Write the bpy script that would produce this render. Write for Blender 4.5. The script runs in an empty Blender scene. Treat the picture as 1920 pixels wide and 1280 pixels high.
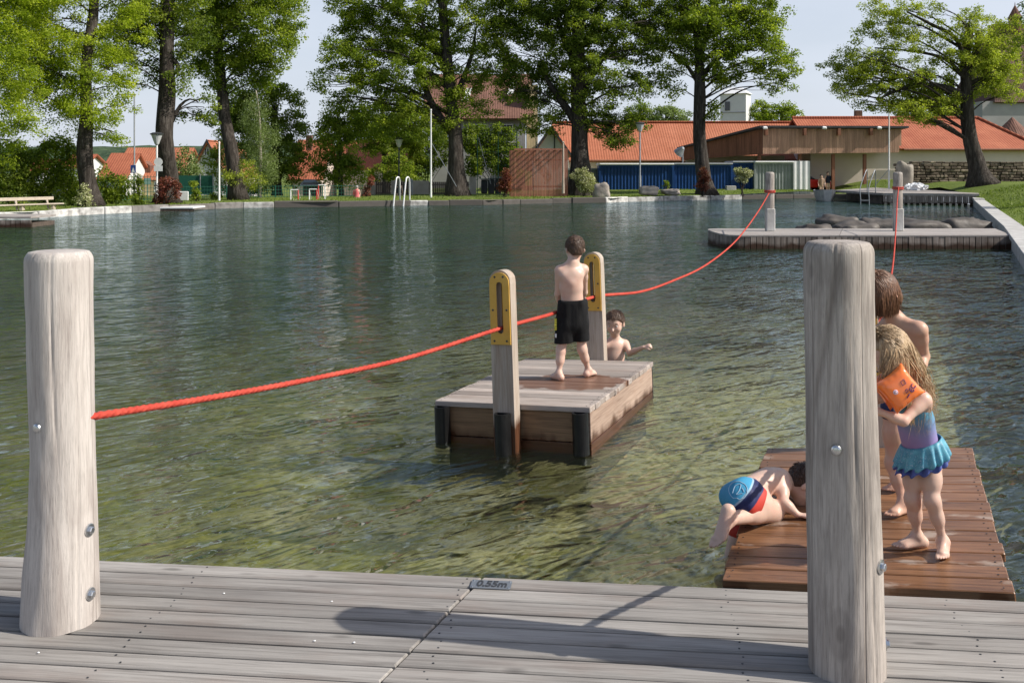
import bpy, math, numpy as np
from mathutils import Vector, Matrix, Euler
R = math.radians
scene = bpy.context.scene
COL = scene.collection
F, HZ, EYE = 1867.0, 316.0, 1.98          # focal length and horizon of the 1920 px wide photograph, eye height over the water

def P(u, v, Y):
    return np.array([(u - 960) * Y / F, Y, EYE - (v - HZ) * Y / F])
def PX(u, Y): return (u - 960) * Y / F
def PZ(v, Y): return EYE - (v - HZ) * Y / F
def nrm(v):
    v = np.asarray(v, float); return v / (np.linalg.norm(v) + 1e-12)
def lerp(a, b, t): return np.asarray(a, float) * (1 - t) + np.asarray(b, float) * t

def vnoise(p, seed=0):
    """smooth value noise in -1..1 for an (n,3) array"""
    p = np.asarray(p, float); i = np.floor(p).astype(np.int64); f = p - i; f = f * f * (3 - 2 * f)
    def h(x, y, z):
        n = (x * 374761393 + y * 668265263 + z * 2147483647 + seed * 1274126177) & 0xFFFFFFFF
        n = ((n ^ (n >> 13)) * 1274126177) & 0xFFFFFFFF
        return ((n ^ (n >> 16)) & 0xFFFF) / 32767.5 - 1
    r = 0
    for dx in (0, 1):
        for dy in (0, 1):
            for dz in (0, 1):
                w = (f[:, 0] if dx else 1 - f[:, 0]) * (f[:, 1] if dy else 1 - f[:, 1]) * (f[:, 2] if dz else 1 - f[:, 2])
                r = r + w * h(i[:, 0] + dx, i[:, 1] + dy, i[:, 2] + dz)
    return r

# ------------------------------------------------------------------ mesh builder
class MB:
    def __init__(s): s.v = []; s.f = []; s.t = []; s.m = []; s.n = 0; s.cur = 0
    def add(s, V, Fc, tint=0.5):
        V = np.asarray(V, float); s.v.append(V)
        for f in Fc: s.f.append([int(i) + s.n for i in f])
        if np.isscalar(tint): s.t += [tint] * len(Fc)
        else: s.t += list(tint)
        s.m += [s.cur] * len(Fc); s.n += len(V); return s
    def box(s, c, d, rot=None, bev=0.0, tint=0.5):
        x, y, z = [k / 2 for k in d]
        if bev <= 0:
            V = np.array([[i, j, k] for k in (-z, z) for j in (-y, y) for i in (-x, x)])
            Fc = [(0, 2, 3, 1), (4, 5, 7, 6), (0, 1, 5, 4), (2, 6, 7, 3), (0, 4, 6, 2), (1, 3, 7, 5)]
        else:
            b = min(bev, x * .9, y * .9, z * .9)
            pts = []; 
            for k, zz in enumerate((-z, -z + b, z - b, z)):
                ins = b if k in (0, 3) else 0
                X, Y = x - ins, y - ins; c2 = b if k in (1, 2) else 0
                if c2 == 0: c2 = b * .4
                pts += [[X, -Y + c2, zz], [X, Y - c2, zz], [X - c2, Y, zz], [-X + c2, Y, zz], [-X, Y - c2, zz], [-X, -Y + c2, zz], [-X + c2, -Y, zz], [X - c2, -Y, zz]]
            V = np.array(pts); Fc = [tuple(range(7, -1, -1)), tuple(range(24, 32))]
            for k in range(3):
                for i in range(8): Fc.append((k * 8 + i, k * 8 + (i + 1) % 8, k * 8 + 8 + (i + 1) % 8, k * 8 + 8 + i))
        if rot is not None: V = V @ np.asarray(rot).T
        return s.add(V + np.asarray(c, float), Fc, tint)
    def tube(s, path, r, n=8, caps=True, tint=0.5, flat=None):
        path = np.asarray(path, float); m = len(path); r = np.broadcast_to(np.asarray(r, float), (m,))
        T = np.gradient(path, axis=0); T /= (np.linalg.norm(T, axis=1, keepdims=True) + 1e-12)
        ref = np.array([0, 0, 1.0]) if abs(T[0][2]) < .9 else np.array([1.0, 0, 0])
        A = np.zeros_like(path); B = np.zeros_like(path)
        a = nrm(np.cross(ref, T[0]))
        for i in range(m):
            a = nrm(a - T[i] * a.dot(T[i])); A[i] = a; B[i] = np.cross(T[i], a)
        th = np.arange(n) * 2 * np.pi / n
        V = (path[:, None] + r[:, None, None] * (np.cos(th)[None, :, None] * A[:, None] + np.sin(th)[None, :, None] * B[:, None])).reshape(-1, 3)
        Fc = []
        for i in range(m - 1):
            for j in range(n):
                Fc.append((i * n + j, i * n + (j + 1) % n, (i + 1) * n + (j + 1) % n, (i + 1) * n + j))
        if caps: Fc += [tuple(range(n - 1, -1, -1)), tuple(range((m - 1) * n, m * n))]
        return s.add(V, Fc, tint)
    def lathe(s, prof, n=20, c=(0, 0, 0), rot=None, tint=0.5):
        prof = np.asarray(prof, float); th = np.arange(n) * 2 * np.pi / n
        V = np.stack([prof[:, None, 0] * np.cos(th), prof[:, None, 0] * np.sin(th), np.broadcast_to(prof[:, None, 1], (len(prof), n))], -1).reshape(-1, 3)
        Fc = []
        for i in range(len(prof) - 1):
            for j in range(n): Fc.append((i * n + j, i * n + (j + 1) % n, (i + 1) * n + (j + 1) % n, (i + 1) * n + j))
        Fc += [tuple(range(n - 1, -1, -1)), tuple(range((len(prof) - 1) * n, len(prof) * n))]
        if rot is not None: V = V @ np.asarray(rot).T
        return s.add(V + np.asarray(c, float), Fc, tint)
    def prism(s, poly, axis, a, b, tint=0.5):
        """poly: 2-D outline; extruded from a to b along axis ('x','y','z')"""
        n = len(poly); V = []
        for q in (a, b):
            for (p0, p1) in poly:
                V.append({'x': (q, p0, p1), 'y': (p0, q, p1), 'z': (p0, p1, q)}[axis])
        ar = sum(poly[i][0] * poly[(i + 1) % n][1] - poly[(i + 1) % n][0] * poly[i][1] for i in range(n))
        flip = (ar < 0) != (axis == 'y') != (b < a)
        lo = tuple(range(n - 1, -1, -1)); hi = tuple(range(n, 2 * n))
        Fc = [lo, hi] + [(i, (i + 1) % n, n + (i + 1) % n, n + i) for i in range(n)]
        if flip: Fc = [tuple(reversed(f)) for f in Fc]
        return s.add(V, Fc, tint)
    def slab(s, quad, th, tint=0.5):
        """thick panel on four corner points, thickness th against its normal"""
        q = np.asarray(quad, float); nn = nrm(np.cross(q[1] - q[0], q[2] - q[0])); V = np.concatenate([q, q - nn * th]); k = len(q)
        Fc = [tuple(range(k)), tuple(range(2 * k - 1, k - 1, -1))] + [(i, k + i, k + (i + 1) % k, (i + 1) % k) for i in range(k)]
        return s.add(V, Fc, tint)
    def blob(s, c, r, n=14, amp=.12, fr=1.6, seed=1, flatb=None, tint=0.5, rot=None, boxy=1.0):
        V = []; m = n * 2
        for i in range(1, n):
            ph = math.pi * i / n
            for j in range(m):
                th = 2 * math.pi * j / m; V.append((math.sin(ph) * math.cos(th), math.sin(ph) * math.sin(th), math.cos(ph)))
        V += [(0, 0, 1), (0, 0, -1)]; V = np.array(V)
        k = 1 + amp * vnoise(V * fr + seed * 7.3, seed) + amp * .4 * vnoise(V * fr * 2.7 + seed, seed + 5)
        if boxy != 1: V = np.sign(V) * np.abs(V) ** boxy; V = V / (np.abs(V) ** 4).sum(1, keepdims=True) ** .25
        V = V * k[:, None] * np.asarray(r)
        if flatb is not None: V[:, 2] = np.maximum(V[:, 2], flatb)
        if rot is not None: V = V @ np.asarray(rot).T
        Fc = []
        for i in range(n - 2):
            for j in range(m): Fc.append((i * m + j, (i + 1) * m + j, (i + 1) * m + (j + 1) % m, i * m + (j + 1) % m))
        t, b = (n - 1) * m, (n - 1) * m + 1
        for j in range(m): Fc.append((t, j, (j + 1) % m)); Fc.append((b, (n - 2) * m + (j + 1) % m, (n - 2) * m + j))
        return s.add(V + np.asarray(c, float), Fc, tint)
    def mesh(s, name, off=(0, 0, 0)):
        me = bpy.data.meshes.new(name)
        V = (np.concatenate(s.v) - np.asarray(off)) if s.v else np.zeros((0, 3))
        me.from_pydata(V.tolist(), [], s.f)
        a = me.attributes.new('tint', 'FLOAT', 'FACE'); a.data.foreach_set('value', np.array(s.t, np.float32))
        if s.cur: me.polygons.foreach_set('material_index', np.array(s.m, np.int32))
        me.update(); return me

def quadmesh(name, V, Q, tint=None, smooth=False):
    me = bpy.data.meshes.new(name); n = len(Q)
    me.vertices.add(len(V)); me.vertices.foreach_set('co', np.asarray(V, np.float32).ravel())
    k = Q.shape[1]
    me.loops.add(n * k); me.loops.foreach_set('vertex_index', Q.astype(np.int32).ravel())
    me.polygons.add(n); me.polygons.foreach_set('loop_start', np.arange(0, n * k, k, dtype=np.int32))
    me.polygons.foreach_set('loop_total', np.full(n, k, np.int32))
    if smooth: me.polygons.foreach_set('use_smooth', np.ones(n, bool))
    if tint is not None:
        a = me.attributes.new('tint', 'FLOAT', 'FACE'); a.data.foreach_set('value', np.asarray(tint, np.float32))
    me.update(calc_edges=True); me.validate(); return me

# ------------------------------------------------------------------ objects
def thing(name, label, cat, loc=(0, 0, 0), rot=(0, 0, 0), group=None):
    o = bpy.data.objects.new(name, None); COL.objects.link(o)
    o.location = loc; o.rotation_euler = rot; o.empty_display_size = .1
    o['label'] = label; o['category'] = cat
    if group: o['group'] = group
    return o
def link(name, me, m, parent=None, loc=(0, 0, 0), rot=(0, 0, 0), smooth=False):
    o = bpy.data.objects.new(name, me); COL.objects.link(o)
    for q in (m if isinstance(m, (list, tuple)) else [m]): me.materials.append(q)
    o.location = loc; o.rotation_euler = rot; o.parent = parent
    if smooth: me.polygons.foreach_set('use_smooth', np.ones(len(me.polygons), bool))
    return o
def part(par, name, mb, m, world=False, smooth=False, loc=(0, 0, 0)):
    """world=True: the builder holds world points, the thing (unrotated) sits at par.location"""
    off = np.zeros(3)
    if world:
        q = par
        while q is not None: off = off + np.array(q.location); q = q.parent
    return link(name, mb.mesh(name, off), m, par, loc, smooth=smooth)
def solo(name, label, cat, mb, m, loc, group=None, smooth=False, world=True, kind=None):
    o = link(name, mb.mesh(name, loc if world else (0, 0, 0)), m, None, loc, smooth=smooth)
    if label: o['label'] = label
    if cat: o['category'] = cat
    if group: o['group'] = group
    if kind: o['kind'] = kind
    return o
def struct(name, me, m, loc=(0, 0, 0), smooth=False, kind='structure'):
    o = link(name, me, m, None, loc, smooth=smooth); o['kind'] = kind; return o
def dup(root, loc, label=None, group=None, rot=None):
    r = root.copy(); COL.objects.link(r); r.location = loc
    if rot is not None: r.rotation_euler = rot
    if label: r['label'] = label
    if group: r['group'] = group
    for ch in list(root.children):
        c = ch.copy(); COL.objects.link(c); c.parent = r
        for g in list(ch.children):
            d = g.copy(); COL.objects.link(d); d.parent = c
    return r

# ------------------------------------------------------------------ materials
class NT:
    def __init__(s, name):
        s.m = bpy.data.materials.new(name); s.m.use_nodes = True; s.t = s.m.node_tree; s.t.nodes.clear()
        s.out = s.t.nodes.new('ShaderNodeOutputMaterial')
    def n(s, typ, **kw):
        x = s.t.nodes.new('ShaderNode' + typ)
        for k, v in kw.items():
            if k in x.inputs: s.set(x, k, v)
            else: setattr(x, k, v)
        return x
    def set(s, node, k, v):
        i = node.inputs[k]
        if isinstance(v, bpy.types.NodeSocket): s.t.links.new(v, i)
        elif hasattr(v, 'outputs'): s.t.links.new(v.outputs[0], i)
        else:
            if i.type == 'RGBA' and len(v) == 3: v = (*v, 1)
            i.default_value = v
    def coords(s, scale=(1, 1, 1), rot=(0, 0, 0), loc=(0, 0, 0), src='Object'):
        t = s.n('TexCoord'); mp = s.n('Mapping', Vector=t.outputs[src], Scale=scale, Rotation=rot, Location=loc); return mp.outputs[0]
    def noise(s, vec, scale, detail=4, rough=.55, dist=0):
        return s.n('TexNoise', Vector=vec, Scale=scale, Detail=detail, Roughness=rough, Distortion=dist).outputs[0]
    def ramp(s, fac, stops):
        r = s.n('ValToRGB', Fac=fac); e = r.color_ramp.elements
        while len(e) < len(stops): e.new(.5)
        for k, (p, c) in enumerate(stops):
            e[k].position = p; e[k].color = (*c, 1) if len(c) == 3 else c
        return r.outputs[0]
    def mix(s, fac, a, b, mode='MIX'):
        x = s.n('Mix', data_type='RGBA', blend_type=mode)
        s.set2(x.inputs[0], fac); s.set2(x.inputs[6], a); s.set2(x.inputs[7], b); return x.outputs[2]
    def set2(s, i, v):
        if isinstance(v, bpy.types.NodeSocket): s.t.links.new(v, i)
        else:
            if i.type == 'RGBA' and len(v) == 3: v = (*v, 1)
            i.default_value = v
    def math(s, op, a, b=0.0, clamp=False):
        x = s.n('Math', operation=op, use_clamp=clamp); s.set2(x.inputs[0], a); s.set2(x.inputs[1], b); return x.outputs[0]
    def attr(s, name='tint'):
        return s.n('Attribute', attribute_name=name).outputs['Fac']
    def bump(s, h, strength=.3, dist=.02, normal=None):
        b = s.n('Bump', Height=h, Strength=strength, Distance=dist)
        if normal is not None: s.set(b, 'Normal', normal)
        return b.outputs[0]
    def done(s, col, rough=.6, bump=None, spec=.5, metal=0.0, **kw):
        p = s.n('BsdfPrincipled'); s.set(p, 'Base Color', col); s.set(p, 'Roughness', rough); s.set(p, 'Metallic', metal)
        s.set(p, 'Specular IOR Level', spec)
        for k, v in kw.items(): s.set(p, k, v)
        if bump is not None: s.set(p, 'Normal', bump)
        s.t.links.new(p.outputs[0], s.out.inputs[0]); return s.m

def stuffmat(name, c1, c2, scale=4, stretch=(1, 1, 1), rough=.7, bump=.25, bs=6, spec=.3, metal=0, detail=5, tint=None, dist=.02):
    k = NT(name); v = k.coords(stretch); n = k.noise(v, scale, detail)
    col = k.ramp(n, [(.3, c1), (.7, c2)])
    if tint is not None: col = k.mix(k.math('MULTIPLY', k.attr(), 1.0), col, k.mix(.5, col, tint), 'MIX')
    b = k.bump(k.noise(v, scale * bs, 3), bump, dist) if bump else None
    return k.done(col, rough, b, spec, metal)
# ------------------------------------------------------------------ camera, light, sky
cam = bpy.data.cameras.new('camera'); cam.sensor_width = 36; cam.lens = F / 1920 * 36
cam.shift_y = -(640 - HZ) / 1920; cam.clip_end = 6000; cam.clip_start = .05
co = bpy.data.objects.new('camera', cam); COL.objects.link(co); co.location = (0, 0, EYE); co.rotation_euler = (R(90), 0, 0)
scene.camera = co
SUN_EL, SUN_AZ = R(40), math.atan2(.976, -.22)      # azimuth measured from +Y towards +X
sd = Vector((math.cos(SUN_EL) * math.sin(SUN_AZ), math.cos(SUN_EL) * math.cos(SUN_AZ), math.sin(SUN_EL)))
sl = bpy.data.lights.new('sun', 'SUN'); sl.energy = 5.0; sl.angle = R(.53); sl.color = (1.0, .94, .85)
so = bpy.data.objects.new('sun', sl); COL.objects.link(so); so.rotation_euler = (-sd).to_track_quat('-Z', 'Y').to_euler()
w = bpy.data.worlds.new('World'); scene.world = w; w.use_nodes = True
wt = w.node_tree; wt.nodes.clear()
wo = wt.nodes.new('ShaderNodeOutputWorld'); bg = wt.nodes.new('ShaderNodeBackground'); sk = wt.nodes.new('ShaderNodeTexSky')
sk.sky_type = 'NISHITA'; sk.sun_disc = False; sk.sun_elevation = SUN_EL; sk.sun_rotation = SUN_AZ
sk.altitude = 200; sk.air_density = 1.0; sk.dust_density = 2.5; sk.ozone_density = 1.5
tc = wt.nodes.new('ShaderNodeTexCoord'); mp = wt.nodes.new('ShaderNodeMapping'); mp.inputs['Scale'].default_value = (1.6, 1.6, 5)
nz = wt.nodes.new('ShaderNodeTexNoise'); nz.inputs['Scale'].default_value = 2.2; nz.inputs['Detail'].default_value = 6
rp = wt.nodes.new('ShaderNodeValToRGB'); rp.color_ramp.elements[0].position = .42; rp.color_ramp.elements[1].position = .8
rp.color_ramp.elements[0].color = (.70, .70, .70, 1); rp.color_ramp.elements[1].color = (1, 1, 1, 1)
mx = wt.nodes.new('ShaderNodeMix'); mx.data_type = 'RGBA'; mx.inputs[7].default_value = (6.0, 6.45, 7.35, 1)   # thin high haze cloud
L = wt.links.new
L(tc.outputs['Generated'], mp.inputs[0]); L(mp.outputs[0], nz.inputs['Vector']); L(nz.outputs[0], rp.inputs[0])
sx_ = wt.nodes.new('ShaderNodeSeparateXYZ'); L(tc.outputs['Generated'], sx_.inputs[0]); r2 = wt.nodes.new('ShaderNodeMapRange'); r2.interpolation_type = 'SMOOTHSTEP'; r2.inputs[1].default_value = .10; r2.inputs[2].default_value = .38; r2.inputs[3].default_value = 1; r2.inputs[4].default_value = .12
mm_ = wt.nodes.new('ShaderNodeMath'); mm_.operation = 'MULTIPLY'; L(sx_.outputs[2], r2.inputs[0]); L(rp.outputs[0], mm_.inputs[0]); L(r2.outputs[0], mm_.inputs[1]); L(mm_.outputs[0], mx.inputs[0]); L(sk.outputs[0], mx.inputs[6]); L(mx.outputs[2], bg.inputs[0]); L(bg.outputs[0], wo.inputs[0])
bg.inputs[1].default_value = .12
scene.view_settings.view_transform = 'Standard'; scene.view_settings.look = 'None'; scene.view_settings.exposure = .12; scene.view_settings.gamma = 1
scene.cycles.use_denoising = True
try: scene.cycles.denoiser = 'OPENIMAGEDENOISE'
except Exception: pass
scene.cycles.max_bounces = 8; scene.cycles.transparent_max_bounces = 10; scene.cycles.diffuse_bounces = 3; scene.cycles.glossy_bounces = 3; scene.cycles.transmission_bounces = 6
scene.cycles.caustics_reflective = False; scene.cycles.caustics_refractive = False

# ------------------------------------------------------------------ materials
def deck_mat(name, rot=0.0, light=(.40, .375, .35), dark=(.20, .18, .165), stain=(.26, .20, .17), wet=None, rough=.75, along='x', wline=None):
    """weathered boards, grain along local x (after rot); wet = (cx, cy, rx, ry) puts a damp brown patch on the boards"""
    k = NT(name)
    st = (1.1, 26, 26) if along == 'x' else ((26, 1.1, 26) if along == 'y' else (26, 26, 1.1))
    base = k.coords((1, 1, 1), (0, 0, rot))
    m1 = k.n('Mapping', Vector=base, Scale=st).outputs[0]
    m2 = k.n('Mapping', Vector=base, Scale=tuple(.35 * q + .9 for q in (st[0], st[1] * .3, st[2] * .3))).outputs[0]
    off = k.n('CombineXYZ', X=k.math('MULTIPLY', k.attr(), 37.0), Y=k.math('MULTIPLY', k.attr(), 91.0), Z=k.math('MULTIPLY', k.attr(), 53.0)).outputs[0]
    m1 = k.n('VectorMath', operation='ADD'); k.t.links.new(k.n('Mapping', Vector=base, Scale=st).outputs[0], m1.inputs[0]); k.t.links.new(off, m1.inputs[1]); m1 = m1.outputs[0]
    mm = k.n('VectorMath', operation='ADD'); k.t.links.new(m2, mm.inputs[0]); k.t.links.new(off, mm.inputs[1]); m2 = mm.outputs[0]
    g = k.noise(m1, 2.2, 6, .65, .4); b = k.noise(m2, 1.3, 4, .6)
    col = k.ramp(g, [(.25, dark), (.52, light), (.8, tuple(min(1, 1.12 * q) for q in light))])
    col = k.mix(k.ramp(b, [(.5, (0, 0, 0)), (.72, (.55, .55, .55))]), col, stain)
    col = k.mix(k.ramp(k.noise(m2, .7, 5), [(.35, (.42,) * 3), (.62, (0, 0, 0))]), col, tuple(.62 * q for q in dark), 'MIX')
    tv = k.math('ADD', k.math('MULTIPLY', k.attr(), .6), .70)
    col = k.mix(1.0, col, k.n('CombineColor', Red=tv, Green=tv, Blue=tv).outputs[0], 'MULTIPLY')
    fi = k.noise(k.n('Mapping', Vector=m1, Scale=tuple(1.5 if q < 2 else 6.5 for q in st)).outputs[0], 1.0, 4, .75); col = k.mix(k.ramp(fi, [(.5, (0,) * 3), (.72, (.5,) * 3)]), col, tuple(.5 * q for q in dark))
    # knots
    vk = k.n('TexVoronoi', Vector=k.n('Mapping', Vector=base, Scale=((2.2, 7, 7) if along == 'x' else (7, 7, 2.2))).outputs[0], Scale=1.0)
    kd = k.ramp(vk.outputs['Distance'], [(.05, (1, 1, 1)), (.12, (0, 0, 0))])
    col = k.mix(k.math('MULTIPLY', kd, .55), col, tuple(.35 * q for q in dark))
    rg = rough; bm = k.bump(g, .35, .004)
    if wet:
        cx, cy, rx, ry = wet
        v = k.coords((1 / rx, 1 / ry, 1), (0, 0, 0), (-cx / rx, -cy / ry, 0))
        ln = k.n('VectorMath', operation='LENGTH'); k.t.links.new(v, ln.inputs[0])
        edge = k.math('ADD', ln.outputs['Value'], k.math('MULTIPLY', k.math('SUBTRACT', k.noise(base, 5, 5), .5), 1.3))
        f = k.ramp(edge, [(.92, (1, 1, 1)), (1.02, (0, 0, 0))])
        wc = k.ramp(g, [(.25, (.09, .045, .03)), (.6, (.22, .12, .08)), (.85, (.31, .19, .135))])
        col = k.mix(f, col, wc); rg = k.math('SUBTRACT', rough, k.math('MULTIPLY', f, .42))
    if name == 'raft_boards_wet':      # patches that have dried pale
        f = k.ramp(k.noise(k.n('Mapping', Vector=base, Scale=(2.2, 5, 1), Location=(.3, 1.7, 0)).outputs[0], 1.5, 5, .6), [(.57, (0, 0, 0)), (.66, (.75, .75, .75))]); col = k.mix(f, col, (.40, .33, .28)); rg = k.math('ADD', rough, k.math('MULTIPLY', f, .4))
    if wline is not None:        # boards soaked dark along the waterline
        sz = k.n('SeparateXYZ', Vector=base); e_ = k.math('ADD', sz.outputs[2], k.math('MULTIPLY', k.math('SUBTRACT', k.noise(k.n('Mapping', Vector=base, Scale=(7, 7, 2)).outputs[0], 1, 4), .5), .22))
        f = k.ramp(k.math('ADD', k.math('SUBTRACT', e_, wline), .5), [(.46, (1, 1, 1)), (.52, (0, 0, 0))]); col = k.mix(f, col, k.ramp(g, [(.3, (.04, .016, .008)), (.7, (.13, .055, .028))])); rg = k.math('SUBTRACT', rough, k.math('MULTIPLY', f, .3))
    return k.done(col, rg, bm, .35)

DECK_A = math.atan2(-.436, 4.018)
M = {}
M['deck'] = deck_mat('weathered_deck_boards', -DECK_A, (.345, .324, .300), (.16, .146, .133))
M['pier'] = deck_mat('pier_boards', 0, (.40, .37, .345), (.26, .23, .21))
M['raft_dry'] = deck_mat('raft_boards_dry', 0, (.43, .375, .335), (.22, .175, .145), (.27, .18, .13), wet=(.17, -.08, .47, .33))
M['raft_wet'] = deck_mat('raft_boards_wet', 0, (.30, .15, .075), (.06, .027, .014), (.13, .06, .03), rough=.30)
M['raft_side'] = deck_mat('raft_side_boards', 0, (.27, .165, .09), (.10, .055, .03), (.16, .075, .04), rough=.55, wline=-.22)
M['raft_side_dry'] = deck_mat('raft_long_side_boards', 0, (.42, .31, .24), (.19, .115, .08), (.3, .16, .1), rough=.6, along='y', wline=-.2)
M['post_grey'] = deck_mat('raft_post_timber', 0, (.50, .43, .36), (.28, .22, .17), (.33, .2, .12), along='z', wline=-.1)
def log_mat(name, light, dark, seed=0, shad=(.27, .22, .2)):
    k = NT(name); v = k.coords((1, 1, 1), loc=(seed, seed * .7, 0))
    g = k.noise(k.n('Mapping', Vector=v, Scale=(40, 40, 2.2)).outputs[0], 1.6, 6, .65, .3)
    b = k.noise(k.n('Mapping', Vector=v, Scale=(9, 9, 1.5)).outputs[0], 1.1, 4, .6, .6)
    fine = k.noise(k.n('Mapping', Vector=v, Scale=(190, 190, 9)).outputs[0], 1.0, 4, .75)
    col = k.ramp(g, [(.25, dark), (.6, light)])
    col = k.mix(k.ramp(b, [(.45, (0, 0, 0)), (.68, (.75, .75, .75))]), col, shad)
    col = k.mix(k.ramp(fine, [(.5, (0, 0, 0)), (.75, (.6, .6, .6))]), col, tuple(.45 * q for q in dark))
    vr = k.n('TexVoronoi', Vector=k.n('Mapping', Vector=v, Scale=(3.6, 3.6, .12)).outputs[0], Scale=1.0, feature='DISTANCE_TO_EDGE')
    cr = k.ramp(vr.outputs['Distance'], [(.0, (1, 1, 1)), (.012, (0, 0, 0))])
    col = k.mix(k.math('MULTIPLY', cr, .4), col, (.12, .09, .07))
    vk = k.n('TexVoronoi', Vector=k.n('Mapping', Vector=v, Scale=(5.5, 5.5, 2.6)).outputs[0], Scale=1.0); kn = k.ramp(vk.outputs['Distance'], [(.05, (.45,) * 3), (.09, (.15,) * 3), (.19, (.2,) * 3), (.24, (0,) * 3)]); col = k.mix(kn, col, tuple(.5 * q for q in shad))
    h = k.math('SUBTRACT', k.math('ADD', k.math('MULTIPLY', g, .6), b), k.math('MULTIPLY', cr, .6)); h = k.math('ADD', h, k.math('MULTIPLY', fine, .5))
    return k.done(col, .78, k.bump(h, .6, .006), .25)
M['log_l'] = log_mat('bleached_log', (.56, .515, .475), (.40, .36, .33), 1.3, (.31, .265, .24))
M['log_r'] = log_mat('grey_log', (.49, .44, .395), (.29, .255, .225), 4.1, (.15, .13, .118))
M['rubber'] = stuffmat('black_rubber', (.006, .006, .0065), (.014, .014, .014), 6, rough=.36, bump=.15, spec=.3)
M['rope'] = stuffmat('red_rope', (.40, .04, .026), (.56, .085, .055), 7, rough=.8, bump=.4, bs=14)
M['plate'] = stuffmat('yellow_plate', (.62, .36, .06), (.72, .44, .10), 8, rough=.45, bump=.05)
M['steel'] = NT('galvanised_steel').done((.62, .63, .64), .28, None, .5, 1.0)
M['steel_dull'] = NT('dull_metal').done((.30, .32, .34), .5, None, .5, .7)
M['dark_slot'] = stuffmat('dark_wood_slot', (.07, .055, .045), (.13, .1, .08), 9)
M['white_paint'] = stuffmat('white_paint', (.72, .73, .73), (.8, .8, .79), 3, rough=.5, bump=.05)
M['grey_paint'] = stuffmat('grey_paint', (.28, .30, .32), (.36, .38, .4), 3, rough=.5, bump=.05)
M['dark_paint'] = stuffmat('dark_paint', (.03, .035, .04), (.06, .06, .065), 3, rough=.5, bump=.05)
M['green_fence'] = stuffmat('green_fence_wire', (.02, .10, .075), (.035, .14, .10), 3, rough=.5, bump=0)
M['concrete'] = stuffmat('concrete', (.36, .35, .33), (.56, .55, .53), 2.5, rough=.85, bump=.3, bs=9)
M['stone'] = stuffmat('boulder_stone', (.20, .175, .15), (.40, .36, .31), 2.2, rough=.85, bump=.5, bs=5, detail=8)
M['stone_wet'] = stuffmat('wet_boulder_stone', (.055, .048, .042), (.16, .14, .122), 1.6, rough=.55, bump=.5, bs=5, detail=8)
# kerb: block tint chooses between dark wet stone, grey and white stone
k = NT('kerb_stone'); v = k.coords(); n = k.noise(v, 3.5, 6)
c = k.ramp(k.attr(), [(0, (.055, .05, .046)), (.35, (.17, .155, .14)), (.6, (.40, .40, .39)), (1, (.80, .78, .74))])
c = k.mix(k.ramp(n, [(.35, (.65, .65, .65)), (.6, (0, 0, 0))]), c, (.09, .08, .07))
M['kerb'] = k.done(c, .85, k.bump(n, .4, .03), .25)
# lawn
k = NT('lawn'); v = k.coords(); n1 = k.noise(v, .35, 5); n2 = k.noise(v, 9, 4)
c = k.ramp(n1, [(.3, (.085, .13, .024)), (.7, (.15, .20, .042))]); c = k.mix(k.ramp(n2, [(.4, (0, 0, 0)), (.7, (.6, .6, .6))]), c, (.15, .17, .045))
M['lawn'] = k.done(c, .9, k.bump(n2, .8, .06), .1)
# pond bed: pebbles, sand and algae, their contrast raised to stand in for caustics
k = NT('pond_bed'); v = k.coords(); sx = k.n('SeparateXYZ', Vector=v)
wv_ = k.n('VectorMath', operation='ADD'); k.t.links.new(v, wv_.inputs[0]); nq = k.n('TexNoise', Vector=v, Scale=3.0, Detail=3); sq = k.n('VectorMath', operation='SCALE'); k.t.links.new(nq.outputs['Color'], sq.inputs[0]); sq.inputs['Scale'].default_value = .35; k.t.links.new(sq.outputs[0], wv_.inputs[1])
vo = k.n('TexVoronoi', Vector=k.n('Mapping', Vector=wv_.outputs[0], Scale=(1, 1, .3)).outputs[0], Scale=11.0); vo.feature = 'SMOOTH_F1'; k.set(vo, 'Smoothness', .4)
peb_caustic = k.math('ADD', k.math('MULTIPLY', k.noise(v, 5.5, 6, .7), .8), k.math('MULTIPLY', vo.outputs['Distance'], .45))
c = k.ramp(peb_caustic, [(.40, (.08, .068, .03)), (.53, (.31, .28, .16)), (.66, (.70, .65, .46))])
al = k.noise(v, 1.5, 6, .68); lf = k.math('MULTIPLY', k.math('ADD', k.math('MULTIPLY', sx.outputs[0], -.10), .16, True), .42)
f = k.ramp(k.math('ADD', al, lf), [(.50, (0, 0, 0)), (.72, (.85, .85, .85))])
c = k.mix(f, c, k.ramp(k.noise(v, 6, 5, .7), [(.34, (.045, .06, .01)), (.52, (.18, .195, .03)), (.68, (.50, .49, .10))]))
c = k.mix(k.ramp(k.noise(v, .6, 3), [(.36, (.6,) * 3), (.54, (0, 0, 0))]), c, (.07, .065, .03))
M['bed'] = k.done(c, .9, k.bump(peb_caustic, .6, .05), .1)
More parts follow.
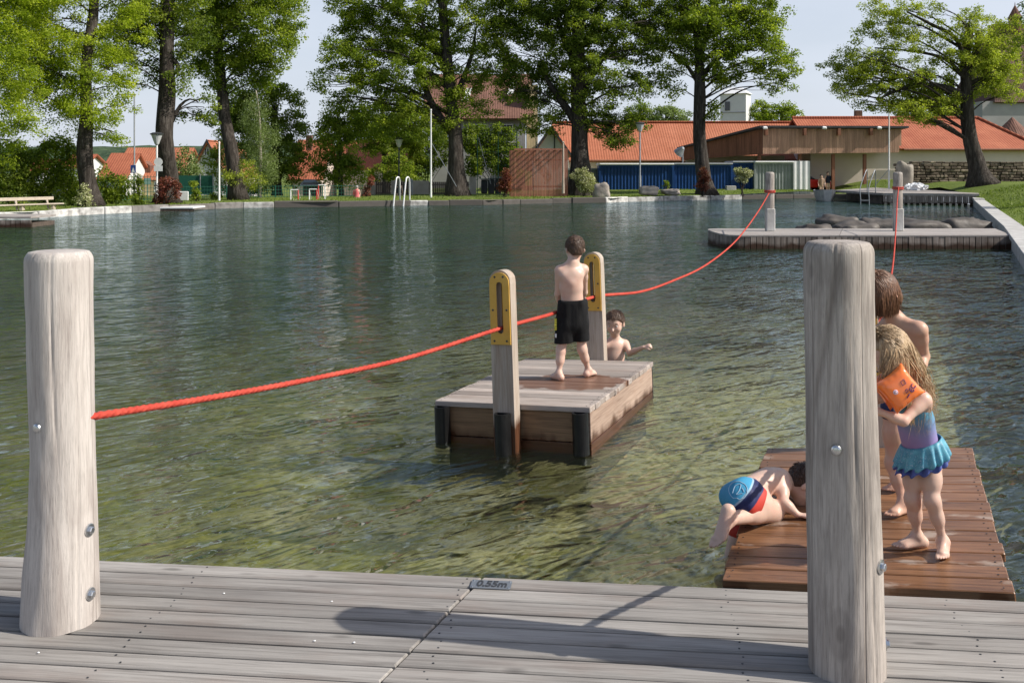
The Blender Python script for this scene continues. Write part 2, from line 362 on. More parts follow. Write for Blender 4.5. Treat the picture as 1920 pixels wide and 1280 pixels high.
# water
k = NT('pond_water'); v = k.coords((1, 1, 1), (0, 0, R(-40)))
def slope(sc, st, amp, det=2):
    """a slope vector field: the unfiltered tilt of the ripples, so far water keeps its roughness"""
    c = k.n('TexNoise', Vector=k.n('Mapping', Vector=v, Scale=st).outputs[0], Scale=sc, Detail=det, Roughness=.55, Distortion=.25).outputs['Color']
    x = k.n('VectorMath', operation='SUBTRACT'); k.t.links.new(c, x.inputs[0]); x.inputs[1].default_value = (.5, .5, .5)
    y = k.n('VectorMath', operation='MULTIPLY'); k.t.links.new(x.outputs[0], y.inputs[0]); y.inputs[1].default_value = (amp * .75, amp, 0); return y.outputs[0]
def vadd(a, b): x = k.n('VectorMath', operation='ADD'); k.t.links.new(a, x.inputs[0]); k.t.links.new(b, x.inputs[1]); return x.outputs[0]
patch = k.ramp(k.noise(k.coords((.13, .09, 1), (0, 0, R(20))), 1.0, 3), [(.36, (.42,) * 3), (.64, (1.25,) * 3)])
nearf = k.ramp(k.math('DIVIDE', k.n('SeparateXYZ', Vector=k.n('TexCoord').outputs['Object']).outputs[1], 40.0), [(.09, (.25,) * 3), (.25, (.62,) * 3), (.6, (1.15,) * 3)])
patch = k.mix(1.0, patch, nearf, 'MULTIPLY')
sl = vadd(vadd(slope(1.6, (.75, 1.5, 1), .26), slope(6.0, (.62, 1.5, 1), .62)), slope(15.0, (.55, 1.6, 1), .60))
ps = k.n('VectorMath', operation='MULTIPLY'); k.t.links.new(sl, ps.inputs[0]); k.t.links.new(patch, ps.inputs[1])
def hn(sc, st, det, dis=.6): return k.noise(k.n('Mapping', Vector=v, Scale=st).outputs[0], sc, det, .5, dis)
hh = k.math('ADD', k.math('ADD', k.math('MULTIPLY', hn(1.5, (.6, 1.3, 1), 1), .115), k.math('MULTIPLY', hn(4.2, (.55, 1.4, 1), 1, .9), .062)), k.math('MULTIPLY', hn(11, (.6, 1.4, 1), 1), .016))
pf = k.ramp(k.noise(k.coords((.35, .28, 1), (0, 0, R(30))), 1.0, 2), [(.35, (.55,) * 3), (.62, (1.15,) * 3)])
wb_ = k.bump(k.math('MULTIPLY', hh, pf), 1.0, 1.0)
nn_ = k.n('VectorMath', operation='NORMALIZE'); k.t.links.new(vadd(ps.outputs[0], wb_), nn_.inputs[0]); bm = nn_.outputs[0]
gl = k.n('BsdfGlossy', Color=(.80, .91, 1), Roughness=.045); k.set(gl, 'Normal', bm)
tr = k.n('BsdfTransparent', Color=(.94, .97, .80))
rf = k.n('BsdfRefraction', Color=(.94, .97, .80), Roughness=.0, IOR=1.33); k.set(rf, 'Normal', bm)
m1 = k.n('MixShader', Fac=.5); k.t.links.new(tr.outputs[0], m1.inputs[1]); k.t.links.new(rf.outputs[0], m1.inputs[2])
df = k.n('BsdfDiffuse', Color=(.017, .038, .014))
g0 = k.n('TexCoord'); sp = k.n('SeparateXYZ', Vector=g0.outputs['Object'])
dist = k.math('ADD', sp.outputs[1], k.math('MULTIPLY', sp.outputs[0], -.45))
mur = k.ramp(k.math('DIVIDE', dist, 40.0), [(.14, (.0,) * 3), (.28, (.12,) * 3), (.48, (.6,) * 3), (.8, (.92,) * 3)])
m2 = k.n('MixShader', Fac=mur); k.t.links.new(m1.outputs[0], m2.inputs[1]); k.t.links.new(df.outputs[0], m2.inputs[2])
dt = k.n('VectorMath', operation='DOT_PRODUCT'); k.t.links.new(k.n('NewGeometry').outputs['Incoming'], dt.inputs[0]); k.t.links.new(bm, dt.inputs[1])
fr_s = k.math('ADD', k.math('MULTIPLY', k.math('POWER', k.math('SUBTRACT', 1.0, k.math('ABSOLUTE', dt.outputs['Value']), True), 5.0), .98), .02, True)   # Schlick, the same from both sides
m3 = k.n('MixShader', Fac=fr_s); k.t.links.new(m2.outputs[0], m3.inputs[1]); k.t.links.new(gl.outputs[0], m3.inputs[2])
k.t.links.new(m3.outputs[0], k.out.inputs[0]); M['water'] = k.m

# ------------------------------------------------------------------ setting: ground, pond, kerb
def wl(u, v): 
    Y = EYE * F / (v - HZ); return (PX(u, Y), Y)
far = [wl(60, 412), wl(117, 408), wl(183, 404), wl(233, 401.5), wl(300, 398.5), wl(375, 394.5), wl(425, 392.5), wl(484, 391), wl(620, 390), wl(700, 388), wl(920, 386), wl(1000, 383.5), wl(1150, 381.5), wl(1200, 379), wl(1380, 375.5), wl(1540, 372.5)]
wall_in = [(24.6, 53.3), (13.3, 26.9), (9.36, 18.2), (2.9, 3.1)]
shore = [(-14, 3.3), (-24, 9), (-30, 22), (-26, 33), (-20.5, 37.6)] + far + [(23.5, 64.5), (25.8, 60)] + wall_in
def dens(poly, step, closed=True):
    out = []; m = len(poly)
    for i in range(m if closed else m - 1):
        a, b = np.array(poly[i]), np.array(poly[(i + 1) % m]); q = max(1, int(np.linalg.norm(b - a) / step))
        out += [lerp(a, b, t / q) for t in range(q)]
    if not closed: out.append(np.array(poly[-1]))
    return np.array(out)
S = dens(shore, .5); CEN = np.array([-1.0, 24.0])
def sm(a, b, x): 
    t = np.clip((x - a) / (b - a), 0, 1); return t * t * (3 - 2 * t)
def ground_z(x, y):
    z = np.full(np.shape(x), .29)
    z = z + .86 * sm(22.5, 28, x) * sm(30, 54, y) + .35 * sm(11, 16, x - (y - 24) * .43) * sm(8, 20, y) * (1 - sm(40, 54, y))   # lawn rises to the right
    z = z + .25 * sm(60, 66, y) * (1 - sm(76, 82, y)) * sm(2, 6, x) * (1 - sm(19, 22, x))
    z = z - 2.1 * sm(62, 80, y) * (1 - sm(-14, -8, x)) - .0 * x
    z = z - .12 * (1 - sm(2, 4, y))
    return z
dirs = S - CEN; dirs = dirs / np.linalg.norm(dirs, axis=1, keepdims=True)
rings = [0, .4, 1, 2, 3.5, 5, 7, 9, 12, 15, 19, 24, 30, 40, 60, 100, 200, 500, 1500, 4500]
V = []
for d in rings:
    p = S + dirs * d; V.append(np.column_stack([p, ground_z(p[:, 0], p[:, 1]) + (.03 * vnoise(np.column_stack([p * .6, np.zeros(len(p))])) if d > .5 else 0)]))
n = len(S); V = np.concatenate(V); i = np.arange(n); Q = []
for r_ in range(len(rings) - 1): Q.append(np.column_stack([r_ * n + i, r_ * n + (i + 1) % n, (r_ + 1) * n + (i + 1) % n, (r_ + 1) * n + i]))
ar = sum(S[a][0] * S[(a + 1) % n][1] - S[(a + 1) % n][0] * S[a][1] for a in range(n))
Q = np.concatenate(Q); Q = Q[:, ::-1] if ar > 0 else Q
struct('ground', quadmesh('ground', V, Q, smooth=True), M['lawn'])
fr_ = [1.0, .985, .96, .92, .86, .8, .72, .64, .55, .46, .36, .25, .13, .0005]; V = []
for q in fr_:
    p = CEN + (S - CEN) * q
    z = -.68 - 1.9 * sm(9, 24, p[:, 1] - .55 * np.maximum(p[:, 0], 0)) + .05 * vnoise(np.column_stack([p * .8, np.zeros(n)]))
    V.append(np.column_stack([p, z]))
Q = []
for r_ in range(len(fr_) - 1): Q.append(np.column_stack([r_ * n + i, (r_ + 1) * n + i, (r_ + 1) * n + (i + 1) % n, r_ * n + (i + 1) % n]))
Q = np.concatenate(Q); Q = Q[:, ::-1] if ar < 0 else Q
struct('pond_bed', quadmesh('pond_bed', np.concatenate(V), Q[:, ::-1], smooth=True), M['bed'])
me = bpy.data.meshes.new('water'); me.from_pydata([(p[0] + d[0] * .05, p[1] + d[1] * .05, .05) for p, d in zip(S, dirs)], [], [list(range(n)) if ar > 0 else list(range(n - 1, -1, -1))]); me.update()
struct('water', me, M['water'])
# kerb blocks along the far and left bank
mb = MB(); rng = np.random.default_rng(5)
kp = [(-14, 3.3), (-24, 9), (-30, 22), (-26, 33), (-20.5, 37.6)] + far + [(23.5, 64.5)]
kd = dens(kp, .05, False); sl_ = np.concatenate([[0], np.cumsum(np.linalg.norm(np.diff(kd, axis=0), axis=1))]); t = 0
def kt(u, rng):
    if u < 230: return rng.choice([.95, .9, .75, .8])
    if u < 425: return rng.choice([.3, .38, .42])
    if u < 484: return .66
    if u < 735: return .16
    if u < 1160: return rng.choice([.05, .92, .2, .85, .12, .6])
    if u < 1385: return .68
    return .12
while t < sl_[-1] - .6:
    a = np.array([np.interp(t, sl_, kd[:, j]) for j in (0, 1)]); u_ = 960 + F * a[0] / a[1]
    ln = rng.uniform(.9, 2.2); 
    if 484 < u_ < 730 or 1160 < u_ < 1540: ln *= 1.8
    b = np.array([np.interp(min(t + ln - .012, sl_[-1]), sl_, kd[:, j]) for j in (0, 1)]); tt = kt(u_, rng)
    dr = nrm(b - a); out = np.array([-dr[1], dr[0]]); out = out if np.dot(out, a - CEN) > 0 else -out
    wd = rng.uniform(.38, .5); top = .33 + rng.uniform(-.03, .03); j = rng.uniform(-.05, .05)
    c2 = (a + b) / 2 + out * (wd / 2 - .05 + j * .6); ang = math.atan2(dr[1], dr[0]); rot = np.array([[math.cos(ang), -math.sin(ang), 0], [math.sin(ang), math.cos(ang), 0], [0, 0, 1]])
    mb.box((c2[0], c2[1], (top - 3.2) / 2), (np.linalg.norm(b - a), wd, top + 3.2), rot, .03, tt); t += ln
struct('kerb', mb.mesh('kerb'), M['kerb'])
# hills on the horizon
k = NT('wooded_hill'); v = k.coords(); c = k.ramp(k.noise(v, .045, 6, .7), [(.35, (.035, .06, .035)), (.65, (.085, .12, .065))])
M['hill'] = k.done(c, .95, k.bump(k.noise(v, .1, 5), 1, 4), .05)
xs = np.arange(-1600, 1700, 9.0); prof = [(0, 0), (60, .75), (110, .95), (150, 1.0), (260, .8), (420, 0)]; V = []
for dy, hh in prof:
    hz_ = 27 * np.clip(np.maximum(1 - ((xs + 330) / 620) ** 2, .42 + .2 * np.sin(xs * .006)), .1, 1)
    hz_ = hz_ * (.8 + .2 * vnoise(np.column_stack([xs * .01, xs * 0 + 3, xs * 0]))) + 2.6 * np.abs(vnoise(np.column_stack([xs * .11, xs * 0 + dy, xs * 0])))
    V.append(np.column_stack([xs, 760 + dy + 0 * xs, -3 + (hz_ + 3) * hh]))
m_ = len(xs); i = np.arange(m_ - 1); Q = np.concatenate([np.column_stack([r_ * m_ + i, r_ * m_ + i + 1, (r_ + 1) * m_ + i + 1, (r_ + 1) * m_ + i]) for r_ in range(len(prof) - 1)])
struct('hills', quadmesh('hills', np.concatenate(V), Q), M['hill'])

# ------------------------------------------------------------------ front deck
DZ = .38
ax = np.array([math.cos(DECK_A), math.sin(DECK_A)]); ay = np.array([-ax[1], ax[0]])
E0 = np.array([PX(0, 4.126), 4.126]); sdir = nrm([.35, .94]); seam0 = np.array([PX(897, 3.865), 3.865])
rng = np.random.default_rng(11)
dk = thing('wooden_deck', 'grey weathered plank deck along the near edge of the pond', 'deck', (0, 3, 0))
secs = [MB(), MB()]
pw, gap = .1035, .015
def seam_t(off):                 # where the row at distance off behind the edge meets the seam (coordinate along ax from E0)
    p = E0 - ay * off; d = np.linalg.solve(np.column_stack([ax, -sdir]), seam0 - p); return d[0]
for r_ in range(50):
    o0, o1 = r_ * pw + gap / 2, (r_ + 1) * pw - gap / 2
    for sct in (0, 1):
        g = .004
        if sct == 0: pts = [(-6, o0), (seam_t(o0) - g, o0), (seam_t(o1) - g, o1), (-6, o1)]
        else: pts = [(seam_t(o0) + g, o0), (6, o0), (6, o1), (seam_t(o1) + g, o1)]
        dz = rng.normal(0, .0012); q = [E0 + ax * a - ay * b for a, b in pts]; c_ = sum(q) / 4
        ins = .005; V = []
        sg = [(1, 1), (-1, 1), (-1, -1), (1, -1)]
        for zz, s_ in ((DZ - .034, 0), (DZ - .006 + dz, 0), (DZ + dz, ins)):
            for (p, (sx, sy)) in zip(q, sg): V.append([*(p + ax * sx * s_ - ay * sy * s_), zz])
        Fc = [(8, 9, 10, 11), (3, 2, 1, 0)] + [(l * 4 + j, l * 4 + (j + 1) % 4, l * 4 + 4 + (j + 1) % 4, l * 4 + 4 + j) for l in (0, 1) for j in range(4)]
        Fc = [tuple(reversed(f)) for f in Fc]
        secs[sct].add(V, Fc, float(np.clip(rng.normal(.52, .13), 0.1, .95)))
sub = MB(); rot = np.array([[ax[0], -ax[1], 0], [ax[1], ax[0], 0], [0, 0, 1]])
for off in (.05, 1.2, 2.4, 3.6, 4.9):
    c_ = E0 - ay * off + ax * 0; sub = MB(); sub.box((c_[0], c_[1], DZ - .034 - .075), (12, .07, .148), rot); part(dk, 'joist', sub, M['dark_slot'], True)
for s_ in secs: s_.cur = 1
for r_ in range(14):                                # paired screw heads over the hidden joists
    for tx in (-1.55, -.45, .9, 1.95, 2.95, 3.75, 4.2):
        for fy in (.28, .72):
            t_ = tx + .012 * rng.normal(); o_ = (r_ + fy) * pw; p = E0 + ax * t_ - ay * o_; secs[int(t_ > seam_t(o_))].lathe([(.0036, 0), (.0036, .0022), (.002, .0026)], 8, (p[0], p[1], DZ - .0005))
for s_ in secs: part(dk, 'deck_section', s_, [M['deck'], M['dark_paint']], True)
# depth plate with its lettering
pc = P(921, 1098, 0) ; Yp = (EYE - DZ) * F / (1098 - HZ); pc = P(921, 1098, Yp)
sg = thing('depth_plate', 'small grey metal plate reading 0.55m screwed to the deck edge', 'sign', (pc[0], pc[1], DZ + .004), (0, 0, DECK_A))
mb = MB(); mb.prism([(-.0775, -.036), (.0775, -.036), (.0775, .036), (-.0775, .036)], 'z', 0, .003); part(sg, 'plate', mb, M['steel_dull'])
for sx in (-.07, .07):
    for sy in (-.029, .029): mb = MB(); mb.lathe([(.0042, .003), (.0042, .0045), (.002, .0055)], 10, (sx, sy, 0)); part(sg, 'screw', mb, M['steel'])
def text_mesh(body, size, xs=1.0, shear=0.0, bold=0.0, depth=.0006):
    cu = bpy.data.curves.new('txt', 'FONT'); cu.body = body; cu.size = size; cu.align_x = 'CENTER'; cu.align_y = 'CENTER'; cu.offset = bold; cu.extrude = depth; cu.shear = shear
    o = bpy.data.objects.new('txt', cu); COL.objects.link(o); dg = bpy.context.evaluated_depsgraph_get(); dg.update()
    me = bpy.data.meshes.new_from_object(o.evaluated_get(dg)); bpy.data.objects.remove(o)
    me.transform(Matrix.Diagonal((xs, 1, 1, 1))); return me
link('lettering', text_mesh('0.55m', .072, .66, .12, .0022), M['dark_paint'], sg, (0.002, 0, .0042))
# petals blown on the boards
mb = MB()
for (u, v) in ((622, 1128), (590, 1202), (664, 1205), (72, 1224), (420, 1113)):
    Y = (EYE - DZ) * F / (v - HZ); p = P(u, v, Y); mb.blob((p[0], p[1], DZ + .003), (.0045, .0035, .002), 5, .2, 1, u)
struct('fallen_petals', mb.mesh('fallen_petals'), M['white_paint'], kind='stuff')
# ------------------------------------------------------------------ log posts on the deck
def log_post(name, label, u_v_r, Y, ztop_v, zbot, m, seed, bolts, group):
    ppm = F / Y; prof = [(PZ(v, Y), PX(u, Y), r / ppm) for v, u, r in u_v_r]; prof.sort()
    zs = np.array([q[0] for q in prof]); xs_ = np.array([q[1] for q in prof]); rs = np.array([q[2] for q in prof])
    zt = PZ(ztop_v, Y); zz = np.concatenate([np.linspace(zbot, zt - .035, 64), zt - np.array([.024, .014, .007, .003, 0])]); n = 144
    th = np.arange(n) * 2 * np.pi / n; V = []
    x0 = np.interp(zbot, zs, xs_)
    for i_, z in enumerate(zz):
        x = np.interp(z, zs, xs_); r = np.interp(z, zs, rs); e = zt - z
        if e < .035: r *= math.sqrt(max(0, 1 - ((.035 - e) / .035) ** 2 * .3)) 
        if i_ == len(zz) - 1: r *= .86
        p = np.column_stack([np.cos(th) * 1.3, np.sin(th) * 1.3, np.full(n, z * 2.2)])
        rr = r * (1 + .035 * vnoise(p + seed, seed) + .02 * vnoise(p * 2.4 + seed, seed + 3))
        fac = .03 * np.maximum(0, np.cos(2.5 * (th - 3.9 - .5 * vnoise(np.array([[z * 1.6, seed, 0]]), seed)[0]))) ** 6   # drawknife flat
        rr = rr * (1 - fac)
        for (t0, za, zb2, dp) in ([(4.95, .95, 2.0, .006), (5.6, .3, 1.1, .005), (4.2, 1.45, 2.0, .005)] if seed == 3 else [(4.3, 1.2, 2.0, .006), (5.15, .3, 1.0, .006), (4.75, .9, 1.5, .004), (3.9, .3, .9, .005)]):
            tt_ = t0 + .10 * vnoise(np.array([[z * 2.2, seed, t0]]), 2)[0]; env = np.clip((z - za) / .12, 0, 1) * np.clip((zb2 - z) / .12, 0, 1); rr = rr - dp * env * np.exp(-((th - tt_) / .022) ** 2)
        V.append(np.column_stack([x + rr * np.cos(th), Y + rr * np.sin(th), np.full(n, z)]))
    V = np.concatenate(V); mrow = len(zz); Fc = []
    for i_ in range(mrow - 1):
        for j in range(n): Fc.append((i_ * n + j, i_ * n + (j + 1) % n, (i_ + 1) * n + (j + 1) % n, (i_ + 1) * n + j))
    Fc += [tuple(range((mrow - 1) * n, mrow * n))]
    t = thing(name, label, 'post', (x0, Y, zbot), group=group)
    mb = MB(); mb.add(V, Fc); part(t, 'log', mb, m, True, True)
    for (u, v, kind) in bolts:
        z = PZ(v, Y); x = np.interp(z, zs, xs_); r = np.interp(z, zs, rs); dv = np.array([(u - 960) / F, 1.0]); cc_ = np.array([x, Y]); A2, B2, C2 = dv.dot(dv), -2 * dv.dot(cc_), cc_.dot(cc_) - r * r; dsc = B2 * B2 - 4 * A2 * C2; hit = dv * ((-B2 - math.sqrt(max(0, dsc))) / (2 * A2)); dx, dy = (hit - cc_) if dsc > 0 else (r, -.02); z = PZ(v, hit[1] if dsc > 0 else Y)
        nn = nrm([dx, dy, 0]); a = nrm(np.cross([0, 0, 1], nn)); rot = np.column_stack([a, [0, 0, 1], nn]); rot = np.column_stack([a, np.cross(nn, a), nn])
        b = MB(); c = np.array([x, Y, z]) + nn * (r * .985)
        if kind == 'dome': b.lathe([(.0165, -.004), (.0165, .003), (.0145, .008), (.009, .0115), (.003, .0125)], 18, c, rot)
        else:
            b.lathe([(.023, -.006), (.023, .004), (.02, .005)], 20, c, rot); b.lathe([(.0125, .004), (.0125, .014), (.010, .016)], 6, c, rot)
        part(t, 'bolt', b, M['steel'], True)
    return t
log_post('log_post', 'pale bleached log post flaring at its foot, red rope leaving its right side', [(470, 110, 60), (560, 112, 59), (700, 115, 58), (850, 118, 57), (960, 117, 60), (1080, 113, 67), (1180, 111, 71)], 3.54, 470, DZ - .002, M['log_l'], 3, [(70, 802, 'dome'), (168, 993, 'hex'), (170, 1113, 'hex')], 'log posts holding the ropes on the front deck')
log_post('log_post', 'darker grey log post standing before the girl with the orange armband', [(452, 1573, 62), (560, 1573, 63), (900, 1581, 66.5), (1100, 1585, 68.5), (1280, 1588, 70)], 3.19, 452, DZ - .002, M['log_r'], 8, [(1568, 843, 'dome'), (1652, 1062, 'side'), (1661, 1200, 'side')], 'log posts holding the ropes on the front deck')

# ------------------------------------------------------------------ rafts
def slotted(mb, w, z0, z1, sw, s0, s1, y0, y1, tint=.5, N=72):
    """upright panel, half-round top, with a long round-ended slot; thickness y0..y1"""
    cz = (s0 + s1) / 2
    def outer(x, z): 
        if z < z0: return False
        zc = z1 - w / 2
        return abs(x) <= w / 2 and (z <= zc or x * x + (z - zc) ** 2 <= w * w / 4)
    def inner(x, z):
        a, b = s0 + sw / 2, s1 - sw / 2; zc = min(max(z, a), b); return x * x + (z - zc) ** 2 <= sw * sw / 4
    def ray(th, fn):
        lo, hi = 0, 3.0
        for _ in range(40):
            m = (lo + hi) / 2
            if fn(m * math.cos(th), cz + m * math.sin(th)): lo = m
            else: hi = m
        return (lo * math.cos(th), cz + lo * math.sin(th))
    # rays are packed towards the vertical so both round ends are smooth
    ths = sorted(set([math.atan2(math.sin(a), .13 * math.cos(a)) for a in np.linspace(-math.pi, math.pi, N, endpoint=False)] + [math.atan2(z0 - cz, -w / 2), math.atan2(z0 - cz, w / 2)]))
    O = [ray(t, outer) for t in ths]; I = [ray(t, inner) for t in ths]; n = len(ths)
    V = [(x, y0, z) for x, z in O] + [(x, y0, z) for x, z in I] + [(x, y1, z) for x, z in O] + [(x, y1, z) for x, z in I]; Fc = []
    for i in range(n):
        j = (i + 1) % n
        Fc += [(i, j, n + j, n + i), (2 * n + j, 2 * n + i, 3 * n + i, 3 * n + j), (j, i, 2 * n + i, 2 * n + j), (n + i, n + j, 3 * n + j, 3 * n + i)]
    mb.add(V, Fc, tint)
RW, RL = 1.15, 1.9
def raft(loc, ypr, label, wet, group):
    t = thing('raft', label, 'raft', loc, group=group); t.rotation_mode = 'YXZ'; t.rotation_euler = (ypr[1], ypr[2], ypr[0])
    rng = np.random.default_rng(3 if wet else 4); mb = MB(); nb = 15; bw = RL / nb
    for i in range(nb):
        mb.box((rng.normal(0, .003), -RL / 2 + (i + .5) * bw, -.02 + rng.normal(0, .0012)), (RW, bw - .006, .04), None, .004, float(np.clip(rng.normal(.5, .2), 0, 1)))
    sm_ = M['raft_side']
    for s in (-1, 1):
        b = MB(); y = s * (RL / 2 - .045)
        b.box((0, y, -.145), (RW - .1, .04, .2), None, .003, .6); b.box((0, y, -.29), (RW - .1, .04, .08), None, .003, .3); part(t, 'end_boards', b, sm_)
    for s in (-1, 1):
        b = MB(); x = s * (RW / 2 - .03)
        b.box((x, 0, -.145), (.04, RL - .06, .2), None, .003, .7); b.box((x, 0, -.30), (.04, RL - .06, .1), None, .003, .35); part(t, 'side_boards', b, M['raft_side_dry'])
    b = MB(); b.box((0, 0, -.335), (RW - .14, RL - .14, .53)); part(t, 'float', b, M['dark_paint'])
    nm = mb; mb.cur = 1
    for i in range(nb):
        for s in (-1, 1):
            for q in (-.03, .03): nm.lathe([(.004, 0), (.004, .0012), (.002, .0015)], 8, (s * (RW / 2 - .035) + rng.normal(0, .004), -RL / 2 + (i + .5) * bw + q, .001))
    part(t, 'deck_boards', mb, [M['raft_wet' if wet else 'raft_dry'], M['dark_paint']])
    for s in (-1, 1):
        for x in (-.515, -.005, .505):
            pr = []; h = .055
            for a in np.linspace(0, math.pi, 13): pr.append((x + h * math.cos(a) * 1.0, s * (RL / 2 + .0 + .075 * math.sin(a) ** .8)))
            if x == -.005: pr = [(p, q + s * .13) for p, q in pr]
            f = MB(); out = pr if s > 0 else pr[::-1]
            inn = [(x + (p - x) * .74, q - s * .010 if abs(q) > RL / 2 + .02 else q + s * .006) for p, q in out]
            n_ = len(out); V = [(p, q, z) for z in (-.315, -.035) for p, q in out] + [(p, q, z) for z in (-.315, -.035) for p, q in inn]; Fc = []
            for i in range(n_):
                j = (i + 1) % n_
                Fc += [(i, j, n_ + j, n_ + i), (2 * n_ + j, 2 * n_ + i, 3 * n_ + i, 3 * n_ + j), (n_ + i, n_ + j, 3 * n_ + j, 3 * n_ + i)]
            f.add(V, Fc); part(t, 'fender', f, M['rubber'])
        # post outside the deck edge with its slotted plate
        y0, y1 = (s * (RL / 2 + .008), s * (RL / 2 + .118)); x = -.005 if s < 0 else .06
        b = MB(); w_ = .155; ya, yb = min(y0, y1), max(y0, y1)
        slotted(b, w_, .40, .93, .062, .49, .86, ya, yb); b.box((0, (ya + yb) / 2, .01), (w_, yb - ya, .78), None, .0)
        po = part(t, 'post', b, M['post_grey'], loc=(x, 0, 0))
        for q in ((ya - .011, ya - .001), (yb + .001, yb + .011)):
            b = MB(); slotted(b, w_ - .012, .425, .915, .046, .50, .85, q[0], q[1])
            b.cur = 1; yy = q[0] if q[0] < (ya + yb) / 2 else q[1]; sg_ = -1 if q[0] < (ya + yb) / 2 else 1
            rot = np.array([[1, 0, 0], [0, 0, sg_], [0, 1, 0]]) if sg_ > 0 else np.array([[1, 0, 0], [0, 0, -1], [0, 1, 0]])
            for (bx, bz) in ((-.045, .45), (.045, .45), (-.05, .66), (.05, .66), (-.03, .885), (.03, .885)):
                b.lathe([(.0075, 0), (.0075, .002), (.004, .0035)], 8, (bx, yy, bz), rot)
            part(po, 'slot_plate', b, [M['plate'], M['dark_paint']])
    return t
RAFT1 = dict(loc=(.327, 7.779, .335), ypr=(-.3644, -.0189, -.0424)); RAFT2 = dict(loc=(1.771, 5.013, .292), ypr=(-.3559, .0382, -.0994))
raft(RAFT1['loc'], RAFT1['ypr'], 'pale dry raft with a damp patch, boy in black shorts standing on it', False, 'cable rafts with slotted posts')
raft(RAFT2['loc'], RAFT2['ypr'], 'wet reddish brown raft beside the front deck, children on it', True, 'cable rafts with slotted posts')
def raft_mat(rf):
    y, p, r = rf['ypr']; return Matrix.Translation(rf['loc']) @ Euler((0, 0, y)).to_matrix().to_4x4() @ Euler((p, 0, 0)).to_matrix().to_4x4() @ Euler((0, r, 0)).to_matrix().to_4x4()
def rpt(rf, x, y, z): return np.array(raft_mat(rf) @ Vector((x, y, z)))
def on_raft(rf, u, v):
    m = raft_mat(rf); nn = np.array(m.to_3x3() @ Vector((0, 0, 1))); d = P(u, v, 1) - np.array([0, 0, EYE]); o = np.array([0, 0, EYE])
    t = (np.array(rf['loc']) - o).dot(nn) / d.dot(nn); return o + d * t

# ------------------------------------------------------------------ ropes
def spline(pts, per):
    p = np.asarray(pts, float); p = np.vstack([2 * p[0] - p[1], p, 2 * p[-1] - p[-2]]); out = []
    for i in range(1, len(p) - 2):
        a, b, c, d = p[i - 1:i + 3]; n = max(2, int(np.linalg.norm(c - b) / per))
        for t in np.arange(n) / n:
            out.append(.5 * (2 * b + (c - a) * t + (2 * a - 5 * b + 4 * c - d) * t * t + (3 * b - a - 3 * c + d) * t ** 3))
    out.append(p[-2]); return np.array(out)
def rope_mesh(path, r, pitch, n=12):
    T = np.gradient(path, axis=0); T /= np.linalg.norm(T, axis=1, keepdims=True); s = np.concatenate([[0], np.cumsum(np.linalg.norm(np.diff(path, axis=0), axis=1))])
    A = np.cross(T, [0, 0, 1.0]); A /= np.linalg.norm(A, axis=1, keepdims=True); B = np.cross(A, T); th = np.arange(n) * 2 * np.pi / n
    rr = r * (1 + .13 * np.cos(3 * th[None] - (2 * np.pi * s / pitch)[:, None]))
    V = path[:, None] + rr[..., None] * (np.cos(th)[None, :, None] * A[:, None] + np.sin(th)[None, :, None] * B[:, None])
    m = len(path); i = np.arange(m - 1)[:, None] * n; j = np.arange(n)[None]; k = (j + 1) % n
    Q = np.stack([i + j, i + n + j, i + n + k, i + k], -1).reshape(-1, 4); return V.reshape(-1, 3), Q
def rope(label, pts, wrap, group):
    pa = spline(pts, .006); V, Q = rope_mesh(pa, .0132, .045); loc = np.array(pts[0]); mb_v = [V]; mb_q = [Q]; nn = len(V)
    for (c, r, z) in wrap:
        a = np.linspace(0, 2 * np.pi, 41); ring = np.column_stack([c[0] + r * np.cos(a), c[1] + r * np.sin(a), z + .008 * np.sin(a)])
        V2, Q2 = rope_mesh(ring, .0135, .085); mb_v.append(V2); mb_q.append(Q2 + nn); nn += len(V2)
    me = quadmesh('rope', np.concatenate(mb_v) - loc, np.concatenate(mb_q), smooth=True)
    o = link('rope', me, M['rope'], None, loc); o['label'] = label; o['category'] = 'rope'; o['group'] = group
PA, PB = (6.6, 25.5), (9.88, 25.5)
q = [np.array([-1.50, 3.54, 1.03]), np.array([-1.24, 4.0, 1.003]), lerp(P(560, 705, 5.2), P(560, 705, 5.2), 0), P(760, 662, 6.02)]
s1, s2 = rpt(RAFT1, -.005, -RL / 2 - .06, .535), rpt(RAFT1, .06, RL / 2 + .06, .54)
q = [np.array([PX(150, 3.54), 3.54, PZ(783, 3.54)]), P(175, 780, 3.56), P(420, 741, 4.45), P(600, 707, 5.2), P(770, 669, 6.0), s1, lerp(s1, s2, .5) - [0, 0, .02], s2]
def pl(u):   # plan line from the far raft post to the pier post
    k_ = (PA[1] - s2[1]); sx = (PA[0] - s2[0]) / k_; return (s2[0] - sx * s2[1]) / ((u - 960) / F - sx)
for (u, v) in ((1200, 547), (1260, 527), (1320, 499), (1370, 461), (1400, 427), (1425, 391)): q.append(P(u, v, pl(u)))
q.append(np.array([PA[0] - .05, PA[1] - .12, PZ(362, PA[1])]))
rope('red rope from the bleached log post through the pale raft to the far pier post', q, [((*PA,), .132, PZ(360, 25.5)), ((*PA,), .132, PZ(358, 25.5) + .01)], 'red pulling ropes')
t1, t2 = rpt(RAFT2, -.005, -RL / 2 - .06, .535), rpt(RAFT2, .06, RL / 2 + .06, .54)
q = [np.array([1.06, 3.22, 1.08]), np.array([1.10, 3.33, 1.075]), lerp([1.10, 3.33, 1.0], t1, .55), t1, lerp(t1, t2, .5) - [0, 0, .02], t2]
for f_, z in ((.2, .58), (.4, .40), (.6, .42), (.8, .78), (.92, 1.18)): q.append(np.array([*lerp(t2[:2], PB, f_), z]))
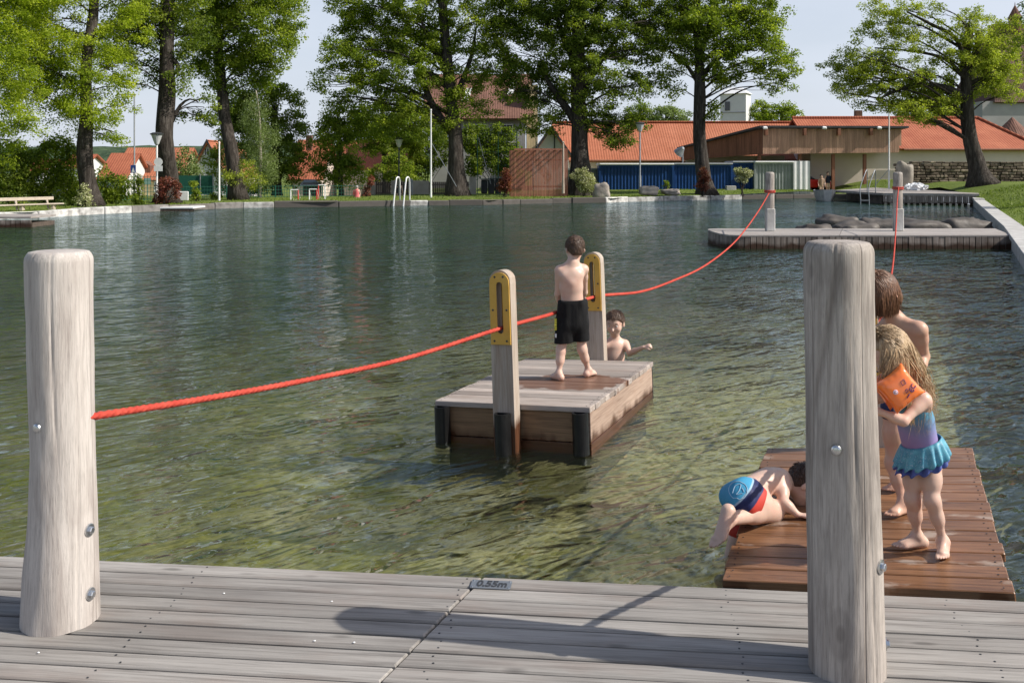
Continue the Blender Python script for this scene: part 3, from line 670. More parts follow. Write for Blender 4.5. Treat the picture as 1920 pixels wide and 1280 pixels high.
q.append(np.array([PB[0] - .03, PB[1] - .13, PZ(352, 25.5)]))
rope('red rope running past the wet raft to the right hand pier post', q, [((*PB,), .132, PZ(351, 25.5)), ((*PB,), .132, PZ(354, 25.5))], 'red pulling ropes')

# ------------------------------------------------------------------ pier with cladding, its two posts
pz = .38; pier = thing('pier', 'long plank pier with rounded end and upright board cladding', 'pier', (8.5, 25, 0))
out_ = [(12.0, 23.9), (12.9, 26.6), (5.6, 26.6)] + [(5.6 - .5 * math.sin(a) ** .6, 25.25 - 1.35 * (-1 if math.cos(a) > 0 else 1) * abs(math.cos(a)) ** .6) for a in np.linspace(.1, math.pi - .1, 16)] + [(5.65, 23.9)]
mb = MB(); nrow = 19; rng = np.random.default_rng(2)
def xr_at(y):
    L_ = [p for p in out_]; xs_ = []
    for i in range(len(L_)):
        a, b = L_[i], L_[(i + 1) % len(L_)]
        if (a[1] - y) * (b[1] - y) < 0: xs_.append(a[0] + (b[0] - a[0]) * (y - a[1]) / (b[1] - a[1]))
    return min(xs_), max(xs_)
for r_ in range(nrow):
    y0 = 23.9 + 2.7 * r_ / nrow; y1 = y0 + 2.7 / nrow - .008; a0, b0 = xr_at(y0 + .004); a1, b1 = xr_at(y1 - .002)
    cut = 7.9 + .25 * (r_ % 2) * 0 + .36 * (y0 - 24); tt = float(np.clip(rng.normal(.55, .15), 0, 1))
    mb.prism([(a0, y0), (cut, y0), (cut + .03, y1), (a1, y1)], 'z', pz - .035, pz, tt); mb.prism([(cut + .012, y0), (b0, y0), (b1, y1), (cut + .042, y1)], 'z', pz - .035, pz, float(np.clip(tt + .1, 0, 1)))
part(pier, 'deck_boards', mb, M['pier'], True)
k = NT('pier_cladding'); v = k.coords(); sx = k.n('SeparateXYZ', Vector=v); g = k.noise(k.n('Mapping', Vector=v, Scale=(14, 14, 1)).outputs[0], 1.5, 5)
c = k.ramp(g, [(.3, (.15, .12, .10)), (.7, (.30, .255, .225))]); tv = k.math('ADD', k.math('MULTIPLY', k.attr(), .7), .6); c = k.mix(1, c, k.n('CombineColor', Red=tv, Green=tv, Blue=tv).outputs[0], 'MULTIPLY')
wetf = k.ramp(k.math('SUBTRACT', sx.outputs[2], k.math('MULTIPLY', k.noise(v, 2.3, 4), .25)), [(.0, (1,) * 3), (.09, (0,) * 3)])
c = k.mix(wetf, c, (.05, .026, .016)); M['clad'] = k.done(c, .7, k.bump(g, .3, .01), .25)
mb = MB(); path = dens([(12.0, 23.92)] + [(5.65, 23.92)] + [(5.6 - .48 * math.sin(a) ** .6, 25.25 - 1.33 * (-1 if math.cos(a) > 0 else 1) * abs(math.cos(a)) ** .6) for a in np.linspace(math.pi - .1, .1, 16)], .02, False)
cs = np.concatenate([[0], np.cumsum(np.linalg.norm(np.diff(path, axis=0), axis=1))]); t = 0
while t < cs[-1] - .15:
    a = np.array([np.interp(t, cs, path[:, j]) for j in (0, 1)]); b = np.array([np.interp(t + .138, cs, path[:, j]) for j in (0, 1)]); ang = math.atan2(*(b - a)[::-1])
    ro = np.array([[math.cos(ang), -math.sin(ang), 0], [math.sin(ang), math.cos(ang), 0], [0, 0, 1]]); c_ = (a + b) / 2
    mb.box((c_[0], c_[1] + rng.normal(0, .003), pz - .04 - .375 / 2 - .05), (.13, .028, .475), ro, 0, float(rng.uniform(0, 1))); t += .146
part(pier, 'cladding', mb, M['clad'], True)
mb = MB(); mb.prism([(5.9, 24.1), (11.9, 24.1), (12.6, 26.5), (5.9, 26.5)], 'z', -1.5, pz - .05); part(pier, 'core', mb, M['dark_slot'], True)
def pier_post(x, y, label):
    t = thing('pier_post', label, 'post', (x, y, pz), group='round posts on the pier'); r = .117; mb = MB()
    mb.lathe([(r, -.02), (r, .5), (r * .99, 1.0), (r * .985, 1.46), (r * .9, 1.495), (r * .6, 1.51)], 22); part(t, 'log', mb, M['log_r'], smooth=False)
    mb = MB(); mb.box((0, -.03, .29), (.225, .2, .58), None, .02); part(t, 'foot_block', mb, M['concrete'])
    for z in (.18, .44): mb = MB(); mb.lathe([(.014, 0), (.014, .02), (.008, .026)], 8, (.115, -.03, z), np.array([[0, 0, 1], [0, 1, 0], [-1, 0, 0]])); part(t, 'bolt', mb, M['steel'])
    return t
pier_post(*PA, 'grey round post near the rounded end of the pier'); pier_post(*PB, 'grey round post farther along the pier, in front of the stone block')

# ------------------------------------------------------------------ right bank wall
wlp = thing('bank_wall', 'pale concrete edging wall along the lawn on the right bank', 'wall', (13.5, 27, 0)); mb = MB(); cp = MB()
pts = dens([(24.6, 53.3), (13.3, 26.9), (9.36, 18.2), (2.9, 3.1)], .1, False); cs = np.concatenate([[0], np.cumsum(np.linalg.norm(np.diff(pts, axis=0), axis=1))]); t = 0; rng = np.random.default_rng(8)
while t < cs[-1] - 1:
    a = np.array([np.interp(t, cs, pts[:, j]) for j in (0, 1)]); b = np.array([np.interp(t + 1.9, cs, pts[:, j]) for j in (0, 1)]); d_ = nrm(b - a); ang = math.atan2(d_[1], d_[0]); nn = np.array([-d_[1], d_[0]]); 
    if nn[0] < 0: nn = -nn
    ro = np.array([[math.cos(ang), -math.sin(ang), 0], [math.sin(ang), math.cos(ang), 0], [0, 0, 1]]); c_ = (a + b) / 2 + nn * .24; h_ = .47 if t < 3 else .42
    cp.box((*c_, h_ - .06), (np.linalg.norm(b - a) - .012, .5, .12), ro, .01, float(rng.uniform(.3, .7))); c2 = (a + b) / 2 + nn * .25
    mb.box((*c2, (h_ - .124 - 3.4) / 2), (np.linalg.norm(b - a) - .002, .42, h_ - .124 + 3.4), ro); t += 1.9
part(wlp, 'coping', cp, M['concrete'], True); part(wlp, 'wall_face', mb, M['concrete'], True)

# ------------------------------------------------------------------ swimming deck at the back, ladders, boulders
bz = .66; bd = thing('swimming_deck', 'broad grey deck at the back of the pond by the steel ladder', 'deck', (22, 58, 0))
def at(u, v, z): 
    Y = (EYE - z) * F / (v - HZ); return np.array([PX(u, Y), Y])
A_, B_, C_ = at(1562, 357, bz), at(1656, 362, bz), at(1836, 363.5, bz); D_, E_ = np.array([PX(1823, 68), 68]), np.array([PX(1640, 69), 69])
mb = MB(); mb.prism([tuple(A_), tuple(B_), tuple(C_), tuple(D_), tuple(E_)], 'z', bz - .12, bz); part(bd, 'deck_top', mb, M['pier'], True)
mb = MB(); rng = np.random.default_rng(4)
for p0, p1 in ((B_, C_), (C_, D_)):
    d_ = p1 - p0; ln = np.linalg.norm(d_); ang = math.atan2(d_[1], d_[0]); ro = np.array([[math.cos(ang), -math.sin(ang), 0], [math.sin(ang), math.cos(ang), 0], [0, 0, 1]])
    for i in range(int(ln / .15)):
        c_ = p0 + d_ * ((i + .5) * .15 / ln); mb.box((c_[0], c_[1] + .03, bz - .125 - .2), (.14, .03, .4), ro, 0, float(rng.uniform(0, 1)))
part(bd, 'cladding', mb, M['clad'], True)
for i in range(16):
    c_ = lerp(B_, C_, (i + .5) / 16) + [0, .5]; mb = MB(); mb.box((c_[0], c_[1], -.5), (.13, .13, 2.05)); part(bd, 'pile', mb, M['dark_slot'], True)
mb = MB(); 
q0 = A_ + [1.2, 1.2]; q1 = B_ + [.3, 1.0]; mb.prism([tuple(q0), tuple(q1), tuple(q1 + [0, 5]), tuple(q0 + [2, 5])], 'z', -1.2, bz - .13); part(bd, 'foundation', mb, M['stone_wet'], True)
t = thing('steel_ladder', 'bare steel pool ladder with arched handrails on the back deck', 'ladder', (PX(1622, 53.2), 53.2, 0))
for u in (1613, 1629):
    x = PX(u, 53.2); mb = MB(); pa = spline([(x, 53.15, -1.0), (x, 53.15, .3), (x, 53.2, .95), (x + .36, 53.5, 1.72), (x + .52, 53.7, 1.9), (x + .62, 53.9, 1.75), (x + .66, 54.0, 1.2), (x + .67, 54.05, .66)], .08); mb.tube(pa, .024, 8); part(t, 'rail', mb, M['steel_dull'], True, True)
for z in (-.3, 0, .28): mb = MB(); mb.box((PX(1621, 53.2), 53.15, z), (.44, .08, .03)); part(t, 'step', mb, M['steel_dull'], True)
t = thing('steel_ladder', 'white pool ladder of two hoops on the far stone kerb', 'ladder', (PX(750, 51.6), 51.6, 0))
for u in (738.5, 757):
    x = PX(u, 51.2); mb = MB(); pa = spline([(x, 51.0, -.8), (x, 51.0, 0), (x + .1, 51.25, 1.3), (x + .14, 51.35, 1.5), (x + .2, 51.55, 1.52), (x + .23, 51.8, 1.3), (x + .2, 52.2, .3)], .08); mb.tube(pa, .04, 8); part(t, 'rail', mb, M['white_paint'], True, True)
def boulder(u, vb, w, h, Y, label, seed, zb, dep=None, wet=False, group=None):
    W = w * Y / F; H = h * Y / F; mb = MB(); x = PX(u, Y); mb.blob((x, Y, zb + H * .42), (W / 2, (dep or W * .4), H * .6), 16, .2, 1.6, seed, boxy=.85)
    solo('boulder', label, 'boulder', mb, M['stone_wet' if wet else 'stone'], (x, Y, zb), group, True)
G1 = 'boulders on the far grass bank'; G2 = 'wet boulders lying in the water behind the pier'
boulder(1128, 363, 30, 26, 57.5, 'tall rounded pale boulder beside the variegated bush', 2, .33, group=G1); boulder(1216, 360, 36, 14, 60, 'low rounded boulder under the lamp before the blue containers', 5, .42, group=G1); boulder(1257, 360, 32, 9, 61, 'flat broken rock slab on the grass by the red leaved shrub', 9, .42, group=G1)
for (u, vb, w, h, Y, s, lb) in ((1572, 415, 80, 13, 32.5, 1, 'largest wet boulder, rounded, at the open water end of the row'), (1528, 425, 70, 8, 28.8, 2, 'low flat wet boulder nearest the rounded pier end'), (1605, 424, 85, 13, 29.2, 3, 'wet boulder just left of the second pier post'), (1650, 418, 80, 13, 30.8, 4, 'wet boulder behind the second pier post'), (1725, 421, 100, 13, 31, 6, 'dark wet boulder right of the second pier post'), (1808, 421, 84, 15, 31.5, 7, 'wet boulder closest to the concrete bank wall')):
    W = w * Y / F; H = h * Y / F; mb = MB(); x = PX(u, Y); mb.blob((x, Y, .0), (W / 2, W * .36, max(.12, PZ(vb - h, Y) * .84)), 18, .24, 2.1, s, boxy=.78); solo('boulder', lb, 'boulder', mb, M['stone_wet'], (x, Y, 0), G2, True)
mb = MB(); x = PX(1696, 62); mb.blob((x, 62, 1.35), (.44, .35, 1.0), 16, .22, 1.7, 12, boxy=.7); solo('standing_stone', 'upright pale stone block behind the second pier post', 'stone', mb, M['stone'], (x, 62, .6), None, True)
mb = MB(); 
for i, (dx, s) in enumerate(((-.3, .2), (.1, .26), (.45, .2))): mb.blob((PX(1716, 60) + dx, 60, .84), (s * 1.5, s, s), 9, .5, 3, 20 + i)
solo('plastic_sheet', 'crumpled clear plastic sheet lying on the back deck', 'plastic sheet', mb, NT('clear_plastic').done((.7, .72, .75), .12, None, .8), (PX(1716, 60), 60, .66), None)
# boat moored at the back deck
t = thing('rowing_boat', 'small pale rowing boat moored at the corner of the back deck', 'boat', (PX(1552, 58.5), 58.5, 0)); mb = MB(); sec = []
for i, s in enumerate(np.linspace(0, 1, 9)):
    wdt = .62 * math.sin(math.pi * (.12 + .6 * s)) ; hgt = .55 + .18 * (1 - s) ** 2 + .1 * s; row = []
    for a in np.linspace(-1, 1, 11): row.append((wdt * np.sign(a) * abs(a) ** .6, s * 3.0, -.15 + (hgt + .15) * abs(a) ** 2.2))
    sec.append(row)
V = np.array(sec).reshape(-1, 3); Fc = [(i * 11 + j, i * 11 + j + 1, i * 11 + 12 + j, i * 11 + 11 + j) for i in range(8) for j in range(10)]; Fc += [tuple(range(11)), tuple(range(98, 87, -1))]
mb.add(V, Fc); o = part(t, 'hull', mb, stuffmat('boat_hull', (.36, .36, .34), (.55, .54, .5), 3, rough=.5)); o.rotation_euler = (0, 0, R(-12)); sm_o = o.modifiers.new('thickness', 'SOLIDIFY'); sm_o.thickness = .03
for e_ in (0, -1): mb = MB(); mb.tube([(p[0] * 1.02, p[1], p[2]) for p in [r_[e_] for r_ in sec]], .03, 6); o = part(t, 'gunwale', mb, M['grey_paint']); o.rotation_euler = (0, 0, R(-12))
# jetties on the left bank
def jetty(label, u0, u1, vt, vb, Y, ztop, dark):
    x0, x1 = PX(u0, Y), PX(u1, Y); t = thing('jetty', label, 'jetty', ((x0 + x1) / 2, Y, 0), group='small jetties on the left bank'); mb = MB(); mb.box(((x0 + x1) / 2, Y + .9, ztop - .035), (x1 - x0, 1.8, .07), None, .01); part(t, 'deck_top', mb, M['white_paint'] if dark else M['pier'], True)
    mb = MB(); rng = np.random.default_rng(1); n_ = int((x1 - x0) / .16)
    for i in range(n_): mb.box((x0 + (i + .5) * (x1 - x0) / n_, Y + .03, ztop - .125 - .17), ((x1 - x0) / n_ - .02, .03, .34), None, 0, float(rng.uniform(0, 1)))
    part(t, 'cladding', mb, M['dark_slot'] if dark else M['clad'], True)
    mb = MB(); mb.box(((x0 + x1) / 2, Y + 1.0, -.5), (x1 - x0 - .1, 1.6, ztop * 2 + .7 - .14)); part(t, 'foundation', mb, M['dark_slot'], True)
jetty('small plank jetty with upright boards below the left bench', -60, 58, 404, 430, 32.6, .41, False)
jetty('dark jetty with a white edge below the lamp on the left bank', 236, 362, 389, 399, 44.8, .24, True)
# ------------------------------------------------------------------ street furniture on the banks
def lamp(u, vt, vb, Y, label, head, m, group=None, signs=None):
    x = PX(u, Y); zb, zt = PZ(vb, Y) - .1, PZ(vt, Y); t = thing('street_lamp', label, 'lamp', (x, Y, zb), group=group)
    mb = MB(); hh = .62 if head == 'cone' else 0; mb.tube([(x, Y, zb), (x, Y, zb + 1.0)], .07, 10); mb.tube([(x, Y, zb + 1.0), (x, Y, zt - hh)], .045, 10); part(t, 'pole', mb, m, True)
    if head == 'cone':
        mb = MB(); mb.lathe([(.05, -hh), (.10, -hh + .06), (.26, -.12)], 14, (x, Y, zt)); part(t, 'lamp_glass', mb, M['lampglass'], True)
        mb = MB(); mb.lathe([(.30, -.118), (.32, -.08), (.2, -.02), (.05, 0)], 16, (x, Y, zt)); part(t, 'cap', mb, M['dark_paint'], True)
    else:
        mb = MB(); mb.box((x - .45, Y, zt + .03), (1.1, .2, .08), None, .02); part(t, 'lamp_head', mb, m, True)
    return t
M['lampglass'] = stuffmat('lamp_glass', (.45, .46, .47), (.55, .56, .56), 3, rough=.2, bump=0)
M['sign_blue'] = stuffmat('sign_blue', (.02, .06, .25), (.03, .08, .3), 3, rough=.4, bump=0)
t = lamp(294, 248, 384, 47, 'park lamp with cone head and round white signs on its pole', 'cone', M['white_paint'], 'post top park lamps')
x = PX(294, 47)
for (dz, w_, h_) in ((304, .42, .42), (316, .4, .26)):
    z = PZ(dz, 47); mb = MB()
    if w_ == h_: mb.lathe([(.2, 0), (.2, .02)], 18, (x + .1, 46.92, z), np.array([[1, 0, 0], [0, 0, -1], [0, 1, 0]]))
    else: mb.box((x + .1, 46.9, z), (w_, .02, h_))
    part(t, 'sign_plate', mb, M['white_paint'], True)
lamp(1200, 229, 357, 60.5, 'grey park lamp with cone head before the blue containers', 'cone', M['grey_paint'], 'post top park lamps')
lamp(748, 258, 366, 62, 'dark park lamp with cone head above the white pool ladder', 'cone', M['dark_paint'], 'post top park lamps')
lamp(252, 178, 372, 62, 'tall dark street light with flat arm head before the orange roof', 'arm', M['grey_paint'])
def pole(u, vt, vb, Y, label, r=.05, m=None, name='flag_pole', cat='pole', guys=()):
    x = PX(u, Y); zb = PZ(vb, Y) - .15; t = thing(name, label, cat, (x, Y, zb)); mb = MB(); zt = PZ(vt, Y); mb.tube([(x, Y, zb), (x, Y, zb + .9), (x, Y, zt)], [r * 1.25, r, r * .75], 10); part(t, 'pole', mb, m or M['white_paint'], True)
    mb = MB(); mb.blob((x, Y, zt + r * .4), (r * 1.1, r * 1.1, r), 6, 0); part(t, 'finial', mb, m or M['white_paint'], True)
    for (v0, u1, v1) in guys:
        mb = MB(); mb.tube([(x, Y, PZ(v0, Y)), (PX(u1, Y), Y, PZ(v1, Y))], .02, 5); part(t, 'stay', mb, M['steel_dull'], True)
    return t
pole(411, 268, 377, 52, 'thin white pole on the left bank beside the yellow green bush'); pole(808, 207, 370, 58, 'tall white flag pole with a slanting stay, by the slatted fence', .055, guys=((266, 856, 350),))
pole(1667, 196, 350, 62, 'slender pale pole rising behind the stone block', .05, guys=((317, 1640, 348),))
pole(1056, 268, 358, 59, 'weathered timber post at the edge of the brown slat screen', .07, M['post_grey'], 'timber_post', 'post')
# ball stop net poles
t = thing('ball_net', 'green netting on thin poles beside the big dark tree', 'net', (PX(930, 66), 66, .3))
for u, vt in ((895, 252), (934, 245), (969, 246), (1005, 250)):
    mb = MB(); mb.tube([(PX(u, 66), 66, .2), (PX(u, 66), 66, PZ(vt, 66))], .03, 6); part(t, 'net_pole', mb, M['green_fence'], True)
for u0, v0, u1 in ((897, 258, 920), (1270 * 0 + 1005, 262, 1022)):
    mb = MB(); mb.tube([(PX(u0, 66), 66, PZ(v0, 66)), (PX(u1, 66), 66.0, PZ(345, 66))], .02, 5); part(t, 'stay', mb, M['steel_dull'], True)
mb = MB()
for v in (250, 285, 310, 335): mb.tube([(PX(895, 66), 66, PZ(v, 66)), (PX(1005, 66), 66, PZ(v, 66))], .008, 4)
for u in np.arange(900, 1005, 5): mb.tube([(PX(u, 66), 66, PZ(250, 66)), (PX(u, 66), 66, PZ(345, 66))], .004, 3)
part(t, 'net', mb, M['green_fence'], True)
# fences of green wire mesh
def wire_fence(label, pts, h, step, group=None, dens_=.16):
    t = thing('wire_fence', label, 'fence', (*pts[0], ground_z(np.array(pts[0][0]), np.array(pts[0][1])) - .05), group=group); wm = MB()
    for a, b in zip(pts[:-1], pts[1:]):
        a, b = np.array(a), np.array(b); ln = np.linalg.norm(b - a); n_ = int(ln / step)
        for i in range(n_ + 1):
            p = lerp(a, b, i / n_); z0 = float(ground_z(p[0], p[1])) - .1; mb = MB(); mb.box((p[0], p[1], z0 + h / 2 + .05), (.06, .06, h + .1)); part(t, 'fence_post', mb, M['green_fence'], True)
        za, zb = float(ground_z(a[0], a[1])), float(ground_z(b[0], b[1]))
        for q in np.arange(.05, h + .01, .2): wm.tube([(*a, za + q), (*b, zb + q)], .011, 4)
        for i in range(int(ln / dens_)):
            p = lerp(a, b, (i + .5) * dens_ / ln); z0 = lerp(za, zb, (i + .5) * dens_ / ln); wm.box((p[0], p[1], z0 + h / 2), (.022, .012, h))
    part(t, 'wire_mesh', wm, M['green_fence'], True); return t
wire_fence('tall green wire fence behind the bench and lamp on the left', [(PX(60, 50), 50), (PX(300, 53), 53)], 1.35, 2.5)
wire_fence('low green wire fence behind the small goals', [(PX(330, 56), 56), (PX(690, 60), 60)], .72, 2.5)
t = thing('privacy_screen', 'dark green fabric screen behind the red leaved shrub', 'screen', (PX(360, 60), 60, .2))
mb = MB(); mb.box((PX(363, 60), 60, PZ(347, 60)), (2.45, .03, 1.15)); part(t, 'fabric', mb, stuffmat('green_fabric', (.015, .09, .06), (.02, .12, .08), 3, bump=.1), True)
for u in (326, 376, 400): mb = MB(); mb.tube([(PX(u, 60), 59.95, 0), (PX(u, 60), 59.95, PZ(326, 60))], .03, 6); part(t, 'fence_post', mb, M['steel_dull'], True)
# bench
t = thing('bench', 'low wooden bench with a plank back by the hedge on the left bank', 'bench', (PX(60, 39.5), 39.5, .3))
def bpt(s, z, d=0): 
    a, b = np.array([PX(-40, 38.2), 38.2]), np.array([PX(118, 41.2), 41.2]); p = lerp(a, b, s); nn = nrm([-(b - a)[1], (b - a)[0]]); p = p + nn * d; return np.array([p[0], p[1], z])
bw_ = stuffmat('bench_wood', (.40, .34, .27), (.52, .45, .36), 2, (8, 1, 8), .7)
for nm, z, d, hh, dd in (('seat', .535, 0, .05, .30), ('backrest', .76, .22, .13, .04)):
    a, b = bpt(0, z, d), bpt(.99 if nm == 'seat' else .92, z, d); dr = nrm(b - a); ang = math.atan2(dr[1], dr[0]); ro = np.array([[math.cos(ang), -math.sin(ang), 0], [math.sin(ang), math.cos(ang), 0], [0, 0, 1]])
    mb = MB(); mb.box((a + b) / 2, (np.linalg.norm(b - a), dd, hh), ro, .008); part(t, nm, mb, bw_, True)
for s in (.12, .5, .88): mb = MB(); a = bpt(s, .4, .02); mb.box(a, (.12, .22, .24)); mb.tube([bpt(s - .04, .3, .1), bpt(s - .04, .8, .28)], .045, 6); part(t, 'leg', mb, bw_, True)
# goals
red = stuffmat('red_paint', (.5, .05, .05), (.58, .08, .07), 3, bump=0); M['red'] = red
def goal(u0, u1, vt, vb, Y, label):
    t = thing('small_goal', label, 'goal', (PX((u0 + u1) / 2, Y), Y, .29), group='small football goals behind the kerb'); zt = PZ(vt, Y); zb = .25
    for u, m in ((u0, M['white_paint']), (u1, red)): mb = MB(); mb.tube([(PX(u, Y), Y, zb), (PX(u, Y), Y, zt)], .035, 6); part(t, 'goal_post', mb, m, True)
    mb = MB(); mb.tube([(PX(u0, Y), Y, zt), (PX(u1, Y), Y, zt)], .035, 6); part(t, 'crossbar', mb, M['white_paint'], True)
    mb = MB(); mb.tube([(PX(u0, Y), Y, zt), (PX(u0, Y), Y + .6, zb)], .015, 5); mb.tube([(PX(u1, Y), Y, zt), (PX(u1, Y), Y + .6, zb)], .015, 5); mb.tube([(PX(u0, Y), Y + .6, zb + .03), (PX(u1, Y), Y + .6, zb + .03)], .015, 5); part(t, 'back_frame', mb, M['white_paint'], True)
goal(545, 559, 356, 372, 54, 'low white and red goal farthest left'); goal(580, 594, 355, 372, 54.5, 'middle low goal with white left post and red right post'); goal(609, 597, 347, 372, 55, 'tallest of the three small goals, red left post')
# white rounded board, signs
mb = MB(); mb.box((PX(341, 49), 49, PZ(367.5, 49)), (.66, .06, .46), None, .05); solo('white_board', 'blank white rounded board standing in the red leaved shrub', 'board', mb, M['white_paint'], (PX(341, 49), 49, .3))
t = thing('blue_sign', 'blue square road sign on a pole before the orange roofed house', 'sign', (PX(251, 61), 61, -.2)); mb = MB(); mb.tube([(PX(251, 61), 61, -.3), (PX(251, 61), 61, PZ(308, 61))], .035, 6); part(t, 'pole', mb, M['grey_paint'], True)
mb = MB(); mb.box((PX(250.5, 61), 60.94, PZ(317, 61)), (.32, .02, .48)); part(t, 'sign_plate', mb, M['sign_blue'], True); mb = MB(); x, z = PX(250.5, 61), PZ(318, 61); mb.prism([(x - .1, z - .16), (x + .1, z - .16), (x, z + .14)], 'y', 60.922, 60.928); part(t, 'white_triangle', mb, M['white_paint'], True)
mb = MB(); mb.box((PX(276, 60), 60, PZ(340, 60)), (.4, .03, .4)); mb.box((PX(276, 60), 60.04, .3), (.05, .05, 1.6)); solo('green_sign', 'pale green square sign on a post by the slim shrub', 'sign', mb, stuffmat('sign_pale', (.25, .4, .36), (.3, .45, .4), 3, bump=0), (PX(276, 60), 60, 0))
# grey boundary fence: pillars and slat panels
t = thing('garden_fence', 'garden fence of grey pillars and dark upright slats behind the ladder', 'fence', (PX(790, 66), 66, .2)); pm = stuffmat('pillar_render', (.40, .36, .33), (.52, .48, .45), 2, rough=.9); sm2 = stuffmat('dark_slats', (.085, .065, .06), (.15, .12, .11), 3, (6, 6, 1))
for u0, u1, vt in ((694, 704, 341), (734, 748, 339), (770, 804, 339), (880, 893, 332)): mb = MB(); Y = 66; mb.box((PX((u0 + u1) / 2, Y), Y, (PZ(vt, Y) - .3) / 2), ((u1 - u0) * Y / F, .25, PZ(vt, Y) + .3)); part(t, 'pillar', mb, pm, True)
for u0, u1 in ((704, 734), (748, 770), (804, 880)):
    mb = MB(); Y = 66.05
    for u in np.arange(u0 + 1.6, u1, 3.6): mb.box((PX(u, Y), Y, (PZ(341, Y) - .2) / 2), (.1, .04, PZ(341, Y) + .2), None, 0, .5)
    for z in (.35, .9): mb.box((PX((u0 + u1) / 2, Y), Y + .05, z), ((u1 - u0) * Y / F, .04, .07))
    part(t, 'slat_panel', mb, sm2, True)
mb = MB(); mb.box((PX(771, 64), 64, PZ(339, 64) - .3), (.2, .06, .85), None, .02); mb.box((PX(773, 64), 64.05, .3), (.06, .06, 1.2)); solo('notice_board', 'narrow grey notice board beside the white pool ladder', 'board', mb, M['grey_paint'], (PX(771, 64), 64, .2))
# brown slat screen
t = thing('slat_screen', 'reddish brown upright slat screen beside the big tree trunk', 'screen', (PX(1010, 60), 60, .2)); mb = MB(); rng = np.random.default_rng(3); Y = 60
for u in np.arange(956.5, 1066, 2.55): mb.box((PX(u, Y), Y + rng.normal(0, .004), (PZ(282, Y)) / 2), (.071, .04, PZ(282, Y)), None, 0, float(np.clip(rng.normal(.5, .25), 0, 1)))
M['slat'] = deck_mat('screen_slats', 0, (.42, .17, .11), (.25, .10, .065), (.34, .14, .10), along='z'); part(t, 'slats', mb, M['slat'], True)
for v_ in (300, 350): mb = MB(); mb.box((PX(1011, Y), Y + .1, PZ(v_, Y)), (3.4, .08, .1)); part(t, 'rail', mb, M['slat'], True)
mb = MB()
for u in np.arange(970, 1066, 12): mb.box((PX(u, Y), Y - .3, PZ(280.5, Y)), (.05, .75, .09), None, 0)
mb.box((PX(1014, Y), Y - .66, PZ(280.5, Y)), (3.2, .05, .1)); part(t, 'pergola_bars', mb, M['slat'], True)
# containers
def corr(mb, x0, x1, y, z0, z1, step=.22, d=.05):
    n_ = max(2, int((x1 - x0) / step)); xs_ = np.linspace(x0, x1, n_ * 4 + 1); ys = y + d * np.tile([0, 0, 1, 1], n_ + 1)[:n_ * 4 + 1]
    V = [(x, yy, z) for z in (z0, z1) for x, yy in zip(xs_, ys)]; m_ = len(xs_); mb.add(V, [(i, i + 1, m_ + i + 1, m_ + i) for i in range(m_ - 1)])
def container(u0, u1, vt, Y, label, m, top=None, end=None):
    x0, x1 = PX(u0, Y), PX(u1, Y); zt = PZ(vt, Y); t = thing('storage_container', label, 'container', ((x0 + x1) / 2, Y, .2), group='storage containers behind the far bank'); mb = MB(); corr(mb, x0 + .08, x1 - .08, Y + .04, .1, zt - .1); part(t, 'side_wall', mb, m, True)
    mb = MB(); mb.box(((x0 + x1) / 2, Y + 1.3, (zt + .1) / 2), (x1 - x0 - .02, 2.3, zt - .12)); part(t, 'body', mb, m, True)
    mb = MB()
    for x in (x0, x1): mb.box((x, Y + .03, (zt - .1) / 2), (.12, .12, zt + .1))
    mb.box(((x0 + x1) / 2, Y + .03, zt - .04), (x1 - x0 - .12, .12, .12)); part(t, 'frame', mb, m, True)
    if top: mb = MB(); mb.box(((x0 + x1) / 2, Y + 1.2, zt + .08), (x1 - x0 + .1, 2.7, .12), None, .04); part(t, 'cover', mb, top, True)
    return t
blue = stuffmat('container_blue', (.006, .04, .15), (.01, .058, .21), 2, rough=.5, bump=.1); cg = stuffmat('container_grey', (.26, .29, .28), (.34, .37, .36), 2, rough=.6, bump=.1)
container(1060, 1124, 316, 70, 'grey container half hidden behind the thick trunk', cg); container(1125, 1262, 310, 68, 'long dark blue container under a white sheet, behind the lamp', blue, M['white_paint']); container(1264, 1372, 309.5, 68.3, 'dark blue container behind the slender tree trunk', blue, M['grey_paint']); container(1374, 1414, 306, 68.6, 'short blue container next to the grey green one', blue, M['grey_paint'])
t = container(1416, 1487, 306, 68, 'grey green container with white end doors', cg, M['white_paint']); mb = MB(); Y = 67.9; x0, x1 = PX(1488, Y), PX(1519, Y); corr(mb, x0, x1, Y, .1, PZ(302, Y), .3, .03); mb.box(((x0 + x1) / 2, Y + 1.2, PZ(302, Y) / 2), (x1 - x0, 2.2, PZ(302, Y) - .1)); part(t, 'end_doors', mb, M['white_paint'], True)
mb = MB(); mb.tube([(PX(1499, 67.7), 67.7, .1), (PX(1499, 67.7), 67.7, PZ(300, 67.7))], .03, 6); part(t, 'door_bar', mb, M['grey_paint'], True)
mb = MB(); mb.box((PX(1370, 66), 66, .62), (.62, .5, .42), None, .02); solo('planter', 'small grey box planter by the pale bush before the blue container', 'planter', mb, M['concrete'], (PX(1370, 66), 66, .4))

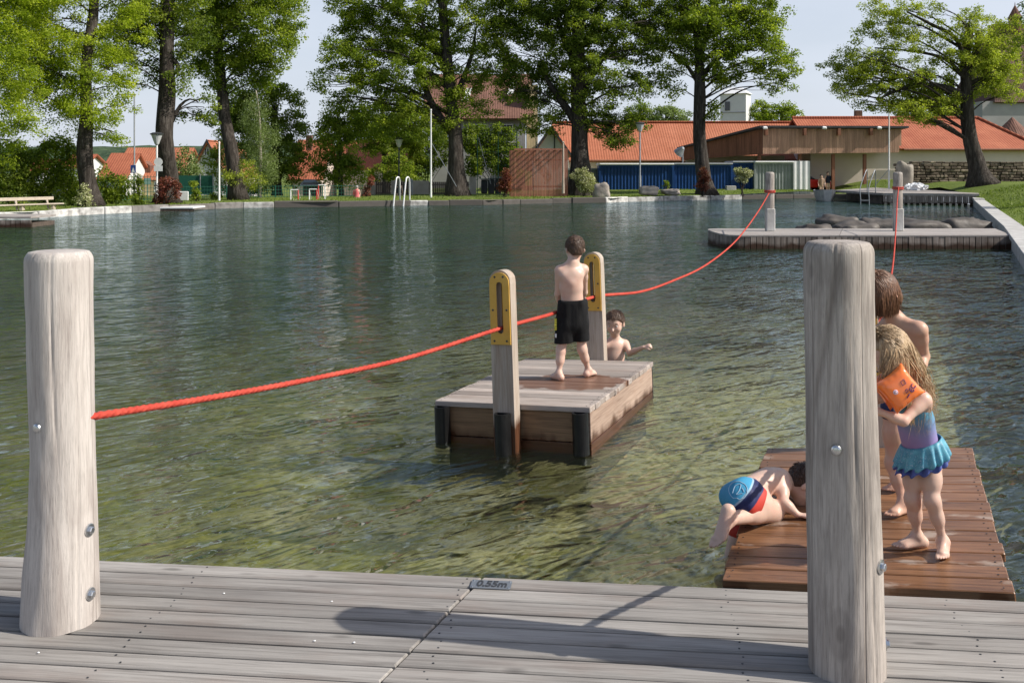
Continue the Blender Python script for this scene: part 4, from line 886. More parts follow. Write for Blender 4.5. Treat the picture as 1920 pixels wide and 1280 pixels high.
# ------------------------------------------------------------------ buildings
def tile_mat(name, c1, c2, rows=3.2):
    k = NT(name); v = k.coords(); n = k.noise(v, .7, 5); n2 = k.noise(v, 4, 3); c = k.ramp(n, [(.3, c1), (.7, c2)]); c = k.mix(k.ramp(n2, [(.45, (0,) * 3), (.75, (.3,) * 3)]), c, tuple(.55 * q for q in c1))
    s = k.n('SeparateXYZ', Vector=v); w1 = k.n('TexWave', Vector=v, Scale=rows, bands_direction='Z', wave_profile='SAW'); w2 = k.n('TexWave', Vector=v, Scale=1.5, bands_direction='X')
    c = k.mix(k.ramp(w1.outputs[0], [(.0, (.55,) * 3), (.16, (0,) * 3)]), c, tuple(.45 * q for q in c1)); h = k.math('ADD', w1.outputs[0], k.math('MULTIPLY', w2.outputs[0], .5)); return k.done(c, .8, k.bump(h, .7, .05), .25)
M['tile'] = tile_mat('orange_roof_tiles', (.40, .135, .07), (.49, .185, .105)); M['tile_red'] = tile_mat('red_roof_tiles', (.34, .10, .055), (.45, .155, .085)); M['tile_brown'] = tile_mat('brown_roof_tiles', (.15, .075, .055), (.25, .13, .095), 2.2); M['tile_dark'] = tile_mat('dark_roof_tiles', (.09, .05, .04), (.16, .09, .075), 2.2)
M['cream'] = stuffmat('cream_render', (.62, .53, .46), (.68, .585, .51), .8, rough=.9, bump=.1); M['white_wall'] = stuffmat('white_render', (.60, .60, .60), (.70, .70, .69), .8, rough=.9, bump=.1); M['yellow_wall'] = stuffmat('yellow_render', (.62, .50, .28), (.68, .56, .34), .8, rough=.9, bump=.1); M['grey_wall'] = stuffmat('grey_render', (.30, .29, .285), (.40, .39, .38), .5, rough=.9, bump=.15)
M['timber'] = deck_mat('timber_cladding', 0, (.52, .32, .22), (.34, .19, .125), (.42, .23, .15), along='z'); M['timber_dark'] = deck_mat('dark_timber', 0, (.30, .13, .075), (.17, .07, .042), (.22, .09, .055), along='z')
M['glass'] = NT('window_glass').done((.02, .025, .03), .08, None, .6)
def gable(name, label, x0, x1, y0, y1, zb, ze, zr, axis, wm, rm, over=.35, loc=None, gfront=True):
    """gabled block; ridge along axis"""
    t = thing(name, label, 'building', ((x0 + x1) / 2, (y0 + y1) / 2, zb)); mb = MB()
    if axis == 'x': mb.prism([(y0, zb), (y1, zb), (y1, ze), ((y0 + y1) / 2, zr - .15), (y0, ze)], 'x', x0, x1)
    else: mb.prism([(x0, zb), (x1, zb), (x1, ze), ((x0 + x1) / 2, zr - .15), (x0, ze)], 'y', y0, y1)
    part(t, 'wall', mb, wm, True); rb = MB(); th = .16
    if axis == 'x':
        m = (y0 + y1) / 2; sl = (zr - ze) / (m - y0); e0 = y0 - over; e1 = y1 + over; zo = ze - sl * over
        rb.slab([(x0 - over, e0, zo), (x1 + over, e0, zo), (x1 + over, m, zr), (x0 - over, m, zr)], th); rb.slab([(x1 + over, e1, zo), (x0 - over, e1, zo), (x0 - over, m, zr), (x1 + over, m, zr)], th)
    else:
        m = (x0 + x1) / 2; sl = (zr - ze) / (m - x0); e0 = x0 - over; e1 = x1 + over; zo = ze - sl * over
        rb.slab([(e0, y1 + over, zo), (e0, y0 - over, zo), (m, y0 - over, zr), (m, y1 + over, zr)], th); rb.slab([(e1, y0 - over, zo), (e1, y1 + over, zo), (m, y1 + over, zr), (m, y0 - over, zr)], th)
    r_ = part(t, 'roof', rb, rm, True); t['r'] = 0; del t['r']; return t
def window(t, x, y, z, w, h, frame=None, face='y'):
    mb = MB(); f = .07
    def bx(dx, dz, a, b, dy=0.05):
        c = (x + dx, y - .02, z + dz) if face == 'y' else (x - .02, y + dx, z + dz); mb.box(c, (a, dy, b) if face == 'y' else (dy, a, b))
    bx(0, h / 2, w + f, f); bx(0, -h / 2, w + f, f); bx(-w / 2, 0, f, h - f); bx(w / 2, 0, f, h - f); bx(0, 0, f * .7, h - f); o = part(t, 'window', mb, frame or M['white_paint'], True)
    g = MB(); g.box((x, y + .0, z) if face == 'y' else (x, y, z), (w - f, .03, h - f) if face == 'y' else (.03, w - f, h - f)); part(o, 'pane', g, M['glass'], True)
# long hall
Y0 = 80; hx0, hx1 = PX(1046, Y0), PX(1600, Y0); ze, zr = PZ(297, Y0), PZ(230, 85)
t = gable('long_hall', 'long low hall with a bright orange tiled roof and cream wall', hx0, hx1, Y0, Y0 + 10, -.2, ze, zr, 'x', M['cream'], M['tile'], .3)
mb = MB(); mb.tube([(hx0 - .3, Y0 - .42, ze - .2), (hx1, Y0 - .42, ze - .2)], .09, 8); part(t, 'gutter', mb, M['timber_dark'], True)
mb = MB(); mb.box(((hx0 + hx1) / 2, Y0 + 5, zr + .06), (hx1 - hx0 + .6, .35, .14), None, .04); part(t, 'ridge_cap', mb, M['tile'], True)
gx0, gx1 = PX(1001, 77), PX(1066, 77)
t = gable('gabled_annex', 'white gabled annex with dark bargeboards behind the slat screen', gx0, gx1, 77, 84.8, -.2, PZ(283, 77), PZ(237, 77), 'y', M['white_wall'], M['tile'], .3)
mb = MB(); xm = (gx0 + gx1) / 2; zt_ = PZ(237, 77)
for s in (-1, 1): mb = MB(); mb.slab([(xm, 76.62, zt_ + .06), (xm + s * (gx1 - gx0) / 2 + s * .4, 76.62, PZ(283, 77) - .5), (xm + s * (gx1 - gx0) / 2 + s * .4, 76.62, PZ(283, 77) - .75), (xm, 76.62, zt_ - .22)][::s], .08); part(t, 'bargeboard', mb, M['dark_paint'], True)
mb = MB(); mb.box((xm + .25, 76.97, PZ(268, 77)), (.09, .06, 1.6)); part(t, 'downpipe', mb, M['dark_paint'], True)
# right wing
wx0, wx1 = PX(1520, 76), PX(1990, 76); wz, wr = PZ(276, 76), PZ(222, 81)
t = thing('changing_hall', 'cream changing hall with red tiled hip roof behind the stone wall', 'building', ((wx0 + wx1) / 2, 80, 0)); mb = MB(); mb.box(((wx0 + PX(1950, 76)) / 2, 81, (wz - .2) / 2), (PX(1950, 76) - wx0, 10, wz + .2)); part(t, 'wall', mb, M['cream'], True)
mb = MB(); rx = PX(1833, 81); xr = PX(1952, 76); mb.slab([(wx0, 75.6, wz - .12), (xr, 75.6, wz - .12), (rx, 81, wr), (wx0, 81, wr)], .16); mb.slab([(xr, 75.6, wz - .12), (xr, 86.4, wz - .12), (rx, 81, wr)], .16); mb.slab([(xr, 86.4, wz - .12), (wx0, 86.4, wz - .12), (wx0, 81, wr), (rx, 81, wr)], .16); part(t, 'roof', mb, M['tile_red'], True)
mb = MB(); mb.tube([(PX(1690, 76), 75.5, wz - .2), (xr, 75.5, wz - .2)], .09, 8); part(t, 'gutter', mb, M['timber_dark'], True); mb = MB(); mb.tube([(rx, 81, wr + .05), (xr, 75.6, wz - .05)], .13, 8); part(t, 'hip_tiles', mb, M['tile_red'], True); mb = MB(); mb.tube([(wx0, 81, wr + .05), (rx, 81, wr + .05)], .13, 8); part(t, 'ridge_tiles', mb, M['tile_red'], True)
# canopy of timber boards
fx0, fx1 = PX(1430, 72.5), PX(1690, 72.5); bx0 = PX(1277, 79); zb0, zt0 = PZ(289, 72.5), PZ(240, 72.5); zs = PZ(279, 79)
t = thing('timber_canopy', 'brown timber clad entrance canopy on slim posts', 'canopy', ((fx0 + fx1) / 2, 72, .2)); mb = MB(); rng = np.random.default_rng(1); n_ = 62
for i in range(n_):
    x = lerp(fx0, fx1, (i + .5) / n_); zlo = zb0 + .12 * i / n_; zz = zt0
    if x > PX(1684, 72.5): zlo = zb0 + .6
    mb.box((x, 72.5, (zlo + zz) / 2), ((fx1 - fx0) / n_ - .012, .05, zz - zlo), None, 0, float(np.clip(rng.normal(.5, .2), 0, 1)))
part(t, 'front_boards', mb, M['timber'], True); mb = MB(); a, b = np.array([fx0, 72.55]), np.array([bx0, 79.0]); n_ = 52
for i in range(n_):
    p = lerp(a, b, (i + .5) / n_); q2 = (i + .5) / n_; zlo = lerp(zb0, PZ(301, 79), q2); zz = lerp(zt0, zs, q2); ang = math.atan2(*(b - a)[::-1]); ro = np.array([[math.cos(ang), -math.sin(ang), 0], [math.sin(ang), math.cos(ang), 0], [0, 0, 1]]); mb.box((*p, (zlo + zz) / 2), (np.linalg.norm(b - a) / n_ - .012, .05, zz - zlo), ro, 0, float(np.clip(rng.normal(.5, .2), 0, 1)))
part(t, 'side_boards', mb, M['timber_dark'], True); mb = MB(); mb.slab([(fx0 - .3, 72.1, zt0 + .16), (fx1 + .4, 72.1, zt0 + .12), (fx1 + .4, 79, zt0 - .3), (bx0 - .3, 79.2, zs + .12)], .14); part(t, 'roof', mb, M['dark_paint'], True)
mb = MB(); mb.slab([(fx0 + .1, 72.6, zb0 + .25), (bx0 + .2, 78.9, zb0 + .1), (fx1, 78.9, zb0 + .25), (fx1, 72.6, zb0 + .35)], .08); part(t, 'soffit', mb, M['timber_dark'], True)
mb = MB(); mb.box(((PX(1284, 79) + PX(1470, 79)) / 2, 78.9, (PZ(292, 79) - .2) / 2), (PX(1470, 79) - PX(1284, 79), .12, PZ(292, 79) + .2)); part(t, 'back_wall', mb, M['cream'], True)
for u in (1424, 1499, 1562, 1621): mb = MB(); Y = 72.9; mb.box((PX(u, Y), Y, zb0 / 2 + .1), (.22, .22, zb0 - .2)); part(t, 'canopy_post', mb, M['timber_dark'], True)
for u in (1436, 1508, 1572, 1632): mb = MB(); mb.box((PX(u, 72.3), 72.22, zt0 - .3), (.2, .36, .5)); part(t, 'beam_end', mb, M['timber_dark'], True)
for u in (1434, 1545, 1648): mb = MB(); mb.box((PX(u, 72), 71.9, zt0 - .02), (.3, .22, .16), Euler((R(30), 0, 0)).to_matrix(), .03); part(t, 'floodlight', mb, M['white_paint'], True)
# wall below the canopy with its window
t = thing('entrance_wall', 'cream entrance wall with a small window under the canopy', 'wall', (PX(1600, 77), 77, 0)); mb = MB(); mb.box(((PX(1545, 77) + PX(1700, 77)) / 2, 77.2, 1.4), (PX(1700, 77) - PX(1545, 77), .3, 3.2)); part(t, 'wall', mb, M['cream'], True)
window(t, PX(1573.5, 77), 77.0, PZ(315, 77), .62, 1.1, M['dark_paint'])
mb = MB(); mb.lathe([(.30, -.16), (.36, -.16), (.33, 0), (.20, .26), (.13, .40), (.08, .44)], 16, (PX(1274, 69), 69, PZ(285, 69)), Euler((R(28), R(38), 0)).to_matrix()); mb.tube([(PX(1280, 69), 69, PZ(290, 69)), (PX(1281, 69), 69.1, PZ(303, 69)), (PX(1276, 69), 69.2, PZ(312, 69))], .05, 6); solo('floodlight', 'grey hooded floodlight on a bent arm at the low canopy corner', 'floodlight', mb, M['steel_dull'], (PX(1276, 69), 69, PZ(300, 69)))
# stone wall
t = thing('stone_wall', 'rough dark rubble stone wall beside the right hand tree', 'wall', (PX(1820, 64), 64, .5)); mb = MB(); rng = np.random.default_rng(6); x = PX(1680, 64); X1 = PX(1990, 64)
k = NT('rubble_stone'); v = k.coords(); n1 = k.noise(v, 2.5, 6); c = k.ramp(k.attr(), [(0, (.10, .075, .055)), (.5, (.2, .16, .12)), (1, (.34, .28, .21))]); c = k.mix(k.ramp(n1, [(.4, (.6,) * 3), (.65, (0,) * 3)]), c, (.05, .04, .03)); M['rubble'] = k.done(c, .9, k.bump(n1, .7, .05), .2)
z = .45
while z < PZ(304, 64) - .06:
    h_ = rng.uniform(.10, .2); x = PX(1680, 64) + rng.uniform(-.2, .1)
    while x < X1:
        w_ = rng.uniform(.2, .65); zz = z + rng.uniform(-.02, .02)
        if not (x < PX(1700, 64) and z > PZ(312, 64)): mb.box((x + w_ / 2, 64 + rng.normal(0, .03), zz + h_ / 2), (w_ - .03, .5, h_ - .025), None, .03, float(rng.uniform(0, 1)))
        x += w_
    z += h_
part(t, 'stones', mb, M['rubble'], True); mb = MB(); mb.box(((PX(1682, 64) + X1) / 2, 64.05, 1.3), (X1 - PX(1684, 64), .34, 2.0)); part(t, 'core', mb, M['dark_slot'], True)
# water tower block
t = thing('square_tower', 'white square tower with a small dark window above the hall roof', 'tower', (PX(1378, 112), 112, 0)); ro = Euler((0, 0, R(-27))).to_matrix(); mb = MB(); w_ = 2.9; zt_ = PZ(177, 112); cx = PX(1379, 112); mb.box((cx, 112, zt_ / 2), (w_, w_ * .75, zt_), ro); part(t, 'wall', mb, M['white_wall'], True)
mb = MB(); mb.add([(cx + ro[0][0] * a + ro[0][1] * b, 112 + ro[1][0] * a + ro[1][1] * b, z) for a, b, z in ((-1.65, -1.3, zt_), (1.65, -1.3, zt_), (1.65, 1.3, zt_), (-1.65, 1.3, zt_), (-.7, 0, zt_ + .75), (.7, 0, zt_ + .75))], [(0, 1, 5, 4), (1, 2, 5), (2, 3, 4, 5), (3, 0, 4), (3, 2, 1, 0)]); part(t, 'roof', mb, M['white_paint'], True)
fx, fy = ro[0][1] * -1.12, ro[1][1] * -1.12; mb = MB(); mb.box((cx + fx - .55, 112 + fy + .27, PZ(200, 112)), (.55, .08, 1.0), ro); part(t, 'window', mb, M['glass'], True); mb = MB(); mb.box((cx + fx * 1.01, 112 + fy * 1.01, PZ(212, 112)), (2.85, .06, .08), ro); part(t, 'ledge', mb, M['grey_wall'], True)
# house behind the central trees
hx0, hx1 = PX(806, 86), PX(985, 86); t = gable('big_house', 'large house with a brown tiled roof hidden behind the central trees', hx0, hx1, 86, 97, -.2, PZ(212, 86), PZ(140, 92), 'x', M['grey_wall'], M['tile_brown'], .7)
for u, v in ((870, 178), (955, 165)): mb = MB(); x = PX(u, 88); mb.slab([(x - .2, 87.4, PZ(v + 12, 87.6)), (x + .35, 87.4, PZ(v + 12, 87.6)), (x + .7, 89.1, PZ(v - 12, 89.4)), (x + .2, 89.1, PZ(v - 12, 89.4))], .1); part(t, 'skylight', mb, M['white_paint'], True)
for u in (840, 900, 950): window(t, PX(u, 86), 85.95, PZ(250, 86), 1.0, 1.5)
mb = MB(); mb.box((PX(998, 86.5), 88, PZ(240, 86)), (.95, 3, 7.5)); part(t, 'sunlit_gable', mb, M['yellow_wall'], True)  # right gable wall, its sunlit warmth put into the yellow colour
mb = MB(); mb.box((PX(950, 91), 91.5, PZ(128, 91)), (.8, .8, 2.4)); part(t, 'chimney', mb, M['tile_dark'], True)
# church on the right
t = thing('church', 'grey church with steep brown roof and spire behind the right tree', 'church', (PX(1890, 112), 116, 0)); x0 = PX(1842, 112); mb = MB(); mb.box((x0 + 8, 118, PZ(190, 112) / 2), (16, 12, PZ(190, 112))); part(t, 'wall', mb, M['grey_wall'], True)
mb = MB(); ze_, zr_ = PZ(192, 112), PZ(45, 118); mb.slab([(x0 + 1.2, 111.6, ze_), (x0 + 17, 111.6, ze_), (x0 + 17, 118, zr_), (x0 + 4.0, 118, zr_)], .2); mb.slab([(x0 + 1.2, 124.4, ze_), (x0 + 1.2, 111.6, ze_), (x0 + 4.0, 118, zr_)], .2); mb.slab([(x0 + 17, 124.4, ze_), (x0 + 1.2, 124.4, ze_), (x0 + 4, 118, zr_), (x0 + 17, 118, zr_)], .2); part(t, 'roof', mb, M['tile_dark'], True)
mb = MB(); xs_ = PX(1899, 118); mb.lathe([(.75, PZ(62, 118)), (.75, PZ(38, 118)), (.9, PZ(37, 118)), (.06, PZ(12, 118)), (.02, PZ(6, 118))], 8, (xs_, 117.5, 0)); part(t, 'spire', mb, M['tile_brown'], True)
mb = MB(); xa = PX(1898, 100); mb.lathe([(1.9, -.2), (1.9, PZ(262, 100)), (2.3, PZ(263, 100)), (.05, PZ(220, 100))], 14, (xa, 100, 0)); solo('turret', 'low round turret with a conical brown roof below the church', 'turret', mb, M['tile_brown'], (xa, 100, 0))
mb = MB(); t = gable('far_house', 'distant dark roofed house above the hall ridge', PX(1570, 140), PX(1612, 140), 140, 146, 0, PZ(226, 140), PZ(218, 143), 'x', M['grey_wall'], M['tile_dark']); mb.box((PX(1609, 141), 141, PZ(218, 141)), (.9, .9, 1.6)); part(t, 'chimney', mb, M['tile_brown'], True)
# houses on the left
x0, x1 = PX(212, 84), PX(330, 84); t = gable('orange_house', 'orange roofed house with a dormer behind the lamp', x0, x1, 84, 92, -2.2, PZ(333, 84), PZ(277, 88), 'x', M['yellow_wall'], M['tile'], .3)
mb = MB(); xd = PX(263, 84); mb.prism([(xd - .62, PZ(325, 84.8)), (xd + .62, PZ(325, 84.8)), (xd + .62, PZ(311, 84.8)), (xd, PZ(302, 84.8)), (xd - .62, PZ(311, 84.8))], 'y', 84.6, 87); part(t, 'dormer', mb, M['tile_brown'], True); window(t, PX(264, 84.5), 84.55, PZ(318, 84.5), .5, .55)
for u in (228, 300): window(t, PX(u, 84), 83.96, PZ(350, 84), .9, .8)
x0, x1 = PX(186, 80), PX(232, 80); t = gable('orange_house', 'small orange roofed wing left of the dormer house', x0, x1, 80, 86, -2.2, PZ(333, 80), PZ(287, 83), 'x', M['white_wall'], M['tile_red'], .25); window(t, PX(222, 80), 79.96, PZ(352, 80), .8, .7)
x0, x1 = PX(356, 82), PX(424, 82); t = gable('white_gable_house', 'white gabled house with a dark roof edge behind the thin pole', x0, x1, 82, 92, -2, PZ(326, 82), PZ(262, 82), 'y', M['white_wall'], M['tile'], .25); window(t, PX(388, 82), 81.96, PZ(285, 82), .4, .6)
mb = MB(); xm = (x0 + x1) / 2; 
for s in (-1, 1): mb = MB(); mb.slab([(xm, 81.66, PZ(261, 82)), (xm + s * ((x1 - x0) / 2 + .25), 81.66, PZ(333, 82)), (xm + s * ((x1 - x0) / 2 + .25), 81.66, PZ(337, 82)), (xm, 81.66, PZ(266, 82))][::s], .07); part(t, 'bargeboard', mb, M['dark_paint'], True)
gable('red_roof_house', 'red roofed house peeping over the left hedge', PX(50, 95), PX(78, 95), 95, 101, -2, PZ(318, 95), PZ(298, 98), 'x', M['white_wall'], M['tile_red']); gable('red_roof_house', 'house roof seen between hedge and leaning left trunk', PX(118, 96), PX(152, 96), 96, 102, -2, PZ(310, 96), PZ(289, 99), 'x', M['white_wall'], M['tile_red'])
t = gable('red_roof_house', 'brown roofed house with white bargeboard left of the maple', PX(548, 84), PX(600, 84), 84, 92, -1, PZ(330, 84), PZ(262, 88), 'x', M['cream'], M['tile_red']); mb = MB(); mb.box((PX(580, 86), 86, PZ(268, 86)), (.5, .5, 1.3)); part(t, 'chimney', mb, M['tile_brown'], True)
gable('red_roof_house', 'red roofed house behind the dark lamp head', PX(640, 90), PX(772, 90), 90, 99, -1, PZ(312, 90), PZ(262, 94), 'x', M['cream'], M['tile_red'])
mb = MB(); t = thing('garden_shed', 'small shed with a dark sloping roof behind the goals', 'shed', (PX(582, 63), 63, .2)); mb.box((PX(582, 63), 63.6, .6), (1.0, 1, .95)); part(t, 'wall', mb, M['dark_slot'], True); mb = MB(); mb.slab([(PX(562, 62.8), 62.8, PZ(347, 62.8)), (PX(600, 62.8), 62.8, PZ(347, 62.8)), (PX(592, 64.3), 64.3, PZ(337, 64.3)), (PX(570, 64.3), 64.3, PZ(337, 64.3))], .06); part(t, 'roof', mb, M['grey_paint'], True)
for u, s in ((908, 1), (921, 2), (934, 3)):
    mb = MB(); x = PX(u, 67); mb.box((x, 67, .75), (.42, .5, .85 + .06 * s), None, .05); mb.box((x, 66.9, 1.22 + .03 * s), (.46, .6, .06), None, .02); solo('wheelie_bin', ['', 'dark bin nearest the white fence pillar', 'dark bin in the middle of the row of three', 'dark bin nearest the brown slat screen'][s], 'bin', mb, M['dark_paint'], (x, 67, .3), 'bins by the fence pillar')
# parked red car
M['carred'] = NT('red_car_paint').done((.55, .02, .015), .25, None, .6); cx, cy = PX(1503, 74.2), 74.2; t = thing('parked_car', 'red car parked under the canopy, front end showing', 'car', (cx, cy, .3)); mb = MB()
pr = [(-2.0, .3), (2.0, .3), (2.05, .62), (1.9, .8), (1.0, .92), (-1.6, .95), (-2.0, .8)]
mb.prism([(cx + a, .25 + b) for a, b in pr], 'y', cy - .8, cy + .8); o = part(t, 'body', mb, M['carred'], True); bv = o.modifiers.new('b', 'BEVEL'); bv.width = .09; bv.segments = 3
mb = MB(); mb.prism([(cx + a, .25 + b) for a, b in ((-1.3, .95), (.85, .93), (.2, 1.4), (-.9, 1.42))], 'y', cy - .68, cy + .68); o = part(t, 'cabin', mb, M['glass'], True); bv = o.modifiers.new('b', 'BEVEL'); bv.width = .06; bv.segments = 2
for dx in (-1.25, 1.25):
    for dy in (-.78, .78): mb = MB(); mb.lathe([(.30, -.09), (.32, -.07), (.32, .07), (.30, .09)], 20, (cx + dx, cy + dy, .57), np.array([[1, 0, 0], [0, 0, -1], [0, 1, 0]])); part(t, 'wheel', mb, M['rubber'], True)
mb = MB(); mb.box((cx + 1.5, cy - .83, .92), (.4, .04, .14)); part(t, 'headlight', mb, M['white_paint'], True)
# ------------------------------------------------------------------ trees and shrubs
def leaf_mat(name, dark, mid, light, trans=.42):
    k = NT(name); a = k.attr(); c = k.ramp(a, [(0, dark), (.5, mid), (1, light)])
    d = k.n('BsdfPrincipled', Roughness=.55); k.set(d, 'Base Color', c); k.set(d, 'Specular IOR Level', .25)
    tl = k.n('BsdfTranslucent'); k.set(tl, 'Color', k.mix(1.0, c, (1.25, 1.35, .55), 'MULTIPLY')); mx = k.n('MixShader', Fac=trans); k.t.links.new(d.outputs[0], mx.inputs[1]); k.t.links.new(tl.outputs[0], mx.inputs[2]); k.t.links.new(mx.outputs[0], k.out.inputs[0]); return k.m
M['leaf_bright'] = leaf_mat('leaf_bright', (0.146, 0.212, 0.020), (0.336, 0.410, 0.036), (0.553, 0.595, 0.069), .55)
M['leaf_mid'] = leaf_mat('leaf_mid', (0.100, 0.153, 0.021), (0.227, 0.297, 0.035), (0.417, 0.457, 0.067), .55)
M['leaf_dark'] = leaf_mat('leaf_dark', (0.070, 0.111, 0.019), (0.165, 0.224, 0.031), (0.341, 0.390, 0.055), .52)
M['leaf_yellow'] = leaf_mat('leaf_yellow', (0.152, 0.197, 0.026), (0.327, 0.380, 0.052), (0.516, 0.554, 0.095), .48)
M['leaf_grey'] = leaf_mat('leaf_grey', (0.091, 0.129, 0.044), (0.190, 0.251, 0.087), (0.319, 0.388, 0.160), .35)
M['leaf_red'] = leaf_mat('leaf_red', (.10, .025, .018), (.20, .06, .038), (.33, .16, .10), .3)
M['leaf_pale'] = leaf_mat('leaf_pale', (.20, .22, .08), (.42, .43, .24), (.70, .69, .50), .3)
k = NT('bark'); v = k.coords(); g = k.noise(k.n('Mapping', Vector=v, Scale=(5, 5, .9)).outputs[0], 1.6, 7, .7); c = k.ramp(g, [(.3, (.022, .018, .015)), (.52, (.062, .053, .046)), (.75, (.16, .142, .125))]); M['bark'] = k.done(c, .95, k.bump(g, 1.0, .12), .1)
M['bark_pale'] = stuffmat('pale_bark', (.22, .19, .16), (.42, .38, .33), 5, (1, 1, .3), .9, .4)

def leaf_mesh(centers, tint_c, per, cr, ls, rng, flat=.6, outw=None, droop=0.0, aspect=.62):
    n = len(centers) * per; c = np.repeat(centers, per, 0); crr = np.repeat(np.broadcast_to(cr, (len(centers),)), per)
    g = rng.normal(size=(n, 3)); g /= np.maximum(np.linalg.norm(g, axis=1, keepdims=True), 1e-6); g *= (rng.random((n, 1)) ** .45)
    off = g * crr[:, None] * np.array([1, 1, flat]); off[:, 2] -= droop * crr * rng.random(n); p = c + off
    nn = rng.normal(size=(n, 3)) * .75 + np.array([0, 0, .75]) + g * .35; nn /= np.linalg.norm(nn, axis=1, keepdims=True)
    a = np.cross(nn, rng.normal(size=(n, 3))); a /= np.linalg.norm(a, axis=1, keepdims=True); b = np.cross(nn, a); L_ = ls * rng.uniform(.45, 1.35, n)
    V = np.stack([p - a * L_[:, None] * .5, p + b * L_[:, None] * aspect * .5 - a * (L_ * .08)[:, None], p + a * L_[:, None] * .5 - nn * (L_ * .12)[:, None], p - b * L_[:, None] * aspect * .5 - a * (L_ * .08)[:, None]], 1).reshape(-1, 3)
    t = np.clip(np.repeat(tint_c, per) + rng.normal(0, .13, n), 0, 1); return V, t
def quads(n): return np.arange(n * 4, dtype=np.int32).reshape(-1, 4)

def tree(name, label, Y, trunk, blobs, m, seed, cat='tree', group=None, clump=.62, per=85, leaf=.17, dens=1.0, bark='bark', limbs=None, depth=.85, flat=.6, droop=.25, sub=7, extra=None, base_v=None):
    """trunk: [(u, v, r_px)...] from the foot up; blobs: [(u, v, ru, rv[, dY])] in photo pixels at distance Y, given real depth"""
    leaf *= .76; per = int(per * 1.55); rng = np.random.default_rng(seed); ppm = F / Y; T = np.array([[PX(u, Y), Y, PZ(v, Y)] for u, v, r in trunk]); TR = np.array([r / ppm for u, v, r in trunk])
    T[1:-1, 1] += rng.normal(0, .15, max(0, len(T) - 2)) if len(T) > 2 else 0
    zg = float(ground_z(np.array(T[0][0]), np.array(T[0][1]))); T[0][2] = min(T[0][2], zg) - .1; loc = T[0].copy(); loc[2] += .1
    t = thing(name, label, cat, loc, group=group); tb = MB(); pa = spline(T, .5); ss = np.concatenate([[0], np.cumsum(np.linalg.norm(np.diff(T, axis=0), axis=1))]); sp = np.concatenate([[0], np.cumsum(np.linalg.norm(np.diff(pa, axis=0), axis=1))]); rr = np.interp(sp / sp[-1] * ss[-1], ss, TR)
    hgt = pa[:, 2] - pa[0, 2]; rr = rr * (1 + .45 * np.exp(-hgt / (1.2 * TR[0] + .05))) 
    nseg = 14; start = len(tb.v); tb.tube(pa, rr, nseg)
    V = tb.v[-1]; kk = len(pa); cen = np.repeat(pa, nseg, 0); d = V - cen; tb.v[-1] = cen + d * (1 + .12 * vnoise(V * np.array([1.6, 1.6, .7]) / max(.35, TR[0] * 1.3) + seed, seed))[:, None]
    if limbs:
        for lm in limbs:
            lp = np.array([[PX(u, Y), Y + (dy if len(q) else 0), PZ(v, Y)] for (u, v, r, *q) in lm for dy in [q[0] if q else 0]]); lr = np.array([l[2] / ppm for l in lm]); sp_ = spline(lp, .4); tb.tube(sp_, np.interp(np.linspace(0, 1, len(sp_)), np.linspace(0, 1, len(lr)), lr), 8)
    cc, tc, cr = [], [], []
    for bl in blobs:
        u, v, ru, rv = bl[:4]; dy = bl[4] if len(bl) > 4 else rng.uniform(-.8, .8); ru, rv = ru / ppm, rv / ppm; rd = max(.3, (ru + rv) / 2 * depth); c = np.array([PX(u, Y), Y + dy, PZ(v, Y)])
        area = 4 * math.pi * ((ru * rv) ** 1.6 / 3 + (ru * rd) ** 1.6 / 3 + (rv * rd) ** 1.6 / 3) ** (1 / 1.6); n = max(3, int(dens * area / (clump * clump * 1.8)))
        g = rng.normal(size=(n, 3)); g /= np.linalg.norm(g, axis=1, keepdims=True); f = rng.uniform(.15, 1.3, n) ** .5; pos = c + g * f[:, None] * np.array([ru, rd, rv]); cc.append(pos); tc.append(np.clip(.45 + rng.normal(0, .16) * .5 + rng.normal(0, .15, n), .05, .95)); cr.append(clump * rng.uniform(.65, 1.25, n))
        # limb to the blob and twigs to its clumps
        if trunk is not None and T is not None:
            hd = np.linalg.norm(c[:2] - pa[:, :2], axis=1); zt = c[2] - .4 * hd; j = int(np.argmin(np.abs(pa[:, 2] - zt) + (pa[:, 2] < pa[0, 2] + .25 * (pa[-1, 2] - pa[0, 2])) * 2)); j = min(j, len(pa) - 1); a = pa[j]; ln = np.linalg.norm(c - a)
            if ln > .3:
                mid = lerp(a, c, .5) + np.array([0, rng.normal(0, .12) * ln, .10 * ln]) + rng.normal(0, .06 * ln, 3) * [1, 1, .3]; lp = spline([a, mid, c], .45); r0 = min(rr[j] * .45, .022 + .009 * ln); tb.tube(lp, np.linspace(r0, max(.018, r0 * .3), len(lp)), 6)
                for pnt in pos[rng.permutation(n)[:sub]]:
                    q = lp[int(rng.uniform(.45, .95) * (len(lp) - 1))]; m2 = lerp(q, pnt, .5) + rng.normal(0, .12, 3); tb.tube(np.array([q, m2, pnt]), [max(.014, r0 * .3), max(.01, r0 * .2), .006], 4, False)
    V, tt = leaf_mesh(np.concatenate(cc), np.concatenate(tc), per, np.concatenate(cr), leaf, rng, flat, None, droop)
    part(t, 'trunk', tb, M[bark], True, True); link('crown', quadmesh('crown', V - loc, quads(len(V) // 4), tt), M[m], t); return t

